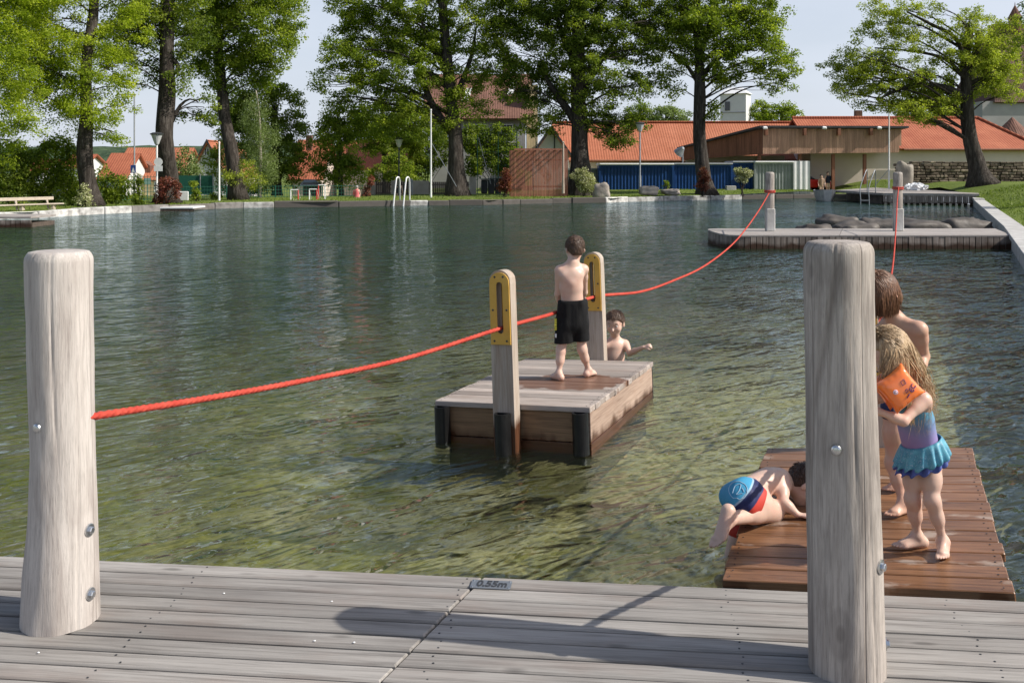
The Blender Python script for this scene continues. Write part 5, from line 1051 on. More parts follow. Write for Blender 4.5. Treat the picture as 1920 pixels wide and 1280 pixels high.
tree('lime_tree', 'bright green tree at the left frame edge, its trunk out of view', 42, [(-70, 420, 22), (-66, 250, 16), (-60, 60, 13), (-55, -140, 8)], [(-40, 110, 85, 90), (10, 60, 70, 60), (25, 150, 60, 60), (-10, 220, 60, 40), (35, 232, 45, 28), (10, 262, 22, 14), (-30, -30, 110, 90), (60, -20, 60, 60), (2, 300, 9, 9)], 'leaf_bright', 1, leaf=.13, clump=.48, per=80)
tree('lime_tree', 'bright yellow green tree on a thick trunk beside the bench', 45, [(172, 388, 19), (165, 345, 14.5), (160, 290, 14), (163, 220, 12), (168, 120, 10), (172, 0, 9), (170, -160, 6)], [(85, 90, 75, 60), (130, 40, 70, 60), (190, 70, 45, 45), (100, 160, 65, 45), (165, 155, 45, 35), (150, 205, 50, 28), (190, 215, 42, 28), (165, 238, 34, 20), (222, 196, 26, 22), (212, 262, 22, 14), (60, 120, 55, 55), (30, 90, 50, 60), (40, 30, 60, 50), (130, -60, 110, 80), (230, -10, 40, 40), (70, -130, 110, 80), (225, 250, 18, 10), (215, 120, 36, 36), (110, 212, 34, 22), (205, 160, 30, 26), (240, 40, 28, 36), (60, 170, 50, 40), (50, -20, 70, 60), (165, 100, 50, 40)], 'leaf_bright', 2, leaf=.13, clump=.48, per=85, dens=.85)
tree('oak_tree', 'tall straight dark trunk tree with sparse shaded crown, second big trunk from the left', 49, [(313, 382, 20), (312, 340, 17), (313, 260, 16), (311, 180, 15.5), (314, 80, 13), (315, -60, 11), (318, -200, 7)], [(250, 75, 42, 34), (235, 120, 32, 22), (285, 45, 42, 36), (262, 20, 45, 35), (340, 95, 26, 26), (275, 150, 30, 14), (222, 40, 30, 30), (325, 30, 40, 36), (300, -60, 100, 70), (235, 5, 40, 30), (360, 165, 26, 12), (378, 200, 20, 20), (392, 225, 14, 14), (350, 210, 22, 8), (240, 155, 16, 12), (400, 180, 24, 10), (330, 0, 56, 44), (285, 115, 28, 22), (345, 140, 26, 18), (262, 95, 30, 24), (230, 45, 34, 36), (210, 100, 22, 20), (300, 60, 34, 30), (360, 60, 30, 40)], 'leaf_dark', 3, leaf=.16, clump=.5, per=70, dens=.75, limbs=[[(322, 228, 5), (338, 198, 3), (356, 186, 1.6), (372, 192, 1)], [(322, 112, 6), (333, 122, 4), (330, 140, 4)], [(312, 80, 6), (285, 62, 4), (245, 72, 2.2), (215, 78, 1)]])
tree('maple_tree', 'leaning dark trunk tree with dense sunlit green crown left of the sky gap', 54, [(447, 374, 15), (441, 330, 12.5), (432, 270, 12), (418, 215, 11), (413, 140, 9), (408, 40, 8), (400, -120, 6)], [(400, 50, 45, 45), (445, 70, 55, 45), (500, 45, 52, 45), (470, 110, 45, 26), (420, 125, 45, 26), (375, 105, 28, 26), (525, 60, 35, 38), (540, 12, 26, 30), (505, 105, 25, 16), (400, 150, 28, 12), (390, 10, 50, 40), (460, -10, 80, 50), (450, -90, 100, 70), (430, 160, 22, 8), (372, 60, 26, 30), (350, 30, 36, 36), (545, 45, 22, 36), (520, 108, 28, 24), (470, 138, 46, 18), (500, 148, 26, 16), (365, 130, 28, 18), (430, 20, 50, 44), (500, -20, 60, 50), (445, 105, 50, 30)], 'leaf_mid', 4, leaf=.17, clump=.56, per=85, dens=.95)
tree('dense_tree', 'dark dense rounded tree behind the leaning trunk', 64, [(520, 372, 9), (518, 300, 8), (515, 200, 5)], [(480, 215, 50, 44), (530, 195, 38, 36), (505, 165, 40, 22), (450, 210, 36, 44), (545, 260, 28, 55), (500, 280, 52, 60), (530, 330, 36, 26), (430, 230, 26, 40), (410, 310, 24, 46), (470, 340, 44, 22), (452, 180, 26, 24), (556, 300, 16, 24)], 'leaf_dark', 5, leaf=.2, clump=.6, per=85)
tree('birch_tree', 'hanging grey green birch in front of the dense dark tree', 58, [(487, 374, 3.5), (487, 300, 3), (484, 220, 2.2), (480, 170, 1.2)], [(478, 215, 24, 40), (495, 260, 22, 46), (470, 265, 18, 40), (505, 310, 18, 30), (492, 325, 22, 26), (425, 290, 12, 26)], 'leaf_grey', 6, leaf=.1, clump=.42, per=75, flat=1.5, droop=.8, bark='bark_pale')
tree('small_tree', 'small yellow green tree with pale forked stems on the left bank', 54.5, [(457, 375, 3), (457, 362, 2.4), (456, 345, 1.6), (455, 325, .8)], [(440, 312, 18, 10), (465, 310, 20, 12), (455, 330, 32, 12), (478, 335, 16, 12), (434, 326, 14, 9), (470, 348, 14, 8)], 'leaf_yellow', 7, leaf=.1, clump=.34, per=60, bark='bark_pale', limbs=[[(457, 364, 1.8), (447, 350, 1.3), (443, 338, .7)], [(457, 362, 1.8), (470, 348, 1.2), (478, 338, .7)], [(457, 360, 1.6), (462, 345, 1), (464, 332, .7)]])
tree('small_tree', 'sunlit leafy maple standing right of the sky gap by the red roofs', 63, [(640, 371, 5), (640, 330, 4), (637, 250, 3), (632, 210, 1.5)], [(628, 222, 28, 24), (655, 225, 26, 28), (615, 250, 26, 22), (650, 265, 36, 26), (620, 290, 38, 24), (660, 300, 26, 24), (615, 325, 36, 20), (655, 335, 28, 18), (640, 245, 24, 26)], 'leaf_mid', 8, leaf=.19, clump=.52, per=75)
tree('lime_tree', 'wide spreading tree in the middle with forked dark trunk', 62, [(857, 368, 19), (856, 320, 14.5), (853, 250, 13.5), (848, 200, 12), (838, 110, 10), (830, 10, 9), (826, -130, 6)], [(690, 55, 55, 42), (640, 95, 38, 34), (615, 125, 26, 26), (655, 140, 34, 28), (720, 110, 55, 40), (770, 70, 58, 48), (700, 165, 52, 30), (760, 150, 55, 38), (835, 60, 50, 44), (815, 130, 46, 34), (880, 110, 44, 36), (905, 60, 44, 40), (870, 160, 36, 26), (730, 210, 55, 30), (690, 225, 36, 26), (780, 205, 38, 24), (740, 245, 44, 18), (700, 10, 56, 44), (770, 5, 60, 40), (655, 40, 34, 28), (850, 5, 55, 40), (760, -80, 120, 70), (900, -60, 90, 70), (640, 5, 30, 26), (910, 150, 26, 22), (925, 105, 30, 30), (840, 180, 22, 16), (602, 150, 20, 18), (622, 182, 26, 16), (662, 185, 34, 24), (805, 235, 46, 24), (872, 200, 36, 24), (930, 40, 34, 38), (942, 125, 28, 34), (905, 205, 28, 18), (640, 65, 34, 32), (745, 45, 50, 40), (690, 95, 46, 36), (800, 95, 44, 40)], 'leaf_mid', 9, leaf=.19, clump=.56, per=78, dens=.72, limbs=[[(853, 255, 9), (828, 225, 7.5), (805, 185, 6), (790, 140, 4), (778, 90, 2.5)], [(850, 190, 7), (868, 150, 5), (885, 100, 3), (893, 50, 2)], [(805, 185, 5), (775, 175, 3.4), (735, 170, 2)], [(842, 140, 5), (815, 100, 4), (790, 40, 2.6)]])
tree('dense_tree', 'dark leafy tree standing behind the middle tree, over the red roofs', 76, [(725, 372, 7), (722, 300, 5), (720, 240, 3)], [(700, 225, 40, 40), (745, 225, 44, 40), (720, 265, 44, 26), (780, 235, 36, 36), (690, 250, 26, 30), (760, 270, 34, 22)], 'leaf_dark', 15, leaf=.22, clump=.62, per=75)
tree('lime_tree', 'massive dark tree with thick upright trunk behind the variegated bush', 62, [(1090, 364, 27), (1088, 345, 19.5), (1087, 300, 16.5), (1085, 220, 15), (1083, 110, 13), (1085, 0, 10), (1086, -130, 7)], [(1000, 50, 45, 40), (960, 95, 36, 32), (985, 140, 42, 32), (1040, 35, 50, 42), (1040, 100, 48, 38), (1020, 170, 42, 26), (985, 185, 30, 20), (1005, 215, 32, 20), (1045, 215, 26, 16), (1100, 45, 52, 44), (1145, 70, 48, 42), (1185, 105, 40, 34), (1130, 130, 52, 36), (1205, 150, 26, 22), (1165, 165, 40, 22), (1120, 195, 38, 22), (1150, 235, 40, 22), (1165, 215, 30, 18), (1135, 262, 30, 16), (1115, 230, 30, 22), (1090, 150, 40, 40), (1060, -40, 100, 70), (1160, 0, 56, 44), (980, 0, 50, 40), (1160, -90, 90, 60), (955, 50, 30, 30), (1195, 55, 34, 34), (1030, 240, 16, 10), (1060, 175, 28, 20), (1170, 262, 16, 10), (955, 165, 30, 28), (1228, 40, 28, 38), (1215, 95, 28, 30), (1232, 150, 20, 26), (1000, 242, 26, 16), (1182, 238, 22, 18), (1060, 0, 60, 50), (1120, 90, 48, 40), (1080, 60, 50, 40), (960, 20, 40, 40), (1200, 0, 44, 40), (1040, 140, 40, 30)], 'leaf_dark', 10, leaf=.2, clump=.56, per=80, dens=.74, limbs=[[(1084, 235, 9), (1060, 200, 7), (1035, 165, 5), (1010, 120, 3)], [(1088, 180, 8), (1110, 140, 6), (1140, 95, 4), (1165, 60, 2)], [(1088, 235, 6), (1120, 228, 3.5), (1150, 240, 2)], [(1083, 130, 7), (1060, 80, 5), (1040, 20, 3)]])
tree('lime_tree', 'slimmer tree with sunlit right crown before the blue container', 62, [(1325, 354, 17), (1320, 335, 13.5), (1316, 290, 12), (1312, 255, 12.5), (1312, 190, 11), (1311, 120, 9), (1306, 30, 7.5), (1312, -110, 5)], [(1300, 60, 44, 40), (1260, 45, 32, 32), (1350, 45, 44, 40), (1395, 40, 40, 36), (1385, 90, 44, 36), (1430, 70, 34, 32), (1440, 110, 34, 26), (1345, 105, 36, 30), (1265, 95, 30, 26), (1405, 130, 38, 20), (1470, 130, 24, 20), (1480, 152, 16, 12), (1450, 160, 18, 10), (1250, 130, 24, 16), (1310, 0, 60, 40), (1410, 5, 48, 32), (1340, -80, 100, 56), (1240, 10, 30, 30), (1335, 195, 12, 14), (1330, 220, 14, 10), (1435, 22, 34, 28), (1360, 140, 26, 16), (1425, 148, 16, 14), (1238, 70, 32, 36), (1258, 165, 22, 16), (1300, 105, 38, 30), (1365, 60, 48, 46), (1478, 108, 18, 16), (1345, 148, 28, 16), (1300, 30, 44, 40), (1440, 60, 34, 36), (1270, 20, 34, 34)], 'leaf_mid', 11, leaf=.2, clump=.56, per=76, dens=.75, limbs=[[(1313, 150, 6), (1340, 115, 4), (1380, 95, 2.4), (1420, 95, 1.4)], [(1312, 160, 5), (1285, 120, 3.4), (1255, 95, 2)], [(1312, 110, 6), (1326, 60, 4.5), (1340, 0, 3)]])
tree('pollarded_tree', 'airy yellow green pollarded tree with one long arched limb on the right lawn', 57, [(1842, 343, 22), (1834, 318, 15), (1822, 265, 12.5), (1816, 215, 12), (1813, 150, 10.5), (1814, 95, 9), (1818, 58, 7.5)], [(1690, 20, 44, 24), (1640, 20, 28, 22), (1655, 62, 46, 22), (1600, 105, 40, 26), (1570, 125, 26, 20), (1585, 150, 30, 18), (1640, 120, 40, 26), (1680, 92, 40, 26), (1700, 135, 44, 26), (1640, 165, 40, 18), (1575, 175, 22, 10), (1740, 60, 34, 24), (1780, 95, 38, 34), (1800, 45, 34, 24), (1850, 60, 40, 34), (1885, 95, 34, 34), (1845, 115, 34, 32), (1870, 155, 30, 24), (1760, 140, 40, 30), (1720, 180, 44, 20), (1670, 195, 42, 14), (1760, 195, 36, 20), (1700, 218, 34, 10), (1745, 222, 26, 9), (1625, 195, 24, 8), (1900, 60, 24, 26), (1895, 175, 22, 12), (1840, 170, 24, 18), (1742, 16, 20, 12), (1860, 130, 46, 42), (1825, 100, 36, 36), (1640, 140, 48, 30), (1598, 130, 36, 26), (1700, 160, 46, 26), (1780, 182, 46, 26), (1730, 200, 54, 18), (1890, 140, 28, 44), (1830, 30, 24, 22), (1660, 40, 34, 22)], 'leaf_yellow', 12, leaf=.15, clump=.44, per=66, dens=.72, limbs=[[(1815, 190, 8), (1800, 178, 7.5), (1770, 164, 6), (1725, 160, 4.6), (1685, 168, 3.4), (1650, 185, 2)], [(1813, 120, 6), (1790, 70, 4), (1750, 48, 3), (1700, 22, 1.6)], [(1814, 130, 7), (1832, 90, 6), (1836, 58, 6)], [(1812, 150, 5), (1770, 110, 3), (1700, 95, 2), (1640, 90, 1.2)], [(1814, 160, 5), (1850, 140, 3), (1885, 110, 1.6)]])
tree('lime_tree', 'tree at the top right corner, only a few leaves hanging into view', 38, [(2150, 400, 26), (2140, 250, 20), (2130, 60, 14), (2120, -140, 8)], [(2080, 40, 130, 90), (2060, -60, 140, 90), (2180, 20, 120, 110), (1955, 0, 44, 26), (1935, 12, 20, 12), (2020, -120, 140, 80), (2000, 90, 60, 40)], 'leaf_mid', 13, leaf=.17, clump=.6, per=70, dens=.7)
tree('dense_tree', 'dark rounded tree behind the hall, under the arched limb', 96, [(1755, 300, 5), (1755, 200, 4)], [(1720, 190, 30, 24), (1760, 185, 36, 32), (1790, 200, 24, 22), (1700, 208, 24, 14)], 'leaf_dark', 14, leaf=.28, clump=.8, per=60)
for i, (u, v, ru, rv, lb) in enumerate(((1465, 212, 34, 20, 'round tree peeping over the hall right of the white tower'), (1428, 212, 20, 24, 'narrow tree close beside the white tower'), (1250, 216, 44, 18, 'grey green tree over the hall roof left of the slim trunk'), (1200, 208, 22, 20, 'light green tree over the hall roof by the lamp head'))):
    tree('distant_tree', lb, 112, [(u, 290, 4), (u, v, 3)], [(u, v, ru, rv), (u - ru * .5, v + rv * .5, ru * .7, rv * .6), (u + ru * .55, v + rv * .45, ru * .6, rv * .6), (u + ru * .1, v - rv * .5, ru * .5, rv * .55)], ('leaf_mid', 'leaf_mid', 'leaf_grey', 'leaf_mid')[i], 20 + i, leaf=.3, clump=.75, per=55, group='trees beyond the hall roof')
def shrub(name, label, u, vb, Y, blobs, m, seed, leaf=.12, clump=.32, per=60, group=None, dens=1.0, flat=.8, stems=3):
    rng = np.random.default_rng(seed); ppm = F / Y; zg = float(ground_z(np.array(PX(u, Y)), np.array(Y))); loc = np.array([PX(u, Y), Y, zg]); t = thing(name, label, 'shrub', loc, group=group); cc, tc, cr = [], [], []; sb = MB()
    for (bu, bv, ru, rv) in blobs:
        ru, rv = ru / ppm, rv / ppm; rd = max(.12, min(ru, rv) * .9); c = np.array([PX(bu, Y), Y + rng.uniform(-.1, .1), PZ(bv, Y)]); area = 4 * math.pi * ((ru * rv) ** 1.6 / 3 + (ru * rd) ** 1.6 / 3 + (rv * rd) ** 1.6 / 3) ** (1 / 1.6); n = max(4, int(dens * area / (clump * clump * 1.7)))
        g = rng.normal(size=(n, 3)); g /= np.linalg.norm(g, axis=1, keepdims=True); pos = c + g * (rng.uniform(.15, 1.05, n) ** .5)[:, None] * np.array([ru, rd, rv]); pos[:, 2] = np.maximum(pos[:, 2], zg + .05); cc.append(pos); tc.append(np.clip(.45 + rng.normal(0, .2, n), .05, .95)); cr.append(clump * rng.uniform(.7, 1.2, n))
        for q in pos[:stems]: b0 = loc + [rng.normal(0, .08), rng.normal(0, .05), -.05]; sb.tube(spline([b0, lerp(b0, q, .5) + [0, 0, .1], q], .3), .018, 5)
    V, tt = leaf_mesh(np.concatenate(cc), np.concatenate(tc), per, np.concatenate(cr), leaf, rng, flat, None, .1); V[:, 2] = np.maximum(V[:, 2], zg - .02)
    link('foliage', quadmesh('foliage', V - loc, quads(len(V) // 4), tt), M[m], t); part(t, 'stem', sb, M['bark'], True); return t
G = 'shrubs massed behind the bench'
shrub('shrub', 'dark shrub at the left frame edge behind the bench', 20, 385, 45, [(15, 320, 46, 40), (-30, 300, 40, 60), (10, 360, 50, 24), (30, 290, 30, 22)], 'leaf_dark', 31, .13, .42, 80, G)
shrub('shrub', 'tall loose grey green shrub behind the bench, rising to the hill', 85, 385, 46, [(70, 340, 44, 36), (105, 300, 32, 30), (100, 265, 20, 18), (55, 300, 28, 24), (90, 365, 44, 20), (85, 280, 16, 14)], 'leaf_mid', 32, .13, .42, 80, G)
shrub('shrub', 'thin topped shrub just left of the thick lime trunk', 132, 386, 45.8, [(125, 330, 26, 30), (135, 290, 12, 28), (140, 360, 26, 24), (112, 350, 26, 26), (128, 268, 8, 12)], 'leaf_mid', 33, .12, .38, 75, G)
shrub('shrub', 'mid green shrub filling the gap right of the thick lime trunk', 205, 382, 47.5, [(195, 340, 18, 28), (215, 350, 26, 24), (225, 368, 28, 14), (205, 368, 26, 14)], 'leaf_mid', 34, .11, .34, 70, G)
shrub('flowering_bush', 'cream flowering bush at the foot of the thick lime trunk', 160, 390, 43, [(160, 372, 14, 15), (158, 356, 8, 9)], 'leaf_pale', 35, .08, .2, 60)
shrub('slim_shrub', 'slim upright shrub beside the lamp on the left', 258, 383, 47.2, [(258, 372, 11, 12), (257, 350, 8, 18), (259, 335, 5, 8)], 'leaf_mid', 36, .09, .22, 60)
shrub('red_shrub', 'copper red shrub before the second big trunk', 307, 384, 46.5, [(306, 362, 14, 20), (312, 342, 12, 12), (332, 352, 9, 18), (300, 375, 11, 9)], 'leaf_red', 37, .1, .24, 60, 'red leaved shrubs on the banks')
shrub('slim_shrub', 'thin yellow green upright shrub right of the white board', 368, 382, 50.5, [(368, 368, 9, 13), (361, 345, 6, 14)], 'leaf_mid', 38, .09, .2, 55)
shrub('low_shrub', 'small grassy shrub by the low green fence', 404, 380, 54, [(404, 368, 9, 9)], 'leaf_mid', 39, .1, .2, 50)
shrub('red_shrub', 'thin copper red shrub beside the person in pink', 688, 371, 60, [(688, 360, 7, 12), (696, 338, 7, 12), (684, 366, 7, 6)], 'leaf_red', 40, .1, .22, 45, 'red leaved shrubs on the banks')
shrub('garden_shrub', 'broad green shrub behind the slatted garden fence', 745, 345, 70, [(735, 318, 30, 26), (765, 325, 26, 22), (745, 300, 22, 14), (700, 330, 20, 14)], 'leaf_mid', 41, .15, .42, 65)
shrub('garden_shrub', 'dark ivy covered mass under the big house windows', 930, 350, 76, [(905, 300, 36, 36), (945, 290, 34, 30), (960, 315, 24, 26), (880, 260, 30, 30), (930, 255, 40, 22)], 'leaf_dark', 42, .2, .5, 65)
shrub('garden_shrub', 'deep shaded shrubs under the middle tree, left of its trunk', 800, 350, 78, [(790, 300, 30, 36), (825, 280, 26, 40), (770, 260, 28, 26)], 'leaf_dark', 43, .2, .5, 60)
shrub('red_shrub', 'red shrub with pink flowers at the left end of the slat screen', 945, 364, 58.5, [(948, 330, 9, 14), (942, 350, 11, 14), (950, 345, 10, 18)], 'leaf_red', 44, .1, .22, 55, 'red leaved shrubs on the banks')
shrub('variegated_bush', 'cream variegated bush before the massive trunk', 1095, 361, 60, [(1095, 338, 19, 18), (1082, 330, 10, 10), (1106, 345, 14, 14), (1092, 320, 10, 9)], 'leaf_pale', 45, .1, .24, 60)
shrub('red_shrub', 'red and orange shrub at the foot of the slim tree', 1318, 358, 60, [(1317, 348, 11, 10), (1319, 325, 8, 14), (1322, 335, 9, 9)], 'leaf_red', 46, .1, .22, 50, 'red leaved shrubs on the banks')
shrub('pale_bush', 'pale leaved bush on a short stem beside the planter box', 1391, 357, 61, [(1392, 330, 13, 14), (1384, 322, 7, 8), (1401, 322, 8, 9)], 'leaf_pale', 47, .1, .22, 50)
shrub('low_shrub', 'tiny green plant before the long blue container', 1249, 356, 61, [(1249, 346, 5, 9)], 'leaf_mid', 48, .08, .15, 35)
shrub('distant_shrub', 'autumn toned shrubs between trunk and white gabled house', 345, 330, 74, [(345, 305, 22, 26), (330, 318, 16, 18), (365, 318, 14, 16)], 'leaf_grey', 49, .18, .5, 50)
# grass blades along the banks
rng = np.random.default_rng(77); n = 46000; kpts = kd; ii = rng.integers(0, len(kpts), n // 2); p = kpts[ii]; dd = (p - CEN); dd /= np.linalg.norm(dd, axis=1, keepdims=True); p = p + dd * (rng.random((n // 2, 1)) ** 1.4 * 9 + .45)
wr = np.array(pts); ii = rng.integers(0, len(wr), n // 2); p2 = wr[ii] + np.column_stack([.55 + rng.random(n // 2) ** 1.3 * 7, rng.normal(0, .3, n // 2)]); p = np.concatenate([p, p2]); p = p[(p[:, 1] > 4)]
far_ = np.clip(np.linalg.norm(p, axis=1) / 45, .4, 1.3); z = ground_z(p[:, 0], p[:, 1]); h = rng.uniform(.02, .065, len(p)) * far_; a = rng.uniform(0, 6.28, len(p)); wv = np.column_stack([np.cos(a), np.sin(a), 0 * a]) * (h * .35)[:, None]; b0 = np.column_stack([p, z - .02]); tip = b0 + np.column_stack([rng.normal(0, .03, len(p)), rng.normal(0, .03, len(p)), h + .02])
V = np.stack([b0 - wv, b0 + wv, tip + wv * .3, tip - wv * .3], 1).reshape(-1, 3); struct('grass', quadmesh('grass', V, quads(len(p)), rng.random(len(p))), leaf_mat('grass_blade', (.09, .14, .02), (.15, .21, .035), (.24, .29, .06), .3), kind='stuff')
# ------------------------------------------------------------------ people: one smooth-blended implicit surface per body
class Body:
    def __init__(s, h=.0045): s.p = []; s.h = h; s.cl = []
    def rc(s, a, b, ra, rb, k=.02, ax=None, fl=1.0):
        s.p.append(('rc', np.asarray(a, float), np.asarray(b, float), ra, rb, k, None if ax is None else nrm(ax), fl)); return s
    def el(s, c, r, M3=None, k=.02):
        s.p.append(('el', np.asarray(c, float), np.asarray(r, float), np.eye(3) if M3 is None else np.asarray(M3, float), k)); return s
    def cut(s, p, n, k=.004): s.cl.append((np.asarray(p, float), nrm(n), k)); return s
    def inflated(s, e, sel=None):
        b = Body(s.h)
        for i, q in enumerate(s.p):
            if sel is not None and i not in sel: continue
            if q[0] == 'rc': b.p.append(('rc', q[1], q[2], q[3] + e, q[4] + e, q[5], q[6], q[7]))
            else: b.p.append(('el', q[1], q[2] + e, q[3], q[4]))
        return b
    def build(s, name, noise=None):
        h = s.h; lo = np.full(3, 1e9); hi = -lo
        for q in s.p:
            if q[0] == 'rc': m = max(q[3], q[4]); lo = np.minimum(lo, np.minimum(q[1], q[2]) - m); hi = np.maximum(hi, np.maximum(q[1], q[2]) + m)
            else: m = q[2].max(); lo = np.minimum(lo, q[1] - m); hi = np.maximum(hi, q[1] + m)
        lo -= 4 * h; hi += 4 * h; n = np.ceil((hi - lo) / h).astype(int) + 1; Fd = np.ones(n, np.float32) * .5
        xs = [lo[i] + h * np.arange(n[i]) for i in range(3)]
        for q in s.p:
            k = q[5] if q[0] == 'rc' else q[4]
            if q[0] == 'rc': m = max(q[3], q[4]); l0 = np.minimum(q[1], q[2]) - m; h0 = np.maximum(q[1], q[2]) + m
            else: m = q[2].max(); l0 = q[1] - m; h0 = q[1] + m
            i0 = np.maximum(0, ((l0 - k - 3 * h - lo) / h).astype(int)); i1 = np.minimum(n, ((h0 + k + 3 * h - lo) / h).astype(int) + 2)
            g = np.stack(np.meshgrid(*[xs[i][i0[i]:i1[i]] for i in range(3)], indexing='ij'), -1).astype(np.float32)
            if q[0] == 'rc':
                _, a, b, ra, rb, _, ax_, fl = q; d = g - a; ba = b - a
                if ax_ is not None: e = 1 / fl - 1; d = d + ax_ * ((d @ ax_) * e)[..., None]; ba = ba + ax_ * (ba.dot(ax_) * e)
                t = np.clip((d @ ba) / max(ba.dot(ba), 1e-9), 0, 1); dist = np.linalg.norm(d - t[..., None] * ba, axis=-1) - (ra + t * (rb - ra))
                if ax_ is not None: dist = dist * (fl + 1) / 2
            else:
                _, c, r, M3, _ = q; d = (g - c) @ M3; k0 = np.linalg.norm(d / r, axis=-1); k1 = np.linalg.norm(d / (r * r), axis=-1); dist = k0 * (k0 - 1) / np.maximum(k1, 1e-6)
            sl = tuple(slice(i0[i], i1[i]) for i in range(3)); A = Fd[sl]; hh = np.maximum(k - np.abs(A - dist), 0) / k; Fd[sl] = np.minimum(A, dist) - hh * hh * k * .25
        G = None
        if noise is not None:
            amp, sc, seed = noise; idx = np.argwhere(np.abs(Fd) < .03); pp = lo + idx * h; Fd[tuple(idx.T)] += amp * vnoise(pp * np.asarray(sc), seed)
        for (p, nn, k) in s.cl:
            pl_ = ((xs[0] - p[0]) * nn[0])[:, None, None] + ((xs[1] - p[1]) * nn[1])[None, :, None] + ((xs[2] - p[2]) * nn[2])[None, None, :]
            hh = np.maximum(k - np.abs(Fd - pl_), 0) / k; Fd = np.maximum(Fd, pl_) + hh * hh * k * .25
        return surface_nets(Fd, lo, h)
def surface_nets(f, lo, h):
    n = f.shape; c = [f[a:n[0] - 1 + a, b:n[1] - 1 + b, d:n[2] - 1 + d] for a in (0, 1) for b in (0, 1) for d in (0, 1)]
    neg = sum((q < 0).astype(np.int8) for q in c); act = (neg > 0) & (neg < 8); idx = np.argwhere(act); ids = -np.ones(act.shape, np.int64); ids[act] = np.arange(len(idx))
    cv = np.stack([q[act] for q in c], 1); off = np.array([(a, b, d) for a in (0, 1) for b in (0, 1) for d in (0, 1)], float); S_ = np.zeros((len(idx), 3)); W = np.zeros(len(idx))
    for i in range(8):
        for j in range(i + 1, 8):
            if np.abs(off[i] - off[j]).sum() == 1:
                m = (cv[:, i] < 0) != (cv[:, j] < 0); t = cv[m, i] / (cv[m, i] - cv[m, j]); S_[m] += off[i] + t[:, None] * (off[j] - off[i]); W[m] += 1
    V = lo + h * (idx + S_ / W[:, None]); Q = []
    for ax_ in range(3):
        a0 = [slice(None)] * 3; a1 = [slice(None)] * 3; a0[ax_] = slice(0, -1); a1[ax_] = slice(1, None); s0 = f[tuple(a0)] < 0; s1 = f[tuple(a1)] < 0; e = np.argwhere(s0 != s1); u, v = (ax_ + 1) % 3, (ax_ + 2) % 3
        e = e[(e[:, u] > 0) & (e[:, v] > 0) & (e[:, u] < n[u] - 1) & (e[:, v] < n[v] - 1)]; sg = s0[tuple(e.T)]
        def cell(du, dv): q = e.copy(); q[:, u] += du; q[:, v] += dv; return ids[tuple(q.T)]
        qd = np.column_stack([cell(-1, -1), cell(0, -1), cell(0, 0), cell(-1, 0)]); qd[~sg] = qd[~sg][:, ::-1]; Q.append(qd)
    Q = np.concatenate(Q); Q = Q[(Q >= 0).all(1)]
    # two light smoothing passes
    for _ in range(2):
        acc = np.zeros_like(V); cnt = np.zeros(len(V))
        for a in range(4):
            np.add.at(acc, Q[:, a], V[Q[:, (a + 1) % 4]]); np.add.at(cnt, Q[:, a], 1); np.add.at(acc, Q[:, a], V[Q[:, (a + 3) % 4]]); np.add.at(cnt, Q[:, a], 1)
        V = V * .6 + .4 * acc / np.maximum(cnt, 1)[:, None]
    return V, Q
def frame3(f, up): f = nrm(f); r = nrm(np.cross(f, up)); return r, f, np.cross(r, f)
def head(b, c, f, up, s=1.0, face=True):
    r, f, u = frame3(f, up); c = np.asarray(c, float); Mx = np.column_stack([r, f, u])
    b.el(c + u * .017 * s - f * .004 * s, np.array([.071, .087, .08]) * s, Mx, .02); b.el(c + f * .022 * s - u * .04 * s, np.array([.054, .058, .058]) * s, Mx, .03); b.el(c + f * .05 * s - u * .078 * s, np.array([.026, .022, .02]) * s, Mx, .03)
    if face:
        b.rc(c + f * .078 * s - u * .008 * s, c + f * .096 * s - u * .032 * s, .007 * s, .0105 * s, .012); b.el(c + f * .078 * s - u * .056 * s, np.array([.02, .009, .0045]) * s, Mx, .008); b.el(c + f * .075 * s - u * .064 * s, np.array([.017, .009, .005]) * s, Mx, .008)
        for q in (-1, 1):
            b.el(c + f * .052 * s - u * .03 * s + r * q * .034 * s, np.array([.022, .022, .022]) * s, Mx, .03); b.rc(c + f * .076 * s + u * .016 * s + r * q * .014 * s, c + f * .068 * s + u * .016 * s + r * q * .042 * s, .007 * s, .006 * s, .012)
    for q in (-1, 1): b.el(c + r * q * .073 * s - f * .004 * s - u * .012 * s, np.array([.008, .017, .027]) * s, Mx @ np.array(Euler((R(-12), 0, R(q * 24))).to_matrix()), .008)
    return r, f, u
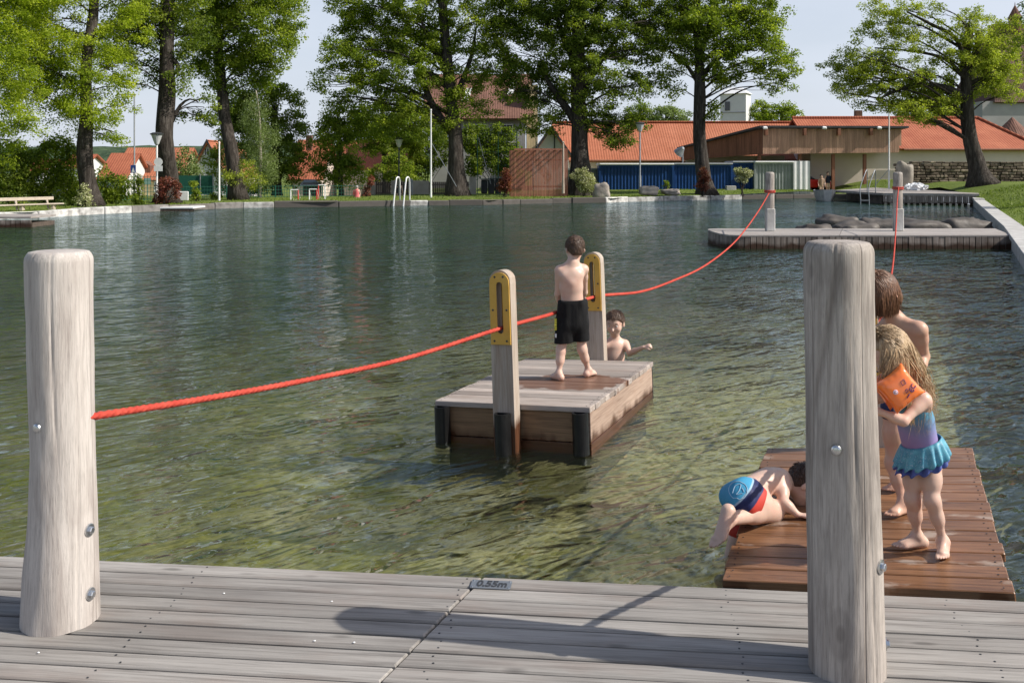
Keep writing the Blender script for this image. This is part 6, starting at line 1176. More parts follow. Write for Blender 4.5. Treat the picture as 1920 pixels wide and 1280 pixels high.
def hand(b, w, fw, pn, th, curl=25, s=1.0, spread=.06, thumb=35):
    """w wrist, fw finger direction, pn direction the palm faces, th side of the thumb"""
    fw = nrm(fw); pn = nrm(pn - fw * np.dot(pn, fw)); t = np.cross(fw, pn); t = t if np.dot(t, th) > 0 else -t; w = np.asarray(w, float); kn = w + fw * .058 * s
    b.rc(w + fw * .012 * s, kn - fw * .006 * s, .018 * s, .027 * s, .015, pn, .5)
    for i, (o, L_, r_) in enumerate(((.021, .046, .0066), (.0075, .052, .0068), (-.0065, .048, .0065), (-.02, .037, .0056))):
        p = kn + t * o * s - fw * abs(o) * .25 * s; a = 0; d0 = nrm(fw + t * spread * (1.5 - i)); 
        for seg, q in enumerate((.45, .32, .25)):
            a += R(curl) * (.7 if seg == 0 else 1.15) * (1 + .08 * (i - 1)); d = d0 * math.cos(a) + pn * math.sin(a); e = p + d * L_ * q * s; b.rc(p, e, r_ * s * (1 - .07 * seg), r_ * s * (.94 - .07 * seg), .003); p = e
    p = w + fw * .022 * s + t * .017 * s + pn * .006 * s; a = R(thumb); d = nrm(fw * math.cos(a) + t * math.sin(a) + pn * .25); e = p + d * .026 * s; b.rc(p, e, .0098 * s, .0082 * s, .008); d2 = nrm(d + fw * .35 + pn * math.sin(R(curl)) * .6); b.rc(e, e + d2 * .024 * s, .0078 * s, .0062 * s, .004)
def foot(b, ank, toe, s=1.0, up=(0, 0, 1), side=1, drop=.052):
    """ank: ankle joint; toe: horizontal pointing direction; side=+1 when the big toe lies on cross(toe, up) side"""
    up = nrm(up); toe = nrm(np.asarray(toe, float) - up * np.dot(toe, up)); r = np.cross(toe, up) * side; ank = np.asarray(ank, float); base = ank - up * drop * s; heel = base - toe * .026 * s + up * .021 * s; ball = base + toe * .083 * s + up * .013 * s
    b.rc(ank, heel, .025 * s, .0235 * s, .02); b.rc(ank + toe * .006 * s - up * .004 * s, ball + up * .008 * s, .023 * s, .0135 * s, .025); b.rc(heel, ball + r * .012 * s, .0215 * s, .0135 * s, .02); b.rc(heel - r * .004 * s, ball - r * .02 * s - toe * .012 * s, .0195 * s, .0115 * s, .02)
    b.rc(ank + r * .019 * s, ank + r * .02 * s, .0105 * s, .0105 * s, .012); b.rc(ank - r * .019 * s - up * .004 * s, ank - r * .02 * s - up * .004 * s, .0105 * s, .0105 * s, .012)
    for i, (o, st, L_, r_) in enumerate(((.022, .004, .028, .0092), (.0075, .006, .025, .0068), (-.004, .002, .022, .0064), (-.0145, -.005, .019, .006), (-.0235, -.014, .016, .0058))):
        p = ball + r * o * s + toe * st * s - up * .003 * s; b.rc(p, p + toe * L_ * .55 * s + up * .001 * s, r_ * s, r_ * s * .97, .006); b.rc(p + toe * L_ * .55 * s, p + toe * L_ * s - up * .002 * s, r_ * s, r_ * s * .9, .003)
def arm(b, sh, el_, wr, s=1.0): b.rc(sh, lerp(sh, el_, .35), .034 * s, .031 * s, .03); b.rc(lerp(sh, el_, .3), el_, .031 * s, .0255 * s, .02); b.rc(el_, lerp(el_, wr, .35), .0255 * s, .0265 * s, .015); b.rc(lerp(el_, wr, .3), wr, .0265 * s, .0175 * s, .015)
def leg(b, hp, kn, an, back, s=1.0):
    n0 = len(b.p); back = nrm(back); b.rc(hp, lerp(hp, kn, .5), .062 * s, .054 * s, .03); b.rc(lerp(hp, kn, .45), kn, .054 * s, .040 * s, .03); n1 = len(b.p); b.rc(kn - back * .006 * s, kn - back * .008 * s, .036 * s, .036 * s, .025); b.rc(kn, lerp(kn, an, .45), .0375 * s, .033 * s, .025); b.rc(lerp(kn, an, .14) + back * .010 * s, lerp(kn, an, .5) + back * .009 * s, .033 * s, .029 * s, .03); b.rc(lerp(kn, an, .4), an, .033 * s, .0225 * s, .02); return list(range(n0, n1))
def torso(b, neck, chest, pel, front, shL, shR, hd, s=1.0):
    """chest = middle of the rib cage, front = facing direction of the trunk; returns the indices of trunk pieces"""
    n0 = len(b.p); sp = nrm(neck - pel); front = nrm(front); lat = nrm(np.cross(front, sp)); front = np.cross(sp, lat)
    b.rc(chest + sp * .05 * s, chest - sp * .03 * s, .088 * s, .086 * s, .03, front, .74); w = lerp(chest, pel, .58); b.rc(chest - sp * .03 * s, w, .084 * s, .079 * s, .03, front, .76); b.rc(w, pel, .079 * s, .088 * s, .03, front, .8); b.rc(pel + lat * .035 * s - sp * .03 * s - front * .012 * s, pel - lat * .035 * s - sp * .03 * s - front * .012 * s, .06 * s, .06 * s, .03)
    n1 = len(b.p); b.rc(shL, shR, .034 * s, .034 * s, .035); b.rc(neck + sp * .015 * s, lerp(shL, neck, .25), .03 * s, .026 * s, .03); b.rc(neck + sp * .015 * s, lerp(shR, neck, .25), .03 * s, .026 * s, .03); b.rc(neck - sp * .02 * s, hd, .037 * s, .036 * s, .025)
    for q in (shL, shR): b.rc(lerp(q, chest, .38) - front * .028 * s, lerp(q, chest, .9) - front * .035 * s, .036 * s, .03 * s, .035)      # shoulder blades
    return list(range(n0, n1))
def skin_mat(name, c, red=(.62, .27, .2)):
    k = NT(name); v = k.coords(); n = k.noise(v, 9, 4); n2 = k.noise(v, 60, 3); col = k.ramp(n, [(.3, tuple(.93 * q for q in c)), (.7, c)]); col = k.mix(k.ramp(n, [(.45, (0,) * 3), (.8, (.35,) * 3)]), col, red); n3 = k.noise(v, 26, 5, .65); col = k.mix(k.ramp(n3, [(.5, (0,) * 3), (.75, (.28,) * 3)]), col, (.55, .25, .2)); col = k.mix(k.ramp(n3, [(.25, (.25,) * 3), (.42, (0,) * 3)]), col, (.78, .62, .52)); p = k.n('BsdfPrincipled', Roughness=k.ramp(n3, [(.3, (.30,) * 3), (.7, (.58,) * 3)])); k.set(p, 'Base Color', col); k.set(p, 'Specular IOR Level', .4); k.set(p, 'Subsurface Weight', .12); k.set(p, 'Subsurface Radius', (.02, .008, .004)); k.set(p, 'Subsurface Scale', .5); k.set(p, 'Normal', k.bump(n2, .12, .002)); k.t.links.new(p.outputs[0], k.out.inputs[0]); return k.m
M['skin'] = skin_mat('pale_skin', (.66, .46, .365)); M['skin2'] = skin_mat('warm_skin', (.60, .37, .265))
def hair_mat(name, c1, c2, sc=(60, 60, 10)):
    k = NT(name); v = k.coords(sc); n = k.noise(v, 2.2, 4, .6); a = k.attr(); col = k.ramp(n, [(.3, c1), (.7, c2)]); tv = k.math('ADD', k.math('MULTIPLY', a, .8), .6); col = k.mix(1.0, col, k.n('CombineColor', Red=tv, Green=tv, Blue=tv).outputs[0], 'MULTIPLY'); return k.done(col, .42, k.bump(n, .8, .004), .4)
M['hair_brown'] = hair_mat('short_brown_hair', (.05, .03, .02), (.17, .10, .065), (120, 120, 40)); M['hair_blond'] = hair_mat('dark_blond_hair', (.26, .165, .085), (.52, .38, .235)); M['hair_auburn'] = hair_mat('auburn_hair', (.07, .03, .015), (.20, .095, .05))
def cloth(name, c1, c2, rough=.75, sc=(14, 14, 4)):
    k = NT(name); v = k.coords(sc); n = k.noise(v, 2, 4); return k.done(k.ramp(n, [(.3, c1), (.7, c2)]), rough, k.bump(n, .5, .012), .3)
M['black_cloth'] = cloth('black_shorts', (.006, .006, .0065), (.014, .014, .015), .95)
def person(label, V, Q, m, loc, group=None):
    o = link('person', quadmesh('person', V - loc, Q, smooth=True), m, None, loc); o['label'] = label; o['category'] = 'person'
    if group: o['group'] = group
    return o
def child(par, name, VQ, m, tint=None):
    V, Q = VQ; off = np.zeros(3); q = par
    while q is not None: off = off + np.array(q.location); q = q.parent
    return link(name, quadmesh(name, V - off, Q, tint, True), m, par)
def short_hair(c, f, up, s, seed=0, grow=.0):
    b = Body(.0035); r, f, u = frame3(f, up); c = np.asarray(c, float); Mx = np.column_stack([r, f, u]); b.el(c + u * .023 * s - f * .008 * s, np.array([.077 + grow, .0905 + grow, .083 + grow]) * s, Mx, .01); b.el(c - f * .045 * s - u * .02 * s, np.array([.056, .046, .05]) * s, Mx, .02)
    b.cut(c + f * .066 * s + u * .052 * s, f * .72 - u * .69, .01); b.el(c - f * .04 * s - u * .05 * s, np.array([.046, .04, .04]) * s, Mx, .02); b.cut(c - u * .078 * s - f * .02 * s, -u - f * .25, .008); return b.build('hair', (.0035, (90, 90, 30), seed))
def strands(paths_fn, n, seed, r=.0022):
    rng = np.random.default_rng(seed); Vs, Qs, Ts, m0 = [], [], [], 0
    for i in range(n):
        p = paths_fn(rng); 
        if p is None: continue
        p = spline(p, .022); m = len(p); rr = r * rng.uniform(.6, 1.3) * np.sin(np.linspace(.9, math.pi - .12, m)); T = np.gradient(p, axis=0); T /= np.linalg.norm(T, axis=1, keepdims=True) + 1e-9; A = np.cross(T, [.3, .9, .2]); A /= np.linalg.norm(A, axis=1, keepdims=True) + 1e-9; B = np.cross(T, A); th_ = np.arange(4) * np.pi / 2
        V = (p[:, None] + rr[:, None, None] * (1.8 * np.cos(th_)[None, :, None] * A[:, None] + np.sin(th_)[None, :, None] * B[:, None])).reshape(-1, 3); ii = np.arange(m - 1)[:, None] * 4; j = np.arange(4)[None]; Vs.append(V); Qs.append(np.stack([ii + j, ii + 4 + j, ii + 4 + (j + 1) % 4, ii + (j + 1) % 4], -1).reshape(-1, 4) + m0); Ts.append(np.full((m - 1) * 4, rng.uniform(.1, .9))); m0 += len(V)
    return np.concatenate(Vs), np.concatenate(Qs), np.concatenate(Ts)
def tufts(par, c, f, up, s, n, seed, m, ln=.026):
    rng = np.random.default_rng(seed); r, f, u = frame3(f, up); Mx = np.column_stack([r, f, u]); c = np.asarray(c, float)
    def pth(rng):
        d0 = nrm(rng.normal(size=3)); l_ = Mx.T @ d0
        if l_[1] > .35 and l_[2] < .45 or l_[2] < -.55 - .3 * l_[1]: return None
        p = c + u * .022 * s - f * .008 * s + Mx @ (np.array([.077, .091, .084]) * s * l_); t = nrm(nrm(np.cross(np.cross(d0, f * .8 + u * -.5), d0)) + rng.normal(0, .2, 3)); q = rng.uniform(.6, 1.3) * ln; return [p - d0 * .003, p + t * q * .5 + d0 * .003, p + t * q + d0 * rng.uniform(-.002, .003)]
    V, Q, T = strands(pth, n, seed, .0011); child(par, 'hair', (V, Q), m, T)
def eyes(par, c, f, up, s, lidm):
    r, f, u = frame3(f, up)
    for q in (-1, 1):
        e = MB(); p = c + f * .0715 * s + u * .001 * s + r * q * .0285 * s; e.blob(p - f * .0035 * s, (.0125 * s,) * 3, 8, 0); o = part(par, 'eye', e, M['eye_white'], True, True); i_ = MB(); i_.blob(p + f * .0045 * s, (.0058 * s,) * 3, 7, 0); part(o, 'iris', i_, M['dark_paint'], True, True)
    for q in (-1, 1): e = MB(); e.tube(spline([c + f * .079 * s + u * .021 * s + r * q * .012 * s, c + f * .079 * s + u * .026 * s + r * q * .028 * s, c + f * .066 * s + u * .021 * s + r * q * .046 * s], .008), .0028 * s, 5); part(par, 'eyebrow', e, M['hair_brown'], True, True)
M['eye_white'] = NT('eye_white').done((.7, .68, .66), .25, None, .5); M['lip'] = stuffmat('lip', (.45, .16, .14), (.5, .2, .17), 20, rough=.45, bump=0)
U = np.array([0, 0, 1.0])

# --- A: boy standing on the far raft
fl_, fr_2 = on_raft(RAFT1, 1048, 712), on_raft(RAFT1, 1103, 706); b = Body()
Yc = (fl_[1] + fr_2[1]) / 2 - .02
hipL, hipR = P(1061, 602, Yc), P(1088, 602, Yc + .03); pel = P(1074, 585, Yc + .01); chest = P(1071, 530, Yc - .005); neck = P(1073, 494, Yc + .0); shL, shR = P(1049, 507, Yc), P(1094.5, 505, Yc + .03); hc = P(1078, 466, Yc + .03); hf = np.array([-.2, .95, -.25])
tr_ = torso(b, neck, chest, pel, np.array([.1, 1, -.02]), shL, shR, hc - U * .03); 
elL, elR = P(1045.5, 551, Yc + .05), P(1096, 548, Yc + .16); wrL, wrR = P(1054, 582, Yc + .24), P(1083, 580, Yc + .34); arm(b, shL, elL, wrL, .92); arm(b, shR, elR, wrR, .92)
hand(b, wrL, np.array([.5, .75, -.3]), np.array([.3, .2, -.9]), np.array([1, .3, .4]), 62, .92); hand(b, wrR, np.array([-.35, .8, -.35]), np.array([-.3, .2, -.9]), np.array([-1, .2, .4]), 62, .92)
anL, anR = fl_ + U * .055 + [0, -.01, 0], fr_2 + U * .055; knL, knR = P(1052, 655, Yc + .0), P(1091, 653, Yc + .02)
th = leg(b, hipL, knL, anL, np.array([0, -1, 0]), .84) + leg(b, hipR, knR, anR, np.array([0, -1, 0]), .84); foot(b, anL, [-.62, .78, 0], .93, side=1); foot(b, anR, [.66, .75, 0], .93, side=-1); head(b, hc, hf, U, .95); V, Q = b.build('person')
pa_ = person('boy in black shorts seen from behind, standing on the pale raft', V, Q, M['skin'], (fl_ + fr_2) / 2)
child(pa_, 'hair', short_hair(hc, hf, U, .95, 3), M['hair_brown']); tufts(pa_, hc, hf, U, .95, 1800, 3, M['hair_brown'], .015)
s_ = Body(.0045); s_.rc(P(1069, 570, Yc), P(1070, 604, Yc + .01), .096, .108, .02, [0, 1, 0], .86); s_.rc(P(1080, 570, Yc), P(1079, 604, Yc + .01), .094, .106, .02, [0, 1, 0], .86); s_.rc(P(1061, 604, Yc), P(1056, 656, Yc), .079, .071, .018); s_.rc(P(1086, 604, Yc + .02), P(1090, 656, Yc + .03), .077, .069, .018); s_.cut(P(1072, 562, Yc), [-.05, 0, 1]); s_.cut(P(1072, 641, Yc), [0.08, 0, -1])
sh_ = child(pa_, 'swim_shorts', s_.build('swim_shorts', (.009, (24, 24, 6), 4)), M['black_cloth'])
mb = MB(); ctr = P(1044.5, 608, Yc - .03); 
M['badge'] = stuffmat('yellow_print', (.55, .5, .05), (.62, .57, .08), 9, bump=0)
for a in np.linspace(0, 2 * np.pi, 15)[:-1]:
    mb.box(ctr + np.array([-.012, .026 * math.cos(a), .04 * math.sin(a)]), (.016, .012, .012))
part(sh_, 'print', mb, M['badge'], True)
mb = MB()
for q in range(4): mb.box(P(1045, 629, Yc - .045 + .02 * q) + [-.012, 0, .004 * (q % 2)], (.012, .009, .03))
part(sh_, 'print', mb, M['white_paint'], True)
# --- B: boy standing in the water behind that raft
Yb = 9.02; b = Body(); hc = P(1153, 605, Yb - .02); hf = np.array([-.32, -.9, -.25]); neck = P(1153, 636, Yb + .01); chest = P(1152, 662, Yb); pel = P(1150, 722, Yb); shL, shR = P(1172, 645, Yb + .02), P(1134.5, 648, Yb - .02)
torso(b, neck, chest, pel, np.array([-.1, -1, -.03]), shL, shR, hc - U * .03, 1.0); elL, wrL = P(1181, 662, Yb - .10), P(1206, 651, Yb - .24); arm(b, shL, elL, wrL, .95); hand(b, wrL, np.array([.8, -.3, .35]), np.array([-.1, .4, -.9]), np.array([.2, -.8, .2]), 48, .95)
elR, wrR = P(1124, 668, Yb - .02), P(1121, 640, Yb - .12); arm(b, shR, elR, wrR, .95); hand(b, wrR, np.array([-.2, -.4, .8]), np.array([-.9, 0, 0]), np.array([0, -1, .2]), 40, .95)
for q in (-1, 1): hp = pel + np.array([q * .05, 0, -.05]); kn_ = hp + [q * .02, -.04, -.27]; an = kn_ + [0, .03, -.26]; leg(b, hp, kn_, an, [0, 1, 0], .95); foot(b, an, [q * .3, -1, 0], .95, side=q)
head(b, hc, hf, U, 1.06); V, Q = b.build('person'); pb_ = person('boy standing chest deep in the water behind the pale raft, arm out', V, Q, M['skin'], P(1150, 722, Yb)); child(pb_, 'hair', short_hair(hc, hf, U, 1.06, 9, .0), M['hair_brown']); tufts(pb_, hc, hf, U, 1.06, 1200, 4, M['hair_brown'], .03); eyes(pb_, hc, hf, U, 1.06, None)
s_ = Body(.006); s_.rc(pel - U * .0, pel - U * .08, .1, .1, .03, [0, 1, 0], .8)
for q in (-1, 1): s_.rc(pel + np.array([q * .05, 0, -.05]), pel + np.array([q * .06, -.03, -.2]), .074, .076, .03)
s_.cut(pel + U * .03, [0, 0, 1]); s_.cut(pel - U * .2, [0, 0, -1]); child(pb_, 'swim_shorts', s_.build('s'), M['black_cloth'])
# --- C: boy climbing onto the near raft
b = Body(); pel = P(1394, 926, 4.93); chest = P(1440, 904, 5.06); neck = P(1478, 903, 5.14); shN, shF = P(1466, 914, 5.02), P(1470, 900, 5.24); hc = P(1509, 907, 5.12); hf = np.array([.66, -.22, -.72]); hup = np.array([.55, .1, .83])
trc = torso(b, neck, chest, pel, np.array([.35, -.35, -.9]), shF, shN, hc - hup * .03, .98); on_ = on_raft(RAFT2, 1508, 972); elN = P(1470, 942, 4.93); wrN = on_ + np.array([-.035, 0, .022]); arm(b, shN, elN, wrN, .93); hand(b, wrN, np.array([.9, -.25, -.10]), np.array([.05, 0, -1]), np.array([.2, 1, 0]), 8, .93)
onF = on_raft(RAFT2, 1500, 940); elF = P(1490, 935, 5.24); arm(b, shF, elF, onF + [0, .02, .02], .93); hand(b, onF + [0, .02, .02], np.array([.9, .1, -.1]), np.array([0, 0, -1]), np.array([.2, -1, 0]), 8, .93)
hN, hFa = P(1396, 937, 4.86), P(1388, 928, 5.0); kn0 = on_raft(RAFT2, 1448, 972) + U * .038; anN = P(1366, 973, 4.70)
n0 = len(b.p); leg(b, hN, kn0, anN, np.array([-.2, .3, .9]), 1.28)
# near foot hanging over the edge, sole turned to the camera
ft = nrm(P(1347, 1026, 4.64) - anN); foot(b, anN + ft * .0, ft, 1.25, up=np.array([.62, .6, -.5]), side=-1, drop=.04)
kn2 = P(1384, 1002, 4.98); an2 = P(1362, 1046, 5.0) - U * .12; leg(b, hFa, kn2, an2, np.array([-1, 0, 0]), .93); foot(b, an2, [-.3, .2, -.9], .93, up=(.8, 0, .3), side=1); head(b, hc, hf, hup); V, Q = b.build('person')
pc_ = person('boy in blue and red swim shorts climbing onto the wet raft', V, Q, M['skin'], pel); child(pc_, 'hair', short_hair(hc, hf, hup, 1.0, 5), M['hair_brown']); tufts(pc_, hc, hf, hup, 1.0, 1500, 5, M['hair_brown'])
sp = nrm(chest - pel); s_ = b.inflated(.004, {trc[2], trc[3]}); s_.h = .0045; lt_ = nrm(np.cross([.35, -.35, -.9], sp)); s_.rc(pel - sp * .01 + lt_ * .04, pel - sp * .045 + lt_ * .045 - np.array([.35, -.35, -.9]) * .012, .052, .054, .02); s_.rc(pel - sp * .01 - lt_ * .04, pel - sp * .045 - lt_ * .045 - np.array([.35, -.35, -.9]) * .012, .052, .054, .02); s_.cut(pel + sp * .055, sp); s_.rc(hN - sp * .01, lerp(hN, kn0, .5), .087, .088, .04); s_.cut(lerp(hN, kn0, .55), nrm(kn0 - hN) + .6 * nrm(hN - hFa), .008); s_.rc(hFa, lerp(hFa, kn2, .85), .072, .06, .03); s_.cut(pel + sp * .055, sp); s_.cut(lerp(hN, kn0, .5), nrm(kn0 - hN) * 1.0 + np.array([0, 0, .0]), .004) if False else None
V, Q = s_.build('s', (.008, (20, 20, 9), 6))
k = NT('blue_red_swim_shorts'); v = k.coords(); g = k.n('VectorMath', operation='DOT_PRODUCT'); k.t.links.new(v, g.inputs[0]); g.inputs[1].default_value = tuple(nrm([.62, -.12, -.62])); d_ = g.outputs['Value']
c = k.ramp(k.math('ADD', k.math('MULTIPLY', d_, 3.0), .5), [(.0, (.03, .20, .36)), (.40, (.06, .32, .52)), (.41, (.35, .5, .62)), (.425, (.35, .5, .62)), (.435, (.012, .02, .09)), (.60, (.012, .02, .09)), (.61, (.52, .05, .035)), (1, (.52, .05, .035))])
for e in [x for x in k.t.nodes if x.type == 'VALTORGB'][-1:]: e.color_ramp.interpolation = 'LINEAR'
M['swim'] = k.done(c, .6, k.bump(k.noise(v, 40, 3), .3, .004), .35); so_ = child(pc_, 'swim_shorts', (V, Q), M['swim'])
def on_mesh(Vv, u, v):
    d = nrm(P(u, v, 1) - np.array([0, 0, EYE])); q = Vv - np.array([0, 0, EYE]); t = q @ d; pr = np.linalg.norm(q - t[:, None] * d, axis=1); m = pr < .007; j = np.where(m)[0][np.argmin(t[m])] if m.any() else int(np.argmin(pr)); return Vv[j] - d * .002
mb = MB()
for pl_ in ([(1383 + 19 * math.cos(x), 917 + 17 * math.sin(x)) for x in np.linspace(0, 2 * np.pi, 22)], [(1372, 922), (1377, 909), (1388, 905), (1385, 917), (1379, 925), (1392, 922)], [(1390, 912), (1395, 920)]): mb.tube(spline([on_mesh(V, *q) for q in pl_], .006), .0018, 5)
part(so_, 'print', mb, stuffmat('pale_blue_print', (.35, .52, .66), (.45, .6, .72), 20, bump=0), True)
# --- D: girl with long hair, orange armband and frilled swimsuit
f1, f2 = on_raft(RAFT2, 1720, 1026), on_raft(RAFT2, 1768, 1036); b = Body(); Yd = (f1[1] + f2[1]) / 2; s = .93
pel = P(1727, 842, Yd); chest = P(1712, 772, Yd - .04); neck = P(1697, 727, Yd - .06); fd = np.array([-.9, -.36, -.1]); lat = nrm(np.cross(U, fd)); shL, shR = P(1702, 742, Yd - .06) + lat * .088, P(1700, 740, Yd - .06) - lat * .088; hc = P(1671, 658, Yd - .08); hf = np.array([-.78, -.3, -.55])
tr_ = torso(b, neck, chest, pel, fd, shL, shR, hc - U * .03 + np.array([.02, 0, 0]), s); elL, wrL = shL + np.array([-.105, -.055, -.075]), P(1650, 772, Yd - .17); arm(b, shL, elL, wrL, .8); hand(b, wrL, np.array([-.9, .2, .1]), np.array([.1, .9, -.2]), np.array([0, .2, 1]), 40, .88)
elR, wrR = shR + np.array([-.13, .02, -.07]), P(1618, 760, Yd + .0); arm(b, shR, elR, wrR, .86); hand(b, wrR, np.array([-.9, -.1, .1]), np.array([.1, -.9, -.2]), np.array([0, .2, 1]), 40, .88)
hp1, hp2 = P(1713, 866, Yd + .02), P(1745, 866, Yd - .03); kn1, kn2 = P(1711, 935, Yd + .0), P(1748, 937, Yd - .07); an1, an2 = f1 + U * .052, f2 + U * .052; leg(b, hp1, kn1, an1, [.9, .3, 0], .71); leg(b, hp2, kn2, an2, [.5, .8, 0], .71)
foot(b, an1, [-.95, -.15, 0], .92, side=1); foot(b, an2, [-.42, -.9, 0], .92, side=1)
head(b, hc, hf, U, 1.0); V, Q = b.build('person'); pd_ = person('girl with long blond hair and orange armband, leaning behind the grey post', V, Q, M['skin'], (f1 + f2) / 2)
# swimsuit: trunk skin pushed out, cut at chest and hips
s_ = b.inflated(.0055, set(tr_)); s_.h = .0045; s_.p += [('rc', hp1, lerp(hp1, kn1, .12), .060, .058, .02, None, 1.0), ('rc', hp2, lerp(hp2, kn2, .12), .060, .058, .02, None, 1.0)]; s_.cut(chest + U * .052, [.25, 0, 1]); s_.cut(P(1728, 866, Yd), [0, 0, -1])
k = NT('purple_blue_swimsuit'); v = k.coords(); sx = k.n('SeparateXYZ', Vector=v); hz_ = k.math('ADD', sx.outputs[2], k.math('MULTIPLY', k.noise(v, 14, 3), .05)); z0 = float(pel[2] - (f1[2] + f2[2]) / 2)
c = k.ramp(k.math('ADD', k.math('MULTIPLY', k.math('SUBTRACT', hz_, z0), 3.2), .3), [(.0, (.09, .15, .42)), (.34, (.32, .20, .42)), (.62, (.30, .25, .50)), (.95, (.10, .30, .44))]); M['suit'] = k.done(c, .5, k.bump(k.noise(v, 60, 2), .2, .003), .45); suit = child(pd_, 'swimsuit', s_.build('s'), M['suit'])
def ruffle(cen, tilt, r0, r1, z0_, z1_, waves, seed, fd):
    rows, n = 12, 150; V = []; lt = nrm(np.cross(U, fd)); fr3 = nrm(np.cross(lt, U))
    for i in range(rows):
        q = i / (rows - 1); a = np.arange(n) * 2 * np.pi / n; ph = vnoise(np.column_stack([np.cos(a) * 2 + seed, np.sin(a) * 2, a * 0 + q * .6]), seed); rr = (r0 + (r1 - r0) * q ** .75) * (1 + (.085 * q ** .8) * np.sin(waves * a + 2.2 * ph) + .03 * q * ph); x = rr * np.cos(a); y = rr * np.sin(a) * .8
        z = z0_ + (z1_ - z0_) * q + .007 * q * np.cos(waves * a + 2.2 * ph); p = cen + x[:, None] * lt + y[:, None] * fr3 + z[:, None] * U; p[:, 2] += (p[:, 0] - cen[0]) * tilt; V.append(p)
    V = np.concatenate(V); i = np.arange(n); return V, np.concatenate([np.column_stack([r_ * n + i, (r_ + 1) * n + i, (r_ + 1) * n + (i + 1) % n, r_ * n + (i + 1) % n]) for r_ in range(rows - 1)])
k = NT('teal_frill'); v = k.coords(); n = k.noise(v, 170, 2); c = k.ramp(k.noise(v, 30, 4), [(.3, (.05, .22, .34)), (.7, (.13, .42, .52))]); c = k.mix(k.ramp(n, [(.58, (0,) * 3), (.68, (.8,) * 3)]), c, (.38, .5, .62)); M['frill'] = k.done(c, .5, None, .4); M['frill_blue'] = cloth('blue_frill', (.05, .08, .30), (.12, .16, .42))
for nm, r0, r1, z0_, z1_, w_, m, sd_ in (('lower_frill', .086, .118, -.005, -.082, 13, 'frill_blue', 3), ('upper_frill', .088, .124, .028, -.055, 15, 'frill', 5)):
    o = child(suit, nm, ruffle(P(1727, 838, Yd - .01), .42, r0, r1, z0_, z1_, w_, sd_, fd), M[m]); md = o.modifiers.new('thickness', 'SOLIDIFY'); md.thickness = .0025
# long hair: cap and many strands
r3, f3, u3 = frame3(hf, U); crown = hc + u3 * .095 + f3 * .02
cap = Body(.0045); Mx = np.column_stack([r3, f3, u3]); cap.el(hc + u3 * .02 - f3 * .006, np.array([.0765, .09, .084]), Mx, .01); cap.cut(hc + f3 * .066 + u3 * .05, f3 * .74 - u3 * .67, .008); V1, Q1 = cap.build('h', (.003, (60, 60, 20), 4))
def pd_path(rng):
    a = rng.uniform(0, 2 * np.pi); side = rng.random()
    if side < .68:      # falls behind, over the shoulder nearest the camera and down to the waist
        d0 = nrm(-f3 * rng.uniform(-.1, 1.0) - r3 * rng.uniform(-.55, 1.15) * 1.0 + u3 * rng.uniform(-.1, .75)); p1 = hc + u3 * .02 + (Mx @ (np.array([.08, .094, .088]) * (Mx.T @ d0))); t0 = lerp(crown, p1, .35) + (lerp(crown, p1, .35) - hc) * .12
        e = P(rng.uniform(1716, 1746), rng.uniform(755, 815), Yd + rng.uniform(-.13, .07)); m1 = P(rng.uniform(1700, 1728), rng.uniform(690, 712), Yd + rng.uniform(-.14, .06)); wv = rng.normal(0, .016, 3); m2 = lerp(m1, e, .4) + wv + [.014, 0, 0]; m3 = lerp(m1, e, .72) - wv * .9 + [.012, 0, 0]; fly = rng.random() < .10; e = e + (rng.normal(0, .03, 3) if fly else rng.normal(0, .006, 3)); return [crown + rng.normal(0, .012, 3), t0, p1, m1 + (rng.normal(0, .018, 3) if fly else 0), m2, m3, e]
    if side < .80:      # lock between armband and back
        d0 = nrm(-f3 * .3 - r3 * rng.uniform(.5, 1.2) + u3 * rng.uniform(0, .5)); p1 = hc + u3 * .02 + Mx @ (np.array([.08, .094, .088]) * (Mx.T @ d0)); e = P(rng.uniform(1696, 1716), rng.uniform(775, 800), Yd - rng.uniform(.13, .18)); return [crown, lerp(crown, p1, .6) - r3 * .02, p1, P(rng.uniform(1690, 1706), 710, Yd - .16), lerp(P(1705, 740, Yd - .17), e, .3), e]
    d0 = nrm(f3 * rng.uniform(.1, .9) - r3 * rng.uniform(.4, 1.2) + u3 * rng.uniform(-.2, .5)); p1 = hc + u3 * .015 + Mx @ (np.array([.083, .096, .09]) * (Mx.T @ d0)); e = p1 + np.array([rng.normal(-.005, .015), -.01, -rng.uniform(.06, .14)]); return [crown, lerp(crown, p1, .55) + u3 * .016 - r3 * .012, p1, lerp(p1, e, .6) - r3 * .006, e]
V2, Q2, T2 = strands(pd_path, 2600, 21, .0011); child(pd_, 'hair', (np.concatenate([V1, V2]), np.concatenate([Q1, Q2 + len(V1)])), M['hair_blond'], np.concatenate([np.full(len(Q1), .25), T2]))
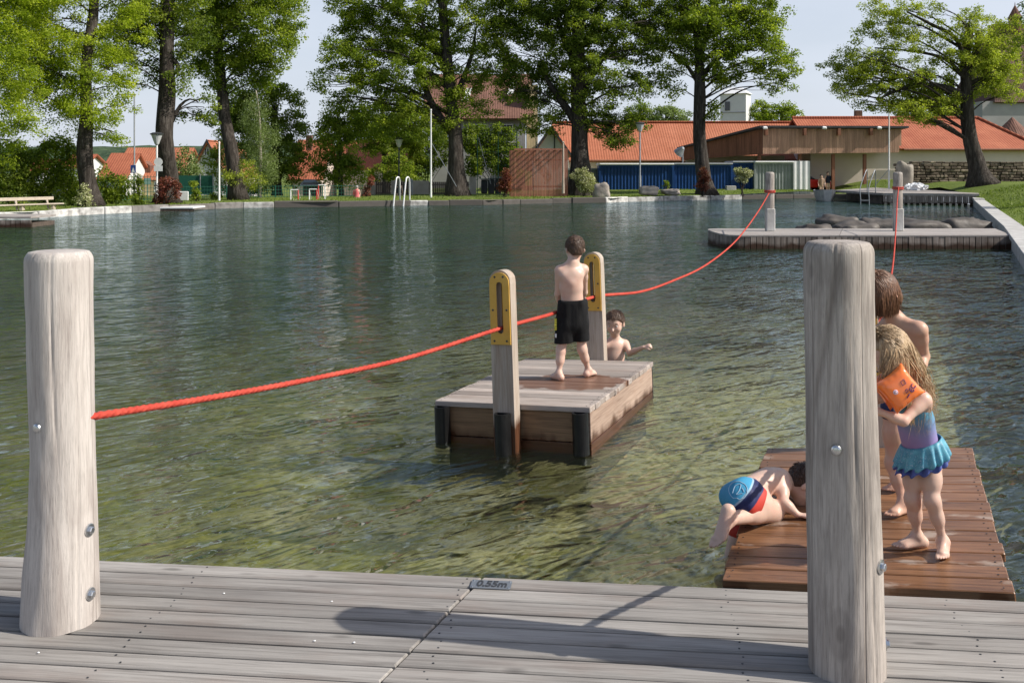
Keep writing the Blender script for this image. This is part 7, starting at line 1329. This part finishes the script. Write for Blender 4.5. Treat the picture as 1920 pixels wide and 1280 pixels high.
# inflated armband: two pillows round the upper arm
M['orange'] = NT('orange_vinyl').done((1.0, .235, .05), .16, None, .6, 0, **{'Subsurface Weight': .15, 'Subsurface Radius': (.05, .015, .005), 'Coat Weight': .5, 'Coat Roughness': .08})
ab = thing('armband', 'bright orange inflated armband on the blond girl\'s upper arm', 'armband', tuple(P(1686, 728, Yd - .20))); ao = np.array(ab.location)
nx = nrm([-.12, -1, .12]); e1 = nrm(np.cross(nx, np.array([-.62, 0, .78]))); e2 = np.cross(nx, e1)
def pillow(cen, e1, e2, nx, w_, h_, th_, n=26):
    g = np.linspace(-1, 1, n); X, Y_ = np.meshgrid(g, g, indexing='ij'); z = ((1 - X ** 4) * (1 - Y_ ** 4)).clip(0) ** .42; pin = 1 - .10 * (1 - Y_ ** 2) * X ** 4; pin2 = 1 - .10 * (1 - X ** 2) * Y_ ** 4; wr_ = .02 * np.sin(Y_ * 17) * (np.abs(X) > .75) + .02 * np.sin(X * 15) * (np.abs(Y_) > .75); out = []
    for sg_ in (1, -1): out.append(cen + (X * pin * w_ / 2)[..., None] * e1 + (Y_ * pin2 * h_ / 2)[..., None] * e2 + (sg_ * (z * (1 + wr_)) * th_ / 2)[..., None] * nx)
    V = np.concatenate([o.reshape(-1, 3) for o in out]); i = (np.arange(n - 1)[:, None] * n + np.arange(n - 1)[None]).ravel(); q = np.column_stack([i, i + n, i + n + 1, i + 1]); return V, np.concatenate([q, q[:, ::-1] + n * n])
V, Q = pillow(ao, e1, e2, nx, .152, .152, .085); link('outer_chamber', quadmesh('oc', V - ao, Q, None, True), M['orange'], ab); V, Q = pillow(ao - nx * .115, e1, e2, nx, .15, .15, .07); link('inner_chamber', quadmesh('ic', V - ao, Q, None, True), M['orange'], ab)
M['print_purple'] = stuffmat('purple_print', (.12, .03, .12), (.2, .06, .16), 9, bump=0, rough=.4); M['print_pale'] = stuffmat('pale_print', (.75, .28, .16), (.8, .32, .2), 9, bump=0, rough=.4)
# print axes: 'pu' along the text, 'pv' across it; put just above the vinyl
pu, pv = nrm(np.cross(nx, np.cross([.45, 0, .9], nx))), None; pu = nrm(pu - nx * pu.dot(nx)); pv = np.cross(nx, pu)
def surf(a, c_):   # point on the outer chamber, offsets along photo right (a) and up (c_) in metres
    q = a * nrm(np.cross([0, 0, 1.0], nx)) * 1.0 + c_ * U; x, y = q.dot(e1) / .076, q.dot(e2) / .076; z = max(0, (1 - x ** 4) * (1 - y ** 4)) ** .42; return ao + e1 * x * .076 + e2 * y * .076 + nx * (z * .0425 + .0008)
rt = nrm(np.cross([0, 0, 1.0], nx)); rt = rt if rt[0] > 0 else -rt
def surf(a, c_):
    q = a * rt + c_ * nrm(np.cross(nx, rt)) * (1 if np.cross(nx, rt)[2] > 0 else -1); x, y = q.dot(e1) / .076, q.dot(e2) / .076; z = max(0, (1 - x ** 4) * (1 - y ** 4)) ** .42; return ao + e1 * x * .076 + e2 * y * .076 + nx * (z * .0425 + .001)
def stroke(mb, pl_, r=.0022): mb.tube(np.array([surf(a, c_) for a, c_ in spline([(x, y, 0) for x, y in pl_], .004)[:, :2]]), r, 5)
mb = MB(); cx_, cy_ = .044, .006; rot2 = lambda a, c_: (cx_ + a * math.cos(R(62)) - c_ * math.sin(R(62)), cy_ + a * math.sin(R(62)) + c_ * math.cos(R(62)))
stroke(mb, [rot2(.016, .008), rot2(.008, .011), rot2(.002, .004), rot2(.006, -.006), rot2(.016, -.006)], .0024); stroke(mb, [rot2(-.002, .008), rot2(-.010, .010), rot2(-.016, .002), rot2(-.011, -.007), rot2(-.002, -.006)], .0024); stroke(mb, [rot2(-.015, .001), rot2(-.004, .001)], .002)
stroke(mb, [(.020, -.034), (.030, -.018)], .0026); part(ab, 'print', mb, M['print_purple'], True, True)
mb = MB(); 
for x0_, y0_, w_, h_ in ((.004, .016, .026, .026), (.018, -.014, .014, .018)):
    stroke(mb, [(x0_, y0_), (x0_ + w_ * .5, y0_ + h_ * .35)], .0012); stroke(mb, [(x0_ + w_ * .5, y0_ + h_ * .35), (x0_ + w_ * .2, y0_ + h_)], .0012); stroke(mb, [(x0_ + w_ * .2, y0_ + h_), (x0_ - w_ * .3, y0_ + h_ * .6)], .0012); stroke(mb, [(x0_ - w_ * .3, y0_ + h_ * .6), (x0_, y0_)], .0012)
part(ab, 'print', mb, M['print_purple'], True, True)
mb = MB(); vp = surf(-.026, -.012); rotv = np.column_stack([e1, e2, nx]); mb.lathe([(.010, -.003), (.0105, .001), (.007, .0025), (.006, .001), (.0045, .001), (.0045, .006), (.002, .007)], 16, vp, rotv); part(ab, 'valve', mb, stuffmat('valve_clear', (.62, .45, .55), (.7, .55, .62), 5, rough=.2, bump=0), True, True)
# --- E: child with bobbed auburn hair behind her
g1, g2 = on_raft(RAFT2, 1694, 963), on_raft(RAFT2, 1692, 918); b = Body(); Ye = (g1[1] + g2[1]) / 2 + .0; s = 1.04; fd = np.array([-.95, -.3, -.1]); lat = nrm(np.cross(U, fd))
pel = P(1684, 738, Ye); chest = P(1688, 655, Ye - .03); neck = P(1680, 603, Ye - .05); shc = P(1690, 612, Ye - .05); shL, shR = shc + lat * .10 + [.02, 0, 0], shc - lat * .095; hc = P(1651, 548, Ye - .07); hf = np.array([-.75, -.35, -.5])
tre = torso(b, neck, chest, pel, fd, shL, shR, hc + [.03, 0, -.03], s); elL = P(1733, 668, Ye - .08); wrL = P(1716, 712, Ye - .18); arm(b, shL, elL, wrL, .98); hand(b, wrL, np.array([-.7, -.3, -.6]), np.array([-.3, .9, 0]), np.array([-.5, 0, .8]), 30, .95)
elR = shR + np.array([-.12, .05, -.13]); wrR = P(1615, 690, Ye); arm(b, shR, elR, wrR, .95); hand(b, wrR, np.array([-.9, 0, .1]), np.array([0, -1, 0]), np.array([0, 0, 1]), 40, .95)
hp1, hp2 = P(1677, 764, Ye - .06), P(1684, 764, Ye + .06); kn1, kn2 = P(1676, 868, Ye - .07), P(1688, 855, Ye + .08); an1, an2 = g1 + U * .055, g2 + U * .055; leg(b, hp1, kn1, an1, [1, .2, 0], .92); leg(b, hp2, kn2, an2, [1, .2, 0], .92); foot(b, an1, [-.8, -.5, 0], .95, side=1); foot(b, an2, [-.9, -.35, 0], .95, side=1); head(b, hc, hf, U, 1.03); V, Q = b.build('person')
pe_ = person('child with bobbed auburn hair and bare shoulders behind the blond girl', V, Q, M['skin2'], (g1 + g2) / 2)
s_ = b.inflated(.007, {tre[2], tre[3]}); s_.h = .005; s_.rc(hp1, lerp(hp1, kn1, .10), .066, .064, .03); s_.rc(hp2, lerp(hp2, kn2, .10), .066, .064, .03); s_.cut(lerp(hp1, kn1, .2), [0, 0, -1]); s_.cut(pel + U * .02, [0, 0, 1]); child(pe_, 'swim_shorts', s_.build('s'), cloth('dark_blue_trunks', (.02, .03, .08), (.04, .05, .12)))
r3, f3, u3 = frame3(hf, U); Mx = np.column_stack([r3, f3, u3]); crown = hc + u3 * .104; cap = Body(.0045); cap.el(hc + u3 * .02 - f3 * .006, np.array([.08, .094, .087]), Mx, .01); cap.el(hc - f3 * .035 - u3 * .05, np.array([.072, .058, .06]), Mx, .03); cap.cut(hc + f3 * .066 + u3 * .05, f3 * .8 - u3 * .6, .008); V1, Q1 = cap.build('h', (.004, (60, 60, 14), 4))
def pe_path(rng):
    d0 = nrm(-f3 * rng.uniform(-.75, 1.0) + r3 * rng.choice([-1, -1, 1]) * rng.uniform(0, 1.1) + u3 * rng.uniform(-.2, .4)); p1 = hc + u3 * .01 + Mx @ (np.array([.085, .099, .092]) * (Mx.T @ d0)); e = p1 + np.array([rng.normal(.006, .008), rng.normal(0, .008), -rng.uniform(.09, .125) * (1 + d0[2] * .6)]); e += (np.array([hc[0], hc[1], e[2]]) - e) * .16; return [crown + rng.normal(0, .01, 3), lerp(crown, p1, .5) + (lerp(crown, p1, .5) - hc) * .16, p1, lerp(p1, e, .55) + (p1 - hc) * .05, e]
V2, Q2, T2 = strands(pe_path, 1900, 31, .0012); child(pe_, 'hair', (np.concatenate([V1, V2]), np.concatenate([Q1, Q2 + len(V1)])), M['hair_auburn'], np.concatenate([np.full(len(Q1), .3), T2]))
# --- small figures on the far bank
def far_person(u, v_top, Y, label, shirt, pants, hairm, seated=True, s=1.2, fd=(0, 1, 0), vb=None):
    x = PX(u, Y); z = PZ(v_top, Y) - .105 * s; hc = np.array([x, Y, z]); b = Body(.014); neck = hc - U * .11 * s; chest = hc - U * .24 * s; pel = hc - U * .48 * s; fd = nrm(fd); lat = nrm(np.cross(fd, U)); shL, shR = neck - U * .04 * s - lat * .12 * s, neck - U * .04 * s + lat * .12 * s; t_ = torso(b, neck, chest, pel, fd, shL, shR, hc - U * .03, s * 1.15); n0 = len(b.p)
    for q, sh in ((-1, shL), (1, shR)): el2 = sh + lat * q * .05 * s - U * .2 * s; arm(b, sh, el2, el2 - U * .16 * s + fd * .08 * s, s); hand(b, el2 - U * .16 * s + fd * .08 * s, -U + fd * .4, -lat * q, fd, 20, s)
    n1 = len(b.p)
    for q in (-1, 1):
        hp = pel + lat * q * .06 * s - U * .04 * s
        if seated: kn = hp + fd * .34 * s + U * .12 * s; an = kn + fd * .12 * s - U * .3 * s
        else: kn = hp - U * .32 * s + fd * .02; an = kn - U * .3 * s
        leg(b, hp, kn, an, -fd, s); foot(b, an, fd, s, side=-q)
    head(b, hc, fd, U, s, True); V, Q = b.build('p'); o = person(label, V, Q, M['skin'], hc - U * .6 * s); top = b.inflated(.02, set(t_) | set(range(n0, n0 + 2)) | {n0 + 4 if False else n0}); top.h = .014; top.cut(pel - U * .02, [0, 0, -1]); child(o, 'shirt', top.build('s'), shirt); lg = b.inflated(.015, set(range(t_[2], t_[3] + 1)) | {n1 + 0, n1 + 1}); 
    hb = Body(.012); r, f, u_ = frame3(fd, U); Mx = np.column_stack([r, f, u_]); hb.el(hc + u_ * .023 * s - f * .008 * s, np.array([.08, .094, .086]) * s, Mx, .01); hb.cut(hc + f * .066 * s + u_ * .052 * s, f * .72 - u_ * .69, .01); child(o, 'hair', hb.build('h'), hairm); return o
M['hair_white'] = hair_mat('white_hair', (.4, .38, .36), (.6, .58, .55)); M['pink'] = cloth('pink_shirt', (.62, .13, .14), (.72, .20, .20)); M['navy'] = cloth('navy_shirt', (.012, .016, .03), (.03, .035, .06)); M['tan'] = cloth('tan_shirt', (.3, .2, .15), (.4, .28, .2))
far_person(669, 347.5, 58, 'person in a pink shirt with white hair sitting on the far bank', M['pink'], None, M['hair_white'], True, 1.15)
far_person(1540, 327, 72.8, 'person in a tan top behind the red car under the canopy', M['tan'], None, M['hair_brown'], False, 1.35, (0, -1, 0)); far_person(1552.5, 322, 73.0, 'person in dark clothes standing beside the red car', M['navy'], None, M['hair_brown'], False, 1.4, (0, -1, 0)); far_person(748, 340, 62.5, 'person in a dark top behind the white pool ladder', M['navy'], None, M['hair_brown'], False, 1.25, (0, 1, 0))
